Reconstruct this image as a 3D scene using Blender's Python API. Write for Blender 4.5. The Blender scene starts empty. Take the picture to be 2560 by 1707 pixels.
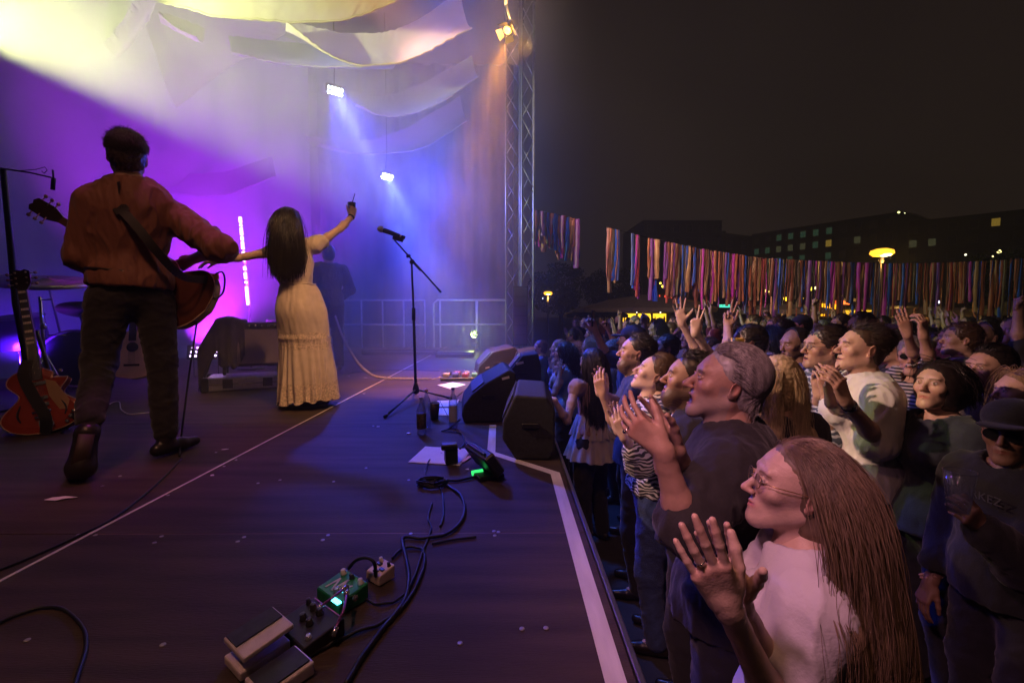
import bpy, math, random
import numpy as np
from mathutils import Vector, Matrix, noise as mnoise
random.seed(7)
SC = bpy.context.scene
COL = SC.collection
V = Vector
R = math.radians

# ---------------------------------------------------------------- camera
cam_d = bpy.data.cameras.new('camera'); cam = bpy.data.objects.new('camera', cam_d); COL.objects.link(cam)
cam_d.lens = 16.0; cam_d.sensor_width = 36.0; cam_d.clip_start = 0.02; cam_d.clip_end = 900
cam.location = (0, 0, 0.79)
cam.rotation_euler = (R(90 - 3.45), 0, R(-0.35))
SC.camera = cam
cam_d.dof.use_dof = False
F_PX = 2560 * 16 / 36.0
CM = cam.rotation_euler.to_matrix()
def ray(px, py): return CM @ V(((px - 1280) / F_PX, -(py - 853.5) / F_PX, -1))
def at(px, py, Y):
    d = ray(px, py); return V(cam.location) + d * (Y / d.y)
def fl(px, py, z=0.0):
    d = ray(px, py); return V(cam.location) + d * ((z - cam.location.z) / d.z)

# ---------------------------------------------------------------- world: a dark, faintly warm night sky
W = bpy.data.worlds.new('World'); SC.world = W; W.use_nodes = True
nt = W.node_tree; nt.nodes.clear()
wo = nt.nodes.new('ShaderNodeOutputWorld'); bg = nt.nodes.new('ShaderNodeBackground')
bg.inputs[0].default_value = (0.0150, 0.0102, 0.0082, 1); bg.inputs[1].default_value = 0.86
tcw = nt.nodes.new('ShaderNodeTexCoord'); nzw = nt.nodes.new('ShaderNodeTexNoise'); nzw.inputs['Scale'].default_value = 1.3; nzw.inputs['Detail'].default_value = 3
crw = nt.nodes.new('ShaderNodeValToRGB'); crw.color_ramp.elements[0].position = .35; crw.color_ramp.elements[0].color = (.0125, .0080, .0058, 1); crw.color_ramp.elements[1].position = .7; crw.color_ramp.elements[1].color = (.0215, .0142, .0108, 1)
nt.links.new(tcw.outputs['Generated'], nzw.inputs['Vector']); nt.links.new(nzw.outputs[0], crw.inputs[0]); nt.links.new(crw.outputs[0], bg.inputs[0])
nt.links.new(bg.outputs[0], wo.inputs[0])
SC.view_settings.view_transform = 'Standard'; SC.view_settings.look = 'None'
SC.view_settings.exposure = 0.0; SC.view_settings.gamma = 1.0
SC.cycles.max_bounces = 5; SC.cycles.diffuse_bounces = 2; SC.cycles.glossy_bounces = 2
SC.cycles.transmission_bounces = 5; SC.cycles.volume_bounces = 0; SC.cycles.transparent_max_bounces = 8
SC.cycles.volume_step_rate = 4.0; SC.cycles.volume_max_steps = 48
SC.cycles.sample_clamp_indirect = 3.0; SC.cycles.caustics_reflective = False; SC.cycles.caustics_refractive = False
SC.cycles.use_denoising = True

# ---------------------------------------------------------------- stage lamps (heads seen or just out of frame, plus added fills without fixture)
def spot(name, loc, target, power, color, deg, blend=0.3, r=0.06):
    l = bpy.data.lights.new(name, 'SPOT'); l.energy = power; l.color = color
    l.spot_size = R(deg); l.spot_blend = blend; l.shadow_soft_size = r
    o = bpy.data.objects.new(name, l); COL.objects.link(o); o.location = loc
    o.rotation_euler = (V(target) - V(loc)).to_track_quat('-Z', 'Y').to_euler(); return o
def area(name, loc, target, power, color, sx, sy, spread=180):
    l = bpy.data.lights.new(name, 'AREA'); l.energy = power; l.color = color; l.shape = 'RECTANGLE'; l.size = sx; l.size_y = sy
    l.spread = R(spread)
    o = bpy.data.objects.new(name, l); COL.objects.link(o); o.location = loc
    o.rotation_euler = (V(target) - V(loc)).to_track_quat('-Z', 'Y').to_euler(); return o
def point(name, loc, power, color, r=0.1):
    l = bpy.data.lights.new(name, 'POINT'); l.energy = power; l.color = color; l.shadow_soft_size = r
    o = bpy.data.objects.new(name, l); COL.objects.link(o); o.location = loc; return o
# white-green wash from a head hung outside the frame at upper left
spot('lamp_wash_key', at(-310, -10, 4.3), at(640, 170, 5.6), 4000, (0.92, 1.0, 0.36), 50, 0.5, 0.05)
# orange par on the front tower
ORP = at(1262, 88, 4.9)
spot('lamp_par_orange', ORP, at(1185, 560, 5.1), 2100, (1.0, 0.36, 0.05), 42, 0.9, 0.06)
spot('lamp_par_upper', at(1330, 120, 4.6), at(900, 40, 6.2), 380, (1.0, 0.46, 0.10), 90, 0.6, 0.06)
# blue beam heads in the roof
BH1 = at(838, 228, 7.6); BH2 = at(968, 442, 9.2)
spot('lamp_beam_blue', BH1, at(925, 420, 6.0), 3600, (0.03, 0.06, 1.0), 30, 0.7, 0.10)
spot('lamp_beam_blue_core', BH1, at(905, 360, 7.0), 6000, (0.42, 0.55, 1.0), 9, 0.5, 0.08)
spot('lamp_beam_blue_back', BH2, at(1060, 660, 8.0), 5600, (0.03, 0.06, 1.0), 36, 0.8, 0.08)
spot('lamp_beam_blue_back_core', BH2, at(1040, 560, 8.6), 1300, (0.45, 0.6, 1.0), 13, 0.8, 0.08)
point('fill_blue_smoke', at(1060, 480, 8.4), 420, (0.05, 0.06, 1.0), 0.3)  # added point in the smoke, no fixture, to deepen the blue
# magenta floor wash on the backdrop
spot('lamp_floor_magenta', at(520, 880, 5.6), at(590, 580, 7.2), 9500, (0.42, 0.02, 1.0), 94, 0.9, 0.1)
spot('lamp_floor_blue', at(60, 900, 4.6), at(60, 640, 5.2), 420, (0.10, 0.01, 1.0), 120, 0.8, 0.1)
# overhead violet wash over the stage floor and warm key on the singer
spot('lamp_floor_violet', (-1.7, 3.2, 5.2), (-1.75, 2.5, 0), 190, (0.85, 0.12, 0.60), 24, 1.0, 0.1)
spot('lamp_floor_royal', (-0.2, 3.8, 5.4), (-0.40, 2.2, 0), 45, (0.10, 0.06, 1.0), 20, 1.0, 0.1)
spot('lamp_key_singer', (0.5, 1.3, 4.9), at(745, 800, 3.8), 800, (1.0, 0.50, 0.20), 22, 0.8, 0.1)
spot('lamp_key_guitarist', (-0.3, -0.3, 4.6), at(330, 620, 2.5), 90, (1.0, 0.44, 0.24), 32, 0.9, 0.1)
# light spilling from the stage on the crowd
spot('lamp_crowd_violet', (-2.6, 3.4, 4.4), (0.8, 2.3, 0.3), 70, (0.55, 0.22, 1.0), 46, 0.9, 0.25)
spot('fill_crowd_pink', (-0.45, 0.35, 1.85), (0.55, 1.15, 0.28), 85, (1.0, 0.42, 0.58), 44, 0.9, 0.12)  # added spot near the camera, set close for quick falloff
spot('lamp_crowd_warm', (-3.4, 2.2, 2.9), (0.9, 2.75, 0.64), 1200, (1.0, 0.56, 0.42), 29, 1.0, 0.06)
spot('lamp_crowd_back', (-2.2, 6.0, 5.3), (3.0, 6.8, 0.6), 650, (1.0, 0.46, 0.40), 44, 0.9, 0.12)
spot('lamp_crowd_blue', (-1.0, 4.9, 5.1), (0.85, 4.4, -0.1), 1300, (0.06, 0.16, 1.0), 46, 0.8, 0.2)
spot('lamp_crowd_yellow', (-4.0, 5.0, 4.7), at(2150, 1030, 2.4), 700, (0.85, 0.95, 0.25), 7, 0.5, 0.05)
spot('fill_ribbons', (-0.8, 4.5, 5.0), at(1720, 650, 10), 1150, (1.0, 0.66, 0.66), 36, 0.9, 0.1)  # added spot, brightens the ribbons
spot('fill_pedals', (-1.0, 0.6, 4.2), (-0.5, 1.25, 0), 20, (1.0, 0.45, 0.7), 22, 1.0, 0.1)  # added spot, brightens the pedals
spot('fill_floor_warm', (-1.2, -0.6, 5.6), (-0.7, 1.6, 0), 290, (1.0, 0.44, 0.26), 58, 1.0, 0.2)  # added spot, lifts the near floor with a warm tone
spot('fill_square', (-0.6, 4.3, 5.2), (9.0, 20.0, 1.2), 1500, (1.0, 0.62, 0.42), 46, 1.0, 0.1)  # added spot, stands in for stage glow on the parasols

# ---------------------------------------------------------------- materials
MATS = {}
def mat(name, col, rough=0.6, metal=0.0, var=0.15, scale=8.0, bump=0.0, bscale=40.0, emit=None, estr=0.0, attr=False,
        spec=0.5, sheen=0.0, trans=0.0, objrand=0.0, ramp=None, stretch=None):
    if name in MATS: return MATS[name]
    m = bpy.data.materials.new(name); m.use_nodes = True; n = m.node_tree.nodes; l = m.node_tree.links
    b = n['Principled BSDF']; b.inputs['Roughness'].default_value = rough; b.inputs['Metallic'].default_value = metal
    b.inputs['Specular IOR Level'].default_value = spec
    if sheen: b.inputs['Sheen Weight'].default_value = sheen
    if trans: b.inputs['Transmission Weight'].default_value = trans
    tc = n.new('ShaderNodeTexCoord'); src = tc.outputs['Object']
    if stretch:
        mp = n.new('ShaderNodeMapping'); mp.inputs['Scale'].default_value = stretch; l.new(src, mp.inputs[0]); src = mp.outputs[0]
    nz = n.new('ShaderNodeTexNoise'); nz.inputs['Scale'].default_value = scale; nz.inputs['Detail'].default_value = 5
    l.new(src, nz.inputs['Vector'])
    mx = n.new('ShaderNodeMix'); mx.data_type = 'RGBA'; mx.blend_type = 'MULTIPLY'; mx.inputs[0].default_value = 1.0
    mr = n.new('ShaderNodeMapRange'); mr.inputs[3].default_value = 1 - var; mr.inputs[4].default_value = 1 + var
    mr.inputs[1].default_value = 0.3; mr.inputs[2].default_value = 0.7
    l.new(nz.outputs[0], mr.inputs[0])
    if attr:
        at_ = n.new('ShaderNodeVertexColor'); at_.layer_name = 'Col'; l.new(at_.outputs[0], mx.inputs[6])
    elif ramp:
        oi = n.new('ShaderNodeObjectInfo'); cr = n.new('ShaderNodeValToRGB'); cr.color_ramp.interpolation = 'CONSTANT'
        el = cr.color_ramp.elements
        for i, c in enumerate(ramp):
            e = el[i] if i < 2 else el.new(i / len(ramp))
            e.position = i / len(ramp); e.color = (*c, 1)
        l.new(oi.outputs['Random'], cr.inputs[0]); l.new(cr.outputs[0], mx.inputs[6])
    else: mx.inputs[6].default_value = (*col, 1)
    l.new(mr.outputs[0], mx.inputs[7]); l.new(mx.outputs[2], b.inputs['Base Color'])
    if bump:
        n2 = n.new('ShaderNodeTexNoise'); n2.inputs['Scale'].default_value = bscale; n2.inputs['Detail'].default_value = 4
        l.new(src, n2.inputs['Vector']); bp = n.new('ShaderNodeBump'); bp.inputs['Strength'].default_value = bump
        bp.inputs['Distance'].default_value = 0.01; l.new(n2.outputs[0], bp.inputs['Height']); l.new(bp.outputs[0], b.inputs['Normal'])
    if emit: b.inputs['Emission Color'].default_value = (*emit, 1); b.inputs['Emission Strength'].default_value = estr
    MATS[name] = m; return m
def cloth_translucent(name, col, tr=0.45):
    m = bpy.data.materials.new(name); m.use_nodes = True; n = m.node_tree.nodes; l = m.node_tree.links; n.clear()
    o = n.new('ShaderNodeOutputMaterial'); d = n.new('ShaderNodeBsdfDiffuse'); t = n.new('ShaderNodeBsdfTranslucent'); mx = n.new('ShaderNodeMixShader')
    tc = n.new('ShaderNodeTexCoord'); nz = n.new('ShaderNodeTexNoise'); nz.inputs['Scale'].default_value = 3; nz.inputs['Detail'].default_value = 6
    l.new(tc.outputs['Object'], nz.inputs['Vector'])
    mm = n.new('ShaderNodeMix'); mm.data_type = 'RGBA'; mm.inputs[6].default_value = (*[c * .85 for c in col], 1); mm.inputs[7].default_value = (*col, 1)
    l.new(nz.outputs[0], mm.inputs[0]); l.new(mm.outputs[2], d.inputs[0]); l.new(mm.outputs[2], t.inputs[0])
    wv = n.new('ShaderNodeTexNoise'); wv.inputs['Scale'].default_value = 1.6; wv.inputs['Detail'].default_value = 3
    l.new(tc.outputs['Object'], wv.inputs['Vector']); bp = n.new('ShaderNodeBump'); bp.inputs['Strength'].default_value = .5; bp.inputs['Distance'].default_value = .1
    l.new(wv.outputs[0], bp.inputs['Height']); l.new(bp.outputs[0], d.inputs['Normal'])
    mx.inputs[0].default_value = tr; l.new(d.outputs[0], mx.inputs[1]); l.new(t.outputs[0], mx.inputs[2]); l.new(mx.outputs[0], o.inputs[0]); return m

def clearish(name, tint, gloss=.12, op=.06):
    m = bpy.data.materials.new(name); m.use_nodes = True; n = m.node_tree.nodes; l = m.node_tree.links; n.clear(); o = n.new('ShaderNodeOutputMaterial')
    t = n.new('ShaderNodeBsdfTransparent'); t.inputs[0].default_value = (*tint, 1); g = n.new('ShaderNodeBsdfGlossy'); g.inputs['Roughness'].default_value = .06; d = n.new('ShaderNodeBsdfDiffuse'); d.inputs[0].default_value = (.7, .75, .8, 1)
    fr = n.new('ShaderNodeLayerWeight'); fr.inputs[0].default_value = .35; mr = n.new('ShaderNodeMapRange'); mr.inputs[3].default_value = gloss * .4; mr.inputs[4].default_value = min(1, gloss * 4); l.new(fr.outputs['Facing'], mr.inputs[0])
    a = n.new('ShaderNodeMixShader'); l.new(mr.outputs[0], a.inputs[0]); l.new(t.outputs[0], a.inputs[1]); l.new(g.outputs[0], a.inputs[2]); b = n.new('ShaderNodeMixShader'); b.inputs[0].default_value = op; l.new(a.outputs[0], b.inputs[1]); l.new(d.outputs[0], b.inputs[2]); l.new(b.outputs[0], o.inputs[0]); MATS[name] = m; return m
clearish('clear_lens', (.96, .96, .97), .10, .02); clearish('clear_plastic', (.9, .92, .94), .12, .03); clearish('bottle_glass', (.75, .80, .88), .22, .06); clearish('bottle_amber', (.35, .2, .1), .2, .05)
# ---------------------------------------------------------------- object helpers
def tag(o, label=None, cat=None, group=None, kind=None):
    if label: o['label'] = label
    if cat: o['category'] = cat
    if group: o['group'] = group
    if kind: o['kind'] = kind
    return o
def empty(name, loc, label=None, cat=None, group=None, rz=0):
    o = bpy.data.objects.new(name, None); COL.objects.link(o); o.location = loc; o.rotation_euler = (0, 0, rz)
    o.empty_display_size = 0.05
    return tag(o, label, cat, group)
class MB:
    """mesh builder; coordinates are world unless parent is given, then build() subtracts the parent's location"""
    def __init__(s): s.v = []; s.f = []; s.m = []; s.sm = []
    def add(s, vs, fs, mi=0, smooth=False):
        b = len(s.v); s.v += [tuple(p) for p in vs]; s.f += [tuple(b + i for i in f) for f in fs]; s.m += [mi] * len(fs); s.sm += [smooth] * len(fs)
    def box(s, c, sz, rot=None, mi=0, bev=0.0):
        c = V(c); x, y, z = [q / 2 for q in sz]; M = rot if rot is not None else Matrix.Identity(3)
        if bev <= 0:
            vs = [c + M @ V((i * x, j * y, k * z)) for i in (-1, 1) for j in (-1, 1) for k in (-1, 1)]
            s.add(vs, [(0, 1, 3, 2), (4, 6, 7, 5), (0, 4, 5, 1), (2, 3, 7, 6), (0, 2, 6, 4), (1, 5, 7, 3)], mi); return
        b = min(bev, x * .49, y * .49, z * .49); vs = []; ix = {}
        for i in (-1, 1):
            for j in (-1, 1):
                for k in (-1, 1):
                    for a in range(3):
                        q = [i * (x - b), j * (y - b), k * (z - b)]; q[a] = (i, j, k)[a] * (x, y, z)[a]
                        ix[(i, j, k, a)] = len(vs); vs.append(c + M @ V(q))
        fs = []
        g = lambda i, j, k, a: ix[(i, j, k, a)]
        for u in (-1, 1):
            fs.append((g(u, -1, -1, 0), g(u, 1, -1, 0), g(u, 1, 1, 0), g(u, -1, 1, 0)))
            fs.append((g(-1, u, -1, 1), g(1, u, -1, 1), g(1, u, 1, 1), g(-1, u, 1, 1)))
            fs.append((g(-1, -1, u, 2), g(1, -1, u, 2), g(1, 1, u, 2), g(-1, 1, u, 2)))
            for w in (-1, 1):
                fs.append((g(u, w, -1, 0), g(u, w, 1, 0), g(u, w, 1, 1), g(u, w, -1, 1)))
                fs.append((g(u, -1, w, 0), g(u, 1, w, 0), g(u, 1, w, 2), g(u, -1, w, 2)))
                fs.append((g(-1, u, w, 1), g(1, u, w, 1), g(1, u, w, 2), g(-1, u, w, 2)))
        for i in (-1, 1):
            for j in (-1, 1):
                for k in (-1, 1): fs.append((g(i, j, k, 0), g(i, j, k, 1), g(i, j, k, 2)))
        s.add(vs, fs, mi)
    def tube(s, pts, r, seg=8, mi=0, cap=True, smooth=True, flat=1.0):
        pts = [V(p) for p in pts]; n = len(pts); rr = r if isinstance(r, (list, tuple)) else [r] * n
        vs = []; prev = None
        for i, p in enumerate(pts):
            t = (pts[min(i + 1, n - 1)] - pts[max(i - 1, 0)]);
            if t.length < 1e-9: t = V((0, 0, 1))
            t.normalize()
            if prev is None: prev = t.orthogonal().normalized()
            u = prev - t * prev.dot(t)
            u = u.normalized() if u.length > 1e-6 else t.orthogonal().normalized()
            prev = u; w = t.cross(u)
            for k in range(seg):
                a = 2 * math.pi * k / seg; vs.append(p + (u * math.cos(a) + w * math.sin(a) * flat) * rr[i])
        fs = [(i * seg + k, i * seg + (k + 1) % seg, (i + 1) * seg + (k + 1) % seg, (i + 1) * seg + k) for i in range(n - 1) for k in range(seg)]
        if cap: fs += [tuple(reversed(range(seg))), tuple((n - 1) * seg + k for k in range(seg))]
        s.add(vs, fs, mi, smooth)
    def lathe(s, c, prof, seg=20, M=None, mi=0):
        c = V(c); M = M or Matrix.Identity(3); vs = []
        for (r, z) in prof:
            for k in range(seg):
                a = 2 * math.pi * k / seg; vs.append(c + M @ V((r * math.cos(a), r * math.sin(a), z)))
        n = len(prof); fs = [(i * seg + k, i * seg + (k + 1) % seg, (i + 1) * seg + (k + 1) % seg, (i + 1) * seg + k) for i in range(n - 1) for k in range(seg)]
        fs += [tuple(reversed(range(seg))), tuple((n - 1) * seg + k for k in range(seg))]
        s.add(vs, fs, mi, True)
    def prism(s, poly, d, mi=0, smooth=False):
        poly = [V(p) for p in poly]; d = V(d); n = len(poly); vs = poly + [p + d for p in poly]
        fs = [tuple(reversed(range(n))), tuple(range(n, 2 * n))] + [(i, (i + 1) % n, n + (i + 1) % n, n + i) for i in range(n)]
        s.add(vs, fs, mi, smooth)
    def grid(s, fn, nu, nv, mi=0, thick=0.0):
        vs = [fn(i / nu, j / nv) for i in range(nu + 1) for j in range(nv + 1)]
        fs = [(i * (nv + 1) + j, (i + 1) * (nv + 1) + j, (i + 1) * (nv + 1) + j + 1, i * (nv + 1) + j + 1) for i in range(nu) for j in range(nv)]
        s.add(vs, fs, mi, True)
    def build(s, name, ms, parent=None, label=None, cat=None, group=None, kind=None, off=None):
        me = bpy.data.meshes.new(name); o_ = V(off) if off is not None else (V(parent_origin(parent)) if parent else V((0, 0, 0)))
        me.from_pydata([tuple(V(p) - o_) for p in s.v], [], s.f)
        for m in (ms if isinstance(ms, (list, tuple)) else [ms]): me.materials.append(m)
        me.polygons.foreach_set('material_index', s.m); me.polygons.foreach_set('use_smooth', s.sm); me.update()
        o = bpy.data.objects.new(name, me); COL.objects.link(o)
        if parent: o.parent = parent
        elif off is not None: o.location = off
        return tag(o, label, cat, group, kind)
def parent_origin(p):
    o = V((0, 0, 0))
    while p is not None: o = o + p.location; p = p.parent
    return o
def catmull(pts, n=8):
    pts = [V(p) for p in pts]; P = [2 * pts[0] - pts[1]] + pts + [2 * pts[-1] - pts[-2]]; out = []
    for i in range(1, len(P) - 2):
        for k in range(n):
            t = k / n; out.append(.5 * ((2 * P[i]) + (-P[i - 1] + P[i + 1]) * t + (2 * P[i - 1] - 5 * P[i] + 4 * P[i + 1] - P[i + 2]) * t * t + (-P[i - 1] + 3 * P[i] - 3 * P[i + 1] + P[i + 2]) * t ** 3))
    out.append(pts[-1]); return out
def copy_tree(o, parent=None):
    c = o.copy(); COL.objects.link(c); c.parent = parent
    for ch in list(o.children): copy_tree(ch, c)
    return c
def text_mesh(txt, size, M, loc, mi_mat, name, parent, extr=0.0005):
    cu = bpy.data.curves.new('lettering', 'FONT'); cu.body = txt; cu.size = size; cu.extrude = extr; cu.align_x = 'CENTER'; cu.align_y = 'CENTER'
    to = bpy.data.objects.new('lettering', cu); COL.objects.link(to)
    dg = bpy.context.evaluated_depsgraph_get(); me = bpy.data.meshes.new_from_object(to.evaluated_get(dg)); bpy.data.objects.remove(to)
    me.materials.clear(); me.materials.append(mi_mat); me.transform(M.to_4x4())
    o = bpy.data.objects.new(name, me); COL.objects.link(o)
    if parent: o.parent = parent; o.location = V(loc) - parent_origin(parent)
    else: o.location = loc
    return o

# ================================================================ THE PLACE
M_floor = mat('stage_ply', (0.052, 0.035, 0.027), 0.7, 0, 0.4, 2.2, 0.35, 60, stretch=(0.6, 6, 1), spec=.3)
M_black = mat('black_metal', (0.018, 0.018, 0.020), 0.42, 0.3, 0.2, 20)
M_blackc = mat('black_cloth', (0.012, 0.012, 0.014), 0.95, 0, 0.3, 4)
M_alu = mat('aluminium', (0.22, 0.22, 0.25), 0.45, 0.6, 0.1, 20)
M_alud = mat('dull_aluminium', (0.30, 0.30, 0.32), 0.5, 0.6, 0.2, 9)
M_ground = mat('asphalt', (0.030, 0.028, 0.027), 0.9, 0, 0.3, 6, 0.3, 80)
M_cord = mat('rubber_cable', (0.008, 0.008, 0.009), 0.5, 0, 0.1, 10)
M_white = mat('white_plastic', (0.62, 0.58, 0.60), 0.5, 0, 0.08, 20)
M_paper = mat('paper', (0.78, 0.76, 0.76), 0.8, 0, 0.05, 10)
M_ink = mat('ink', (0.03, 0.03, 0.04), 0.8)
XE = 0.275          # stage front edge
GZ = -1.12         # ground level
mb = MB(); mb.box((0, 40, GZ - 0.1), (420, 420, 0.2)); mb.build('ground', M_ground, kind='structure')
# stage deck: panels with 4 mm joints showing as seams
XS, YS1, YS2 = -1.51, 1.605, 3.25
stg = MB(); xs = [-7.2, -4.4, XS, XE]; ys = [-2.2, YS1, YS2, 6.2, 8.9, 11.4]
for i in range(3):
    for j in range(5):
        g = 0.0035
        stg.box(((xs[i] + xs[i + 1]) / 2, (ys[j] + ys[j + 1]) / 2, -0.011), (xs[i + 1] - xs[i] - g * (1 if i < 2 else .5), ys[j + 1] - ys[j] - g, 0.022), bev=0.0015)
STAGE = stg.build('stage_floor', M_floor, kind='structure')
mb = MB(); mb.box((-3.5, 4.6, -0.5825), (7.3, 13.4, 1.075)); mb.build('stage_base', M_blackc, kind='structure')
# long joint profile; its pinkish highlight is put into the pale colour
mb = MB(); mb.box((XS, 4.6, -0.0005), (0.011, 13.4, 0.005)); mb.build('joint_profile', mat('joint_highlight', (.75, .68, .66), .45), STAGE)
mb = MB(); mb.box((-0.62, YS1, -0.0016), (1.75, 0.0030, 0.002)); mb.build('panel_seam', mat('seam', (0.22, 0.12, 0.10), .6), STAGE)
ring = None
M_zinc = mat('zinc', (0.42, 0.40, 0.40), 0.4, 0.5)
def washer(p, r=0.0068):
    global ring
    if ring is None:
        mb = MB(); mb.lathe((0, 0, 0), [(0.0035, 0), (r, 0), (r, 0.0016), (0.0035, 0.0016)], 12); ring = mb.build('panel_screw', M_zinc, STAGE); ring.location = p; return
    o = ring.copy(); COL.objects.link(o); o.parent = STAGE; o.location = p
for px, py in [(386, 1357), (404, 1341), (594, 1354), (610, 1343), (807, 1350), (820, 1338), (1235, 1328), (1237, 1339), (1027, 1334), (645, 1208), (834, 1204), (1022, 1200),
               (407, 1612), (1150, 1608), (68, 1600), (161, 1357), (196, 1337), (238, 1338), (420, 1238), (1120, 1078), (933, 1065), (1365, 1570), (1305, 1572), (560, 1166),
               (590, 1150), (540, 1131), (862, 1004), (925, 944), (915, 1170), (1246, 1330), (1370, 1146), (700, 1200), (300, 1190), (256, 1215)]:
    p = fl(px, py); washer((p.x, p.y, 0.0006))
# front edge: aluminium profile + black valance down to the ground
mb = MB(); mb.box((XE + 0.011, 4.6, -0.02), (0.016, 13.4, 0.05), bev=0.003); mb.box((XE + 0.0235, 4.6, -0.035), (0.008, 13.4, 0.018), bev=0.002)
mb.build('stage_edge_profile', mat('edge_alu', (0.38, 0.38, 0.42), .3, .9), label='metal edge profile running along the stage front', cat='edge trim')
mb = MB()
mb.grid(lambda u, v: V((XE + 0.012 + 0.012 * math.sin(u * 260), -2 + 13.2 * u, -0.05 - 1.06 * v)), 400, 2)
mb.build('stage_skirt', M_blackc, label='black cloth skirt hanging down the stage front', cat='stage skirt')
# white gaffer tape line: along the edge, then back round the monitor
def strip(pts, w, z, name, m, **k):
    mb = MB(); pts = [V((p[0], p[1], 0)) for p in pts]; L = []; 
    for i, p in enumerate(pts):
        a = (pts[i] - pts[i - 1]).normalized() if i else None; b = (pts[i + 1] - pts[i]).normalized() if i < len(pts) - 1 else None
        d = a if b is None else (b if a is None else (a + b).normalized()); nrm = V((-d.y, d.x, 0)); c = 1.0 if (a is None or b is None) else 1 / max(.4, a.dot(d))
        L.append((p + nrm * w / 2 * c, p - nrm * w / 2 * c))
    vs = []
    for l, r in L:
        for q, zz in ((l, z), (r, z), (l, z + .0012), (r, z + .0012)): vs.append(V((q.x, q.y, zz)))
    fs = []
    for i in range(len(L) - 1):
        a, b = 4 * i, 4 * i + 4; fs += [(a + 2, a + 3, b + 3, b + 2), (a, b, b + 1, a + 1), (a, a + 2, b + 2, b), (a + 1, b + 1, b + 3, a + 3)]
    mb.add(vs, fs); return mb.build(name, m, **k)
t1 = fl(1232, 1062); t2 = fl(1228, 1132); t3 = fl(1392, 1180); 
strip([(0.228, -0.6), (0.228, .2), (0.229, .9), (t3.x - .01, t3.y - .02), (t2.x, t2.y), (t1.x, t1.y)], 0.047, 0.001, 'marking_tape', mat('white_tape', (0.62, 0.58, 0.56), .6, 0, .12, 30, .4, 25, stretch=(1, .15, 1)),
      label='white tape line bent round the monitor at the stage edge', cat='floor tape')
mb = MB(); p = fl(1232, 1068); mb.box((p.x, p.y, .0035), (.05, .045, .0018)); mb.build('tape_piece', mat('yellow_tape', (.55, .38, .08), .6), label='short yellow tape piece at the end of the white tape', cat='floor tape')

# ---------------------------------------------------------------- fabric
M_fab = cloth_translucent('stretch_fabric', (0.50, 0.46, 0.42), .4)
M_fab2 = cloth_translucent('sheer_fabric', (0.36, 0.33, 0.36), .55)
# backdrop: tall cloth along the back of the stage, turning the corner at the far side
def backdrop(u, v):
    # plan path: left-back to the far corner
    P = [V((-6.6, 0.0, 0)), V((-6.3, 4.5, 0)), V((-5.9, 8.0, 0)), V((-4.4, 10.4, 0))]
    q = catmull(P, 30); i = min(int(u * (len(q) - 1)), len(q) - 2); t = u * (len(q) - 1) - i; p = q[i].lerp(q[i + 1], t)
    p.z = 0.0 + 6.6 * v; p.x += .05 * math.sin(u * 60 + math.sin(v * 3)) ; return p
mb = MB(); mb.grid(backdrop, 160, 20); mb.build('backdrop_cloth', cloth_translucent('backdrop_fabric', (.42, .40, .44), .3), label='pale backdrop cloth hanging behind the band, glowing violet', cat='backdrop')
# far side: dark masking cloth behind the railing
mb = MB(); mb.grid(lambda u, v: V((-4.5 + 4.6 * u, 11.0 + .06 * math.sin(u * 70), 6.6 * v)), 120, 4)
mb.build('side_curtain', mat('navy_cloth', (0.03, 0.03, 0.045), .95), label='dark masking curtain at the far side of the stage', cat='curtain')
mb = MB(); mb.box((-3.3, 4.4, 6.75), (7.2, 13.6, .1)); mb.build('stage_roof', M_blackc, kind='structure')
# long swags overhead: each one a hanging strip with its own distance, width and sag (pixel guides give anchor points in depth)
def swag(name, top, bot, Yt, Yb, label, m=None, n=60, bulge=0.25, ruf=0.0, seed=0):
    """top/bot: lists of (px,py) along the strip's upper and lower edge; the strip hangs between depths Yt and Yb"""
    T = catmull([at(x, y, Yt if not isinstance(Yt, tuple) else Yt[0] + (Yt[1] - Yt[0]) * i / (len(top) - 1)) for i, (x, y) in enumerate(top)], 12)
    B = catmull([at(x, y, Yb if not isinstance(Yb, tuple) else Yb[0] + (Yb[1] - Yb[0]) * i / (len(bot) - 1)) for i, (x, y) in enumerate(bot)], 12)
    def lk(L, u): i = min(int(u * (len(L) - 1)), len(L) - 2); return L[i].lerp(L[i + 1], u * (len(L) - 1) - i)
    def fn(u, v):
        a, b = lk(T, u), lk(B, u); p = a.lerp(b, v); p += V((0, .35, -1)).normalized() * bulge * math.sin(v * math.pi) * .5
        w = math.exp(-((v - 0.02) / .12) ** 2) + math.exp(-((v - .98) / .12) ** 2)
        p.z += ruf * (mnoise.noise(V((u * 40 + seed, v * 3, seed))) * w) + .02 * mnoise.noise(V((u * 8, v * 4, seed)))
        return p
    mb = MB(); mb.grid(fn, n * 3, 16); o = mb.build(name, m or M_fab)
    # hem: a rolled edge so the cloth has a visible thickness
    hb = MB(); hb.tube([fn(i / n, 1.0) for i in range(n + 1)], .012, 6); h = hb.build('hem', m or M_fab, o)
    return tag(o, label, 'ceiling drape', 'fabric swags under the stage roof')
M_fabd = cloth_translucent('fabric_darkened', (0.34, 0.33, 0.32), .5)  # darker copy of the drape cloth, so these swags look less lit
swag('ceiling_drape', [(120, -420), (600, -330), (1000, -300), (1180, -460)], [(370, -6), (560, 42), (850, 50), (1090, -40)], 5.2, 5.6, 'wide amber cloth swag crossing the very top of the picture', seed=1, ruf=.02)
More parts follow.
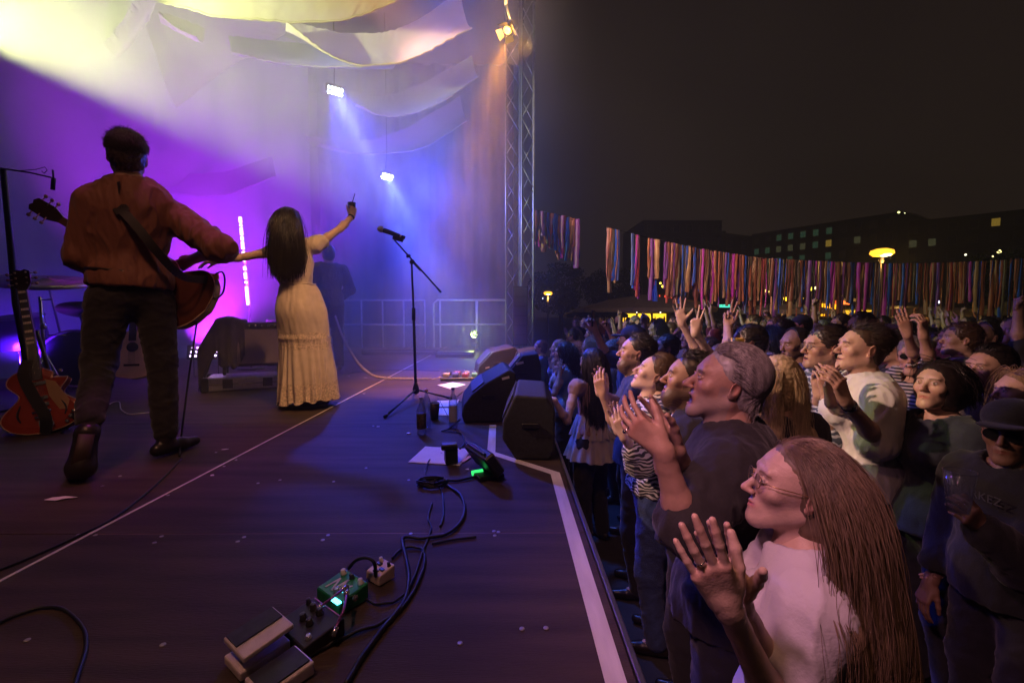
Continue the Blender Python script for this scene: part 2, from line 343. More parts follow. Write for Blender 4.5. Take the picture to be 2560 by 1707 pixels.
swag('ceiling_drape', [(700, 45), (860, 82), (1000, 70), (1150, -20)], [(715, 55), (850, 150), (1000, 156), (1180, 70)], 6.6, 6.2, 'cream cloth swag with a ruffled upper edge beside the orange lamp', seed=2, ruf=.022)
swag('ceiling_drape', [(570, 90), (700, 104), (830, 118), (960, 140)], [(580, 130), (700, 158), (850, 168), (990, 160)], 7.4, 7.0, 'pale blue lit cloth swag just below the cream one', m=M_fabd, seed=3, ruf=.02)
swag('ceiling_drape', [(395, 30), (440, 42), (480, 58), (512, 70)], [(395, 32), (430, 62), (465, 82), (490, 92)], 6.8, 6.6, 'small bright mint cloth piece near the top left', seed=4, ruf=.03)
swag('ceiling_drape', [(870, 228), (960, 240), (1060, 205), (1180, 140)], [(890, 262), (980, 292), (1090, 262), (1200, 190)], 8.6, 8.2, 'magenta lit cloth swag behind the hanging beam light', m=M_fabd, seed=5, ruf=.02)
swag('ceiling_drape', [(760, 340), (900, 352), (1010, 322), (1150, 240)], [(800, 358), (900, 382), (1050, 372), (1170, 300)], 9.4, 9.2, 'faint violet cloth swag low behind the beam lights', m=M_fabd, seed=6)
swag('ceiling_drape', [(250, 330), (400, 420), (550, 430), (680, 390)], [(300, 400), (420, 478), (560, 486), (690, 440)], 8.4, 8.0, 'smoky lilac cloth swag between the two musicians', m=M_fabd, seed=7, bulge=.1)
swag('ceiling_drape', [(420, -120), (330, 60), (240, 200), (150, 330)], [(760, 60), (600, 150), (440, 270), (290, 400)], (7.4, 8.4), (7.6, 8.6), 'broad diagonal cloth panel in the green light at upper left', m=M_fabd, seed=8, ruf=.03)
swag('ceiling_drape', [(360, -60), (300, 60), (200, 160), (60, 260)], [(400, -20), (350, 80), (250, 180), (100, 290)], (6.8, 7.6), (7.0, 7.8), 'narrow ruffled cloth strip at the far upper left', m=M_fabd, seed=10, ruf=.10)

# ---------------------------------------------------------------- smoke and night haze
def vol_box(name, lo, hi, dens, noisy, aniso, col):
    m = bpy.data.materials.new(name); m.use_nodes = True; n = m.node_tree.nodes; l = m.node_tree.links; n.clear()
    o = n.new('ShaderNodeOutputMaterial'); pv = n.new('ShaderNodeVolumePrincipled'); l.new(pv.outputs[0], o.inputs['Volume'])
    pv.inputs['Color'].default_value = (*col, 1); pv.inputs['Density'].default_value = dens; pv.inputs['Anisotropy'].default_value = aniso
    if noisy:
        tc = n.new('ShaderNodeTexCoord'); nz = n.new('ShaderNodeTexNoise'); nz.inputs['Scale'].default_value = .8; nz.inputs['Detail'].default_value = 3; nz.inputs['Distortion'].default_value = .8
        mr = n.new('ShaderNodeMapRange'); mr.inputs[1].default_value = .32; mr.inputs[2].default_value = .72; mr.inputs[3].default_value = dens * .25; mr.inputs[4].default_value = dens * 2.2
        l.new(tc.outputs['Object'], nz.inputs['Vector']); l.new(nz.outputs[0], mr.inputs[0]); sx = n.new('ShaderNodeSeparateXYZ'); l.new(tc.outputs['Object'], sx.inputs[0]); m2 = n.new('ShaderNodeMapRange'); m2.interpolation_type = 'SMOOTHSTEP'; m2.inputs[1].default_value = -3.2; m2.inputs[2].default_value = 1.2; m2.inputs[3].default_value = 1.15; m2.inputs[4].default_value = 0
        m3 = n.new('ShaderNodeMapRange'); m3.interpolation_type = 'SMOOTHSTEP'; m3.inputs[1].default_value = 2.9; m3.inputs[2].default_value = 5.0; m3.inputs[3].default_value = .0; m3.inputs[4].default_value = 1
        l.new(sx.outputs[0], m2.inputs[0]); l.new(sx.outputs[1], m3.inputs[0]); k1 = n.new('ShaderNodeMath'); k1.operation = 'MULTIPLY'; k2 = n.new('ShaderNodeMath'); k2.operation = 'MULTIPLY'; l.new(m2.outputs[0], k1.inputs[0]); l.new(m3.outputs[0], k1.inputs[1]); l.new(mr.outputs[0], k2.inputs[0]); l.new(k1.outputs[0], k2.inputs[1]); l.new(k2.outputs[0], pv.inputs['Density'])
    mb = MB(); lo, hi = V(lo), V(hi); mb.box((lo + hi) / 2, hi - lo); o = mb.build(name, m, kind='stuff'); return o
vol_box('stage_smoke', (-7.0, 3.0, 0.03), (1.55, 10.9, 6.55), 0.11, True, 0.1, (.95, .95, .97))
vol_box('haze', (-60, -6, GZ - 1.3), (170, 170, 45), 0.0035, False, 0.2, (.9, .9, .92))

# ================================================================ STAGE PROPS
M_chrome = mat('chrome', (0.6, 0.6, 0.62), 0.2, 1.0, .05)
M_led_g = mat('led_green', (0, .3, .05), .4, emit=(0.05, 1, .2), estr=1.2)
def rotm(ax): x, y, z = [V(a) for a in ax]; return Matrix((x, y, z)).transposed()
def yawm(a): return Matrix.Rotation(a, 3, 'Z')
def dirm(d, up=(0, 0, 1)):
    z = V(d).normalized(); x = V(up).cross(z); x = x.normalized() if x.length > 1e-4 else V((1, 0, 0)); return Matrix((x, z.cross(x), z)).transposed()
def plane_box(mb, p0, p1, w, h, mi=0):
    a, b = V(p0), V(p1); mb.box((a + b) / 2, (w, h, (b - a).length), dirm(b - a), mi)

# ---- truss towers
def truss(name, base, h, size, label, parent_mat=M_alu, yaw=0.0, rungs=.42, rc=.019):
    t = empty(name, base, label, 'truss'); M = yawm(yaw); c = [V(base) + M @ V((sx * size / 2, sy * size / 2, 0)) for sx, sy in ((-1, -1), (1, -1), (1, 1), (-1, 1))]
    m1 = MB()
    for p in c: m1.tube([p, p + V((0, 0, h))], rc, 8)
    m1.build('chord', parent_mat, t)
    m2 = MB(); n = int(h / rungs)
    for f in range(4):
        a, b = c[f], c[(f + 1) % 4]
        for i in range(n):
            z0, z1 = V((0, 0, i * rungs)), V((0, 0, (i + 1) * rungs)); p, q = (a, b) if (i + f) % 2 else (b, a); m2.tube([p + z0, q + z1], rc * .45, 6)
    m2.build('bracing', parent_mat, t)
    m3 = MB(); m3.box(V(base) + V((0, 0, .012)), (size + .25, size + .25, .02), M, bev=.003); m3.build('base_plate', M_black, t); return t
tb = at(1282, 879, 8.9)
truss('truss_tower', (tb.x, tb.y, 0.0), 6.6, .26, 'silver lattice truss tower at the far stage corner, lit violet')
tb2 = at(1318, 900, 8.6)
truss('truss_tower', (tb2.x, tb2.y, GZ), 7.7, .22, 'dark lattice tower standing just outside the far stage corner', M_alud)
# pa column hung on the tower
pa = empty('column_speaker', at(1298, 870, 8.2), 'tall dark column loudspeaker hung on the truss tower', 'loudspeaker')
mb = MB(); p = at(1300, 790, 8.2); mb.box(p, (.26, .3, 1.05), bev=.01); mb.build('cabinet', M_black, pa)
mb = MB()
for i in range(6): mb.box(p + V((0, -.153, -.42 + i * .17)), (.23, .006, .15), bev=.002)
mb.build('grille', mat('grille_blue', (.03, .03, .04), .6), pa)
# ---- orange par lamp with shutters
pr = empty('stage_lamp', ORP, 'orange glowing stage lamp with open shutters on the front tower', 'stage lamp')
dl = (at(1130, 330, 4.1) - ORP).normalized(); Ml = dirm(dl); k_ = .46; PB = ORP - dl * .10
mb = MB(); mb.lathe(PB - dl * .22 * k_, [(.05 * k_, 0), (.085 * k_, .04 * k_), (.10 * k_, .16 * k_), (.10 * k_, .24 * k_), (.09 * k_, .24 * k_)], 18, Ml); mb.box(PB - dl * .16 * k_, (.17 * k_, .17 * k_, .12 * k_), Ml, bev=.01); mb.build('housing', M_black, pr)
M_lamp = mat('lamp_face_amber', (.9, .5, .1), .4, emit=(1, .42, .06), estr=7)
mb = MB(); mb.lathe(PB, [(.001, .010), (.086 * k_, .010), (.086 * k_, .014), (.001, .014)], 18, Ml); mb.build('lens', M_lamp, pr)
for a in range(4):
    mb = MB(); u = Ml @ V((math.cos(a * math.pi / 2), math.sin(a * math.pi / 2), 0)); w = Ml @ V((-math.sin(a * math.pi / 2), math.cos(a * math.pi / 2), 0)); c0 = PB + u * .11 * k_ + dl * .02
    mb.prism([c0 - w * .085 * k_, c0 + w * .085 * k_, c0 + w * .12 * k_ + u * .10 * k_ + dl * .10 * k_, c0 - w * .12 * k_ + u * .10 * k_ + dl * .10 * k_], u * .003 - dl * .002)
    mb.build('barn_door', M_black, pr)
mb = MB(); mb.tube([PB - dl * .08 + V((0, 0, .06)), PB + V((-.02, .02, .28))], .012, 8); mb.tube([PB + V((-.02, .02, .26)), PB + V((-.03, .05, 1.6))], .018, 8); mb.build('yoke', M_alud, pr)
# ---- moving heads with lens clusters in the smoke
M_lens = mat('lens_blue_white', (.8, .85, 1), .3, emit=(.62, .72, 1), estr=60)
def beamhead(P, aim, label, sz):
    t = empty('beam_light', P, label, 'stage light'); d = (V(aim) - V(P)).normalized(); M = dirm(d)
    mb = MB(); mb.box(V(P) - d * .09 * sz, (.29 * sz, .15 * sz, .11 * sz), M, bev=.03); mb.build('head', M_black, t)
    for i in range(5):
        for j in range(2):
            mb = MB(); mb.lathe(V(P) + M @ V(((i - 2) * .055 * sz, (j - .5) * .085 * sz, -.025 * sz)), [(.001, 0), (.015 * sz, 0), (.018 * sz, .05), (.001, .055)], 10, M)
            mb.build('lens', M_lens, t)
    mb = MB(); mb.tube([V(P) - d * .1 + V((0, 0, .05)), V(P) + V((0, 0, .45)), V(P) + V((0, 0, 6.6 - P[2]))], .008, 6); mb.build('hanger', M_black, t)
beamhead(BH1, at(925, 420, 6.0), 'large blue white beam light hanging in the smoke above the singer', .9)
beamhead(BH2, at(1090, 680, 8.2), 'smaller blue white beam light farther back beside the raised hand', .85)
# ---- railing at the far side
rl = empty('railing', at(1170, 880, 9.9), 'pale tube railing along the far side of the stage', 'railing')
M_rail = mat('rail_paint', (.5, .5, .52), .45, .3)
def P10(px, py, Y=9.9): return at(px, py, Y)
mb = MB(); zt = P10(1170, 750).z; zm = P10(1170, 811).z
def rz(x, z): return V((x, 9.9, z))
x0, x1 = P10(1084, 750).x, P10(1268, 750).x
mb.tube([rz(x0, 0.02), rz(x0, zt - .08), rz(x0 + .08, zt), rz(x1, zt)], .022, 8); mb.tube([rz(x0, zm), rz(x1, zm)], .020, 8)
for px in (1100, 1192): x = P10(px, 750).x; mb.tube([rz(x, 0.02), rz(x, zt)], .020 if px < 1150 else .03, 8)
mb.build('rail', M_rail, rl)
rl2 = empty('railing', at(950, 880, 10.4), 'fainter railing section farther left, veiled by blue smoke', 'railing')
mb = MB(); xa, xb = at(850, 755, 10.3).x, at(1062, 755, 10.3).x
for z in (1.1, .55): mb.tube([(xa, 10.3, z), (xb, 10.3, z)], .02, 8)
for i in range(5): x = xa + (xb - xa) * i / 4; mb.tube([(x, 10.3, .02), (x, 10.3, 1.1)], .02, 8)
mb.build('rail', M_rail, rl2)
# ---- floor lamp shining yellow green
fp = at(1187, 835, 9.3); fp.z = max(fp.z, .1)
f_ = empty('floor_lamp', fp, 'small yellow green floor lamp shining near the railing', 'stage light')
mb = MB(); mb.lathe(fp + V((0, .02, 0)), [(.05, 0), (.085, .05), (.085, .16), (.04, .2)], 16, dirm((0.05, -1, .05))); mb.build('housing', M_black, f_)
mb = MB(); mb.lathe(fp + V((0, -.15, 0)), [(.001, 0), (.062, 0), (.062, .01), (.001, .012)], 16, dirm((0.05, -1, .05))); mb.build('lens', mat('lens_green', (.8, 1, .3), .3, emit=(.75, 1, .22), estr=40), f_)
mb = MB(); mb.box((fp.x, fp.y, fp.z / 2), (.16, .1, .02)); mb.tube([fp + V((-.1, 0, 0)), (fp.x - .1, fp.y, .03), (fp.x + .1, fp.y, .03), fp + V((.1, 0, 0))], .01, 6); mb.build('bracket', M_black, f_)
point('lamp_floor_green', fp + V((0, -.25, .05)), 26, (.75, 1, .25), .05)
# low crates / cases far back
for i, (px, py, w, d, h, lb) in enumerate([(790, 872, 1.2, .5, .22, 'low dark case at the back beside the railing posts'), (1010, 878, 1.5, .6, .10, 'flat dark riser board below the far railing'), (1140, 884, .7, .5, .09, 'small black stage box on the floor under the green lamp')]):
    p = fl(px, py + 6); b = MB(); b.box((p.x, p.y, h / 2 + .002), (w, d, h), bev=.015); r_ = b.build('equipment_case', M_black, label=lb, cat='case')
    b = MB(); b.box((p.x, p.y - d / 2 - .004, h * .7), (w * .9, .006, .012)); b.build('metal_trim', M_alud, r_)

# ---- wedge monitors: the side profile faces the camera, the grille faces the band
M_carp = mat('monitor_paint', (0.016, 0.016, 0.019), .75, 0, .3, 60, .4, 300)
M_gril = mat('monitor_grille', (0.045, 0.048, 0.06), .55, .3, .2, 200, .3, 500)
def wedge(prof, Y0, Y1, label, yaw=0.0, grille=(0, 1), sticker=None):
    """prof: (x, z) outline seen from the camera side"""
    cx = sum(p[0] for p in prof) / len(prof); cy = (Y0 + Y1) / 2; M = yawm(yaw); T = lambda x, y, z: V((cx, cy, 0)) + M @ V((x - cx, y - cy, 0)) + V((0, 0, z))
    t = empty('stage_monitor', (cx, cy, 0), label, 'stage monitor', 'wedge monitors along the stage front')
    mb = MB(); mb.prism([T(x, Y0, z) for x, z in prof], M @ V((0, Y1 - Y0, 0))); o = mb.build('cabinet', M_carp, t)
    bv = o.modifiers.new('bevel', 'BEVEL'); bv.width = .012; bv.segments = 2
    a, b = prof[grille[0]], prof[grille[1]]; d = V((b[0] - a[0], 0, b[1] - a[1])); n = V((-d.z, 0, d.x)).normalized(); 
    if n.z < 0: n = -n
    mb = MB(); p0, p1 = V((a[0], 0, a[1])) + d * .07, V((b[0], 0, b[1])) - d * .07
    mb.prism([T((p0 + n * .003).x, Y0 + .04, (p0 + n * .003).z), T((p1 + n * .003).x, Y0 + .04, (p1 + n * .003).z), T((p1 + n * .003).x, Y1 - .04, (p1 + n * .003).z), T((p0 + n * .003).x, Y1 - .04, (p0 + n * .003).z)], M @ (n * .008)); mb.build('grille', M_gril, t)
    mb = MB(); ym = (Y0 + Y1) / 2; zc = sum(p[1] for p in prof) / len(prof); mb.box(T(cx, Y0 - .004, zc + .02), (.09, .012, .025), M, bev=.003); mb.build('handle', M_black, t)
    if sticker:
        sx, sz, w = sticker; mb = MB(); mb.box(T(sx, Y0 - .0015, sz), (w, .003, w * .32), M @ Matrix.Rotation(R(-14), 3, 'Y')); mb.build('sticker', M_white, t)
    return t
wedge([(-.022, .205), (.045, .355), (.215, .345), (.262, .28), (.262, .06), (.23, .0), (.05, .0), (-.022, .11)], 2.42, 3.02, 'black wedge monitor nearest to us, beside the white tape bend', R(-3), (0, 1))
wedge([(-.375, .06), (-.36, .13), (-.30, .21), (-.20, .29), (-.03, .385), (.02, .36), (.02, .10), (-.06, .0), (-.36, .0)], 3.28, 3.85, 'black curved wedge monitor with white sticker behind the bottles', R(6), (2, 3), (-.055, .325, .055))
wedge([(-.06, .14), (-.03, .22), (.12, .40), (.27, .42), (.30, .30), (.30, .0), (0, .0)], 4.25, 4.75, 'black wedge monitor with white sticker in the middle of the row', 0, (1, 2), (.10, .33, .07))
wedge([(-.42, .05), (-.40, .17), (-.24, .34), (.02, .40), (.06, .36), (.02, .0), (-.34, .0)], 5.35, 5.95, 'blue lit wedge monitor at the far end of the row', R(8), (1, 2), (-.30, .16, .05))
wedge([(.02, .14), (.10, .36), (.30, .40), (.33, .28), (.33, .0), (.05, .0)], 5.1, 5.6, 'boxy dark monitor between the far blue one and the edge', 0, (0, 1))

# ---- microphone stand
ms = fl(1040, 1000); ym = ms.y
st = empty('microphone_stand', (ms.x, ym, 0), 'black tripod microphone stand with long boom at centre stage', 'microphone stand')
q = lambda px, py, Y=None: at(px, py, Y or ym)
mb = MB(); pv = q(1029, 655); mid = q(1034, 785); mb.tube([q(1040, 985), mid], .013, 10); mb.tube([mid, pv], .009, 10); mb.tube([q(1034, 800), q(1034, 770)], .017, 10); mb.build('pole', M_black, st)
mb = MB(); mb.tube([q(986, 600), q(1102, 730)], .0075, 8); mb.tube([q(1030, 652), q(1052, 676)], .012, 8); mb.tube([q(1092, 719), q(1103, 731)], .010, 8); mb.build('boom', M_black, st)
mb = MB(); mb.lathe(q(1030, 655), [(.012, -.03), (.022, -.02), (.022, .02), (.012, .03)], 12, dirm((.3, -1, 0))); mb.lathe(q(1021, 640), [(.006, -.02), (.014, -.015), (.014, .015), (.006, .02)], 8, dirm((1, -.2, .5))); mb.build('clutch', M_black, st)
hub = V((ms.x, ym, .10))
mb = MB(); mb.lathe((ms.x, ym, .06), [(.016, 0), (.03, .01), (.03, .05), (.02, .08), (.016, .10)], 12); mb.build('hub', M_black, st)
for tip in (fl(962, 1046), fl(1130, 1000), V((ms.x - .1, ym + .42, 0))):
    mb = MB(); tip.z = .014; mb.tube([hub, tip], .0085, 8); mb.tube([tip + (hub - tip).normalized() * .05, tip], .013, 8); mb.build('leg', M_black, st)
mc = empty('microphone', q(980, 585), 'black vocal microphone in a clip on the boom', 'microphone')
a, b = q(944, 570), q(1015, 596); d = (b - a).normalized(); M = dirm(d)
mb = MB(); mb.lathe(a, [(.001, -.002), (.016, .003), (.026, .018), (.029, .034), (.026, .05), (.022, .056)], 18, M); mb.build('grille', mat('mic_mesh', (.35, .34, .16), .35, .8, .3, 300, .5, 600), mc)
L = (b - a).length; mb = MB(); mb.lathe(a, [(.020, .054), (.0235, .062), (.022, .10), (.0175, L - .04), (.0165, L - .01)], 18, M); mb.build('handle', M_black, mc)
mb = MB(); mb.lathe(a, [(.0180, L - .055), (.0185, L - .052), (.0185, L - .045), (.0180, L - .042)], 18, M); mb.build('ring', mat('gold', (.7, .45, .12), .3, .9), mc)
mb = MB(); mb.tube([a + d * (L * .55) + V((0, 0, -.03)), a + d * (L * .9) + V((0, 0, -.022))], .024, 10); mb.build('clip', M_black, mc)

# ---- coiled white cable of the third musician
pts = catmull([at(838, 790, 6.2), at(858, 845, 5.9), at(893, 905, 5.5), at(930, 938, 5.3), fl(965, 946, .012), fl(1030, 948, .012), fl(1080, 948, .012)], 14)
cb = empty('coiled_cable', pts[-1], 'white coiled instrument cable curving down to the stage floor', 'cable')
acc = 0; hel = []; r0 = .011
dn = [];
for i in range(len(pts) - 1):
    n = max(2, int((pts[i + 1] - pts[i]).length / .0035))
    for k in range(n): dn.append(pts[i].lerp(pts[i + 1], k / n))
for i in range(len(dn) - 1):
    t = (dn[i + 1] - dn[i]).normalized(); u = t.orthogonal().normalized() if i == 0 else (u - t * u.dot(t)).normalized(); w = t.cross(u); a_ = i * .0035 / .017 * 6.283; hel.append(dn[i] + (u * math.cos(a_) + w * math.sin(a_)) * r0 + V((0, 0, .004)))
mb = MB(); mb.tube(hel, .0052, 5); mb.build('coil', mat('coil_white', (.45, .42, .46), .45), cb)
mb = MB(); mb.tube([pts[-1], fl(1092, 946, .01), fl(1112, 938, .02), fl(1130, 934, .04)], .004, 6); mb.build('lead', M_white, cb)

# ---- papers and small litter
def paper(corners, label, lines=0, z=.0035, curl=.0, name='sheet_of_paper', seed=0):
    c = [fl(x, y) for x, y in corners]; o = sum(c, V()) / 4; t = empty(name, (o.x, o.y, z), label, 'paper')
    fn = lambda u, v: (c[0].lerp(c[1], u)).lerp(c[3].lerp(c[2], u), v) * 1.0 + V((0, 0, z + curl * (4 * (u - .5) ** 2) + .002 * mnoise.noise(V((u * 3 + seed, v * 3, 0)))))
    mb = MB(); mb.grid(fn, 12, 12); s_ = mb.build('page', M_paper, t); m_ = s_.modifiers.new('thick', 'SOLIDIFY'); m_.thickness = .0008; m_.offset = -1
    if lines:
        mb = MB(); rs = random.Random(seed)
        for i in range(lines):
            v = .16 + .55 * i / lines; u = .18
            while u < .18 + .5 * rs.uniform(.6, 1.0):
                w = rs.uniform(.02, .06); p = [fn(u, v), fn(u + w, v), fn(u + w, v + .55 / lines * .5), fn(u, v + .55 / lines * .5)]; mb.add([k + V((0, 0, .0007)) for k in p], [(0, 1, 2, 3)]); u += w + .012
        mb.build('print', M_ink, t)
    return t
paper([(1063, 1117), (1180, 1124), (1150, 1165), (1020, 1157)], 'white set list sheet under the black power adapter', 12, seed=1)
paper([(1132, 956), (1165, 962), (1125, 973), (1093, 963)], 'blank white sheet lying left of the far monitors', 0, seed=2)
paper([(1092, 1003), (1148, 1000), (1140, 1018), (1095, 1018)], 'white sheet tucked behind the coffee cup', 0, seed=3)
paper([(1096, 1021), (1124, 1021), (1122, 1039), (1094, 1039)], 'small printed sheet between cup and water bottle', 8, seed=4)
for i, (px, py, w, a, lb) in enumerate([(150, 1248, .10, .5, 'long torn white paper strip on the floor at lower left'), (562, 1125, .05, .3, 'small curled white scrap beside the singer shadow line'), (913, 945, .05, 0, 'white paper crumb near the coiled cable'), (872, 941, .04, 1, 'tiny white crumb left of the coiled cable'),
        (1168, 1175, .03, 2, 'tiny white scrap near the monitor corner'), (945, 1068, .03, 1, 'white speck between mic stand and floor seam'), (910, 985, .03, 1, 'pale speck left of the mic stand foot'), (530, 1190, .03, 2, 'bright speck near the raised shoe')]):
    p = fl(px, py); rs = random.Random(i); poly = [V((p.x, p.y, .003)) + V((math.cos(a + k * 1.1) * w * rs.uniform(.5, 1) * .5 * (1.6 if k % 3 == 0 else 1), math.sin(a + k * 1.1) * w * .3 * rs.uniform(.5, 1), rs.uniform(0, .004))) for k in range(6)]
    mb = MB(); mb.prism(poly, (0, 0, .0012)); mb.build('paper_scrap', M_paper, label=lb, cat='paper scrap', group='paper scraps on the stage floor', off=(p.x, p.y, 0))

# ---- bottles and cups by the mic stand
M_gla = mat('bottle_glass', (.55, .6, .7), .06, 0, 0, 1, trans=.9)
M_glb = mat('bottle_amber', (.10, .05, .02), .08, 0, 0, 1, trans=.35)
def bottle(px, py, h, r, m, label, cap, labm=None, neck=.35):
    p = fl(px, py); t = empty('bottle', (p.x, p.y, 0), label, 'bottle', 'bottles beside the microphone stand'); z = .003
    mb = MB(); mb.lathe((p.x, p.y, z), [(r * .9, 0), (r, .008), (r, h * (1 - neck)), (r * .8, h * (1 - neck * .72)), (r * .40, h * (1 - neck * .42)), (r * .36, h * .97)], 20); mb.build('glass', m, t)
    mb = MB(); mb.lathe((p.x, p.y, z), [(r * .42, h * .955), (r * .42, h * 1.0), (r * .2, h * 1.004)], 14); mb.build('cap', cap, t)
    if labm: mb = MB(); mb.lathe((p.x, p.y, z), [(r * 1.015, h * .16), (r * 1.02, h * .17), (r * 1.02, h * .55), (r * 1.015, h * .56)], 20); mb.build('paper_label', labm, t)
M_lb1 = mat('label_dark_gold', (.06, .045, .02), .5, 0, .9, 60)
bottle(1054, 1086, .245, .031, M_gla, 'clear bottle with a dark label standing in front', mat('cap_gold', (.35, .25, .12), .4, .6), M_lb1)
bottle(1067, 1070, .27, .029, M_gla, 'clear water bottle with a pink cap behind the labelled one', mat('cap_pink', (.65, .35, .38), .4))
bottle(1133, 1070, .28, .030, M_gla, 'water bottle with a dark cap right of the coffee cup', mat('cap_dark', (.03, .03, .06), .4), mat('label_white', (.4, .42, .5), .5))
p = fl(1086, 1049); cp = empty('paper_cup', (p.x, p.y, 0), 'black paper coffee cup with tan rim between the bottles', 'cup')
mb = MB(); mb.lathe((p.x, p.y, .003), [(.029, 0), (.041, .125), (.038, .125), (.027, .01)], 24); mb.build('cup', mat('cup_brown', (.025, .018, .016), .45), cp)
mb = MB(); mb.tube([(p.x + .0415 * math.cos(a / 3.82), p.y + .0415 * math.sin(a / 3.82), .128) for a in range(25)], .0025, 6, cap=False); mb.build('rim', mat('rim_tan', (.55, .38, .28), .6), cp)
p = fl(1022, 1085); mb = MB(); mb.lathe((p.x, p.y, .002), [(.0155, 0), (.0155, .004), (.013, .007), (.005, .0075)], 14); mb.build('crown_cork', mat('cap_tan', (.45, .38, .28), .4, .5), label='loose bottle cap lying left of the bottles', cat='cork', off=(p.x, p.y, 0))

# ---- power adapter, small tilted floor light and its green connector
p = fl(1126, 1160); ad = empty('power_adapter', (p.x, p.y, 0), 'black power adapter plugged into a block on the set list', 'power adapter')
mb = MB(); mb.box((p.x, p.y + .02, .045), (.065, .09, .085), yawm(.25), bev=.008); mb.build('brick', M_black, ad)
mb = MB(); mb.box((p.x - .005, p.y - .005, .098), (.085, .06, .03), yawm(.2), bev=.006); mb.build('plug', M_black, ad)
mb = MB(); q1 = fl(1165, 1150); mb.box((q1.x, q1.y, .006), (.022, .10, .002), yawm(-.35)); mb.build('warning_label', mat('label_orange', (.7, .35, .05), .5), ad)
p = fl(1215, 1192); dv = empty('floor_light', (p.x, p.y, 0), 'small black tilted floor light with a green power plug', 'stage light')
Mt = yawm(R(-32)) @ Matrix.Rotation(R(-28), 3, 'Y')
mb = MB(); mb.box((p.x - .01, p.y + .02, .085), (.055, .25, .12), yawm(R(28)) @ Matrix.Rotation(R(-35), 3, 'Y'), bev=.008); mb.build('housing', M_black, dv)
mb = MB(); mb.box((p.x - .038, p.y + .02, .115), (.012, .22, .07), yawm(R(28)) @ Matrix.Rotation(R(-35), 3, 'Y'), bev=.004); mb.build('front_glass', mat('glass_blue', (.05, .08, .25), .15), dv)
mb = MB(); mb.box((p.x + .01, p.y, .012), (.13, .10, .022), yawm(R(28)), bev=.004); mb.build('base', M_black, dv)
g_ = fl(1196, 1190); mb = MB(); mb.tube([(g_.x - .03, g_.y - .01, .018), (g_.x + .02, g_.y + .01, .02)], .013, 10); mb.build('green_plug', M_led_g, dv)

# ---- cables on the floor
def cable(pts, r, label, lift=0, n=10, m=None, name='cable', grp=None):
    P = [fl(x, y) if not isinstance(x, V) else x for x, y in pts] if not isinstance(pts[0], V) else pts
    if not isinstance(pts[0], V):
        for p in P: p.z = r + .001
    o = P[0].copy(); mb = MB(); Q = catmull(P, n)
    if lift:
        for i, p in enumerate(Q): p.z += lift * abs(math.sin(i * .35))
    mb.tube(Q, r, 8); return mb.build(name, m or M_cord, label=label, cat='cable', off=o, group=grp or 'black cables on the stage floor')
cable([(1235, 1185), (1190, 1195), (1140, 1205), (1100, 1205), (1150, 1240), (1160, 1290), (1125, 1335), (1060, 1350), (1008, 1350), (1015, 1400), (1022, 1450), (1010, 1510), (960, 1575), (905, 1650), (865, 1720)], .0062, 'thick black cable from the floor light looping down past the pedals', .002)
cable([(1085, 1200), (1105, 1235), (1108, 1290), (1100, 1320)], .004, 'thin black cable between adapter coil and plug', .003)
cable([(1075, 1150), (1064, 1180), (1068, 1200)], .0032, 'short thin lead from adapter to the coil', .01)
cable([(980, 1400), (1010, 1375), (1050, 1375), (1062, 1400), (1050, 1450), (1010, 1520), (960, 1560), (880, 1590), (820, 1620), (770, 1650), (700, 1720)], .0045, 'thin black cable from the white pedal curving round to the silver pedal', .004)
cable([(1190, 1345), (1130, 1352), (1080, 1362)], .0045, 'short cable end reaching to the right')
cable([(1080, 1260), (1070, 1300), (1078, 1325), (1058, 1380), (1030, 1460), (1000, 1500), (950, 1515), (905, 1500)], .0035, 'thin patch lead running to the green pedal', .004)
cable([(452, 1150), (420, 1185), (360, 1240), (280, 1300), (180, 1350), (80, 1395), (-30, 1440)], .0045, 'black guitar cable trailing left from the guitarist')
cable([(-60, 1600), (0, 1560), (60, 1535), (110, 1522), (160, 1528), (205, 1570), (215, 1620), (195, 1690), (180, 1740)], .0045, 'black cable loop in the dark lower left corner')
cable([(1190, 960), (1150, 985), (1142, 1000), (1165, 1006), (1180, 990)], .004, 'thin black cable curled in front of the far monitors')
cable([(1150, 1050), (1120, 1075), (1105, 1080), (1150, 1085), (1160, 1110), (1150, 1125)], .0045, 'black cable between the wedge monitor and the adapter', .004)
cable([(700, 930), (800, 945), (900, 930), (1000, 925), (1100, 928)], .0035, 'thin cable crossing the floor behind the mic stand')
cable([(1090, 985), (1130, 1060), (1140, 1075)], .003, 'thin cable next to the water bottle')
c0 = fl(1080, 1215); mb = MB(); rs = random.Random(4)
for k in range(7): mb.tube([V((c0.x, c0.y, .006 + .004 * k)) + V(((.062 + rs.uniform(-.012, .012)) * math.cos(a * .42 + k), (.042 + rs.uniform(-.008, .008)) * math.sin(a * .42 + k), rs.uniform(0, .002))) for a in range(16)], .0032, 6)
mb.build('cable_coil', M_cord, label='bundled coil of thin black adapter cable', cat='cable', off=c0)
cable([(262, 1022), (280, 1008), (298, 1006), (303, 1025), (322, 1036), (350, 1035), (385, 1031)], .0045, 'pale cable curving on the floor between the guitarist legs', m=M_white, grp='pale cables')

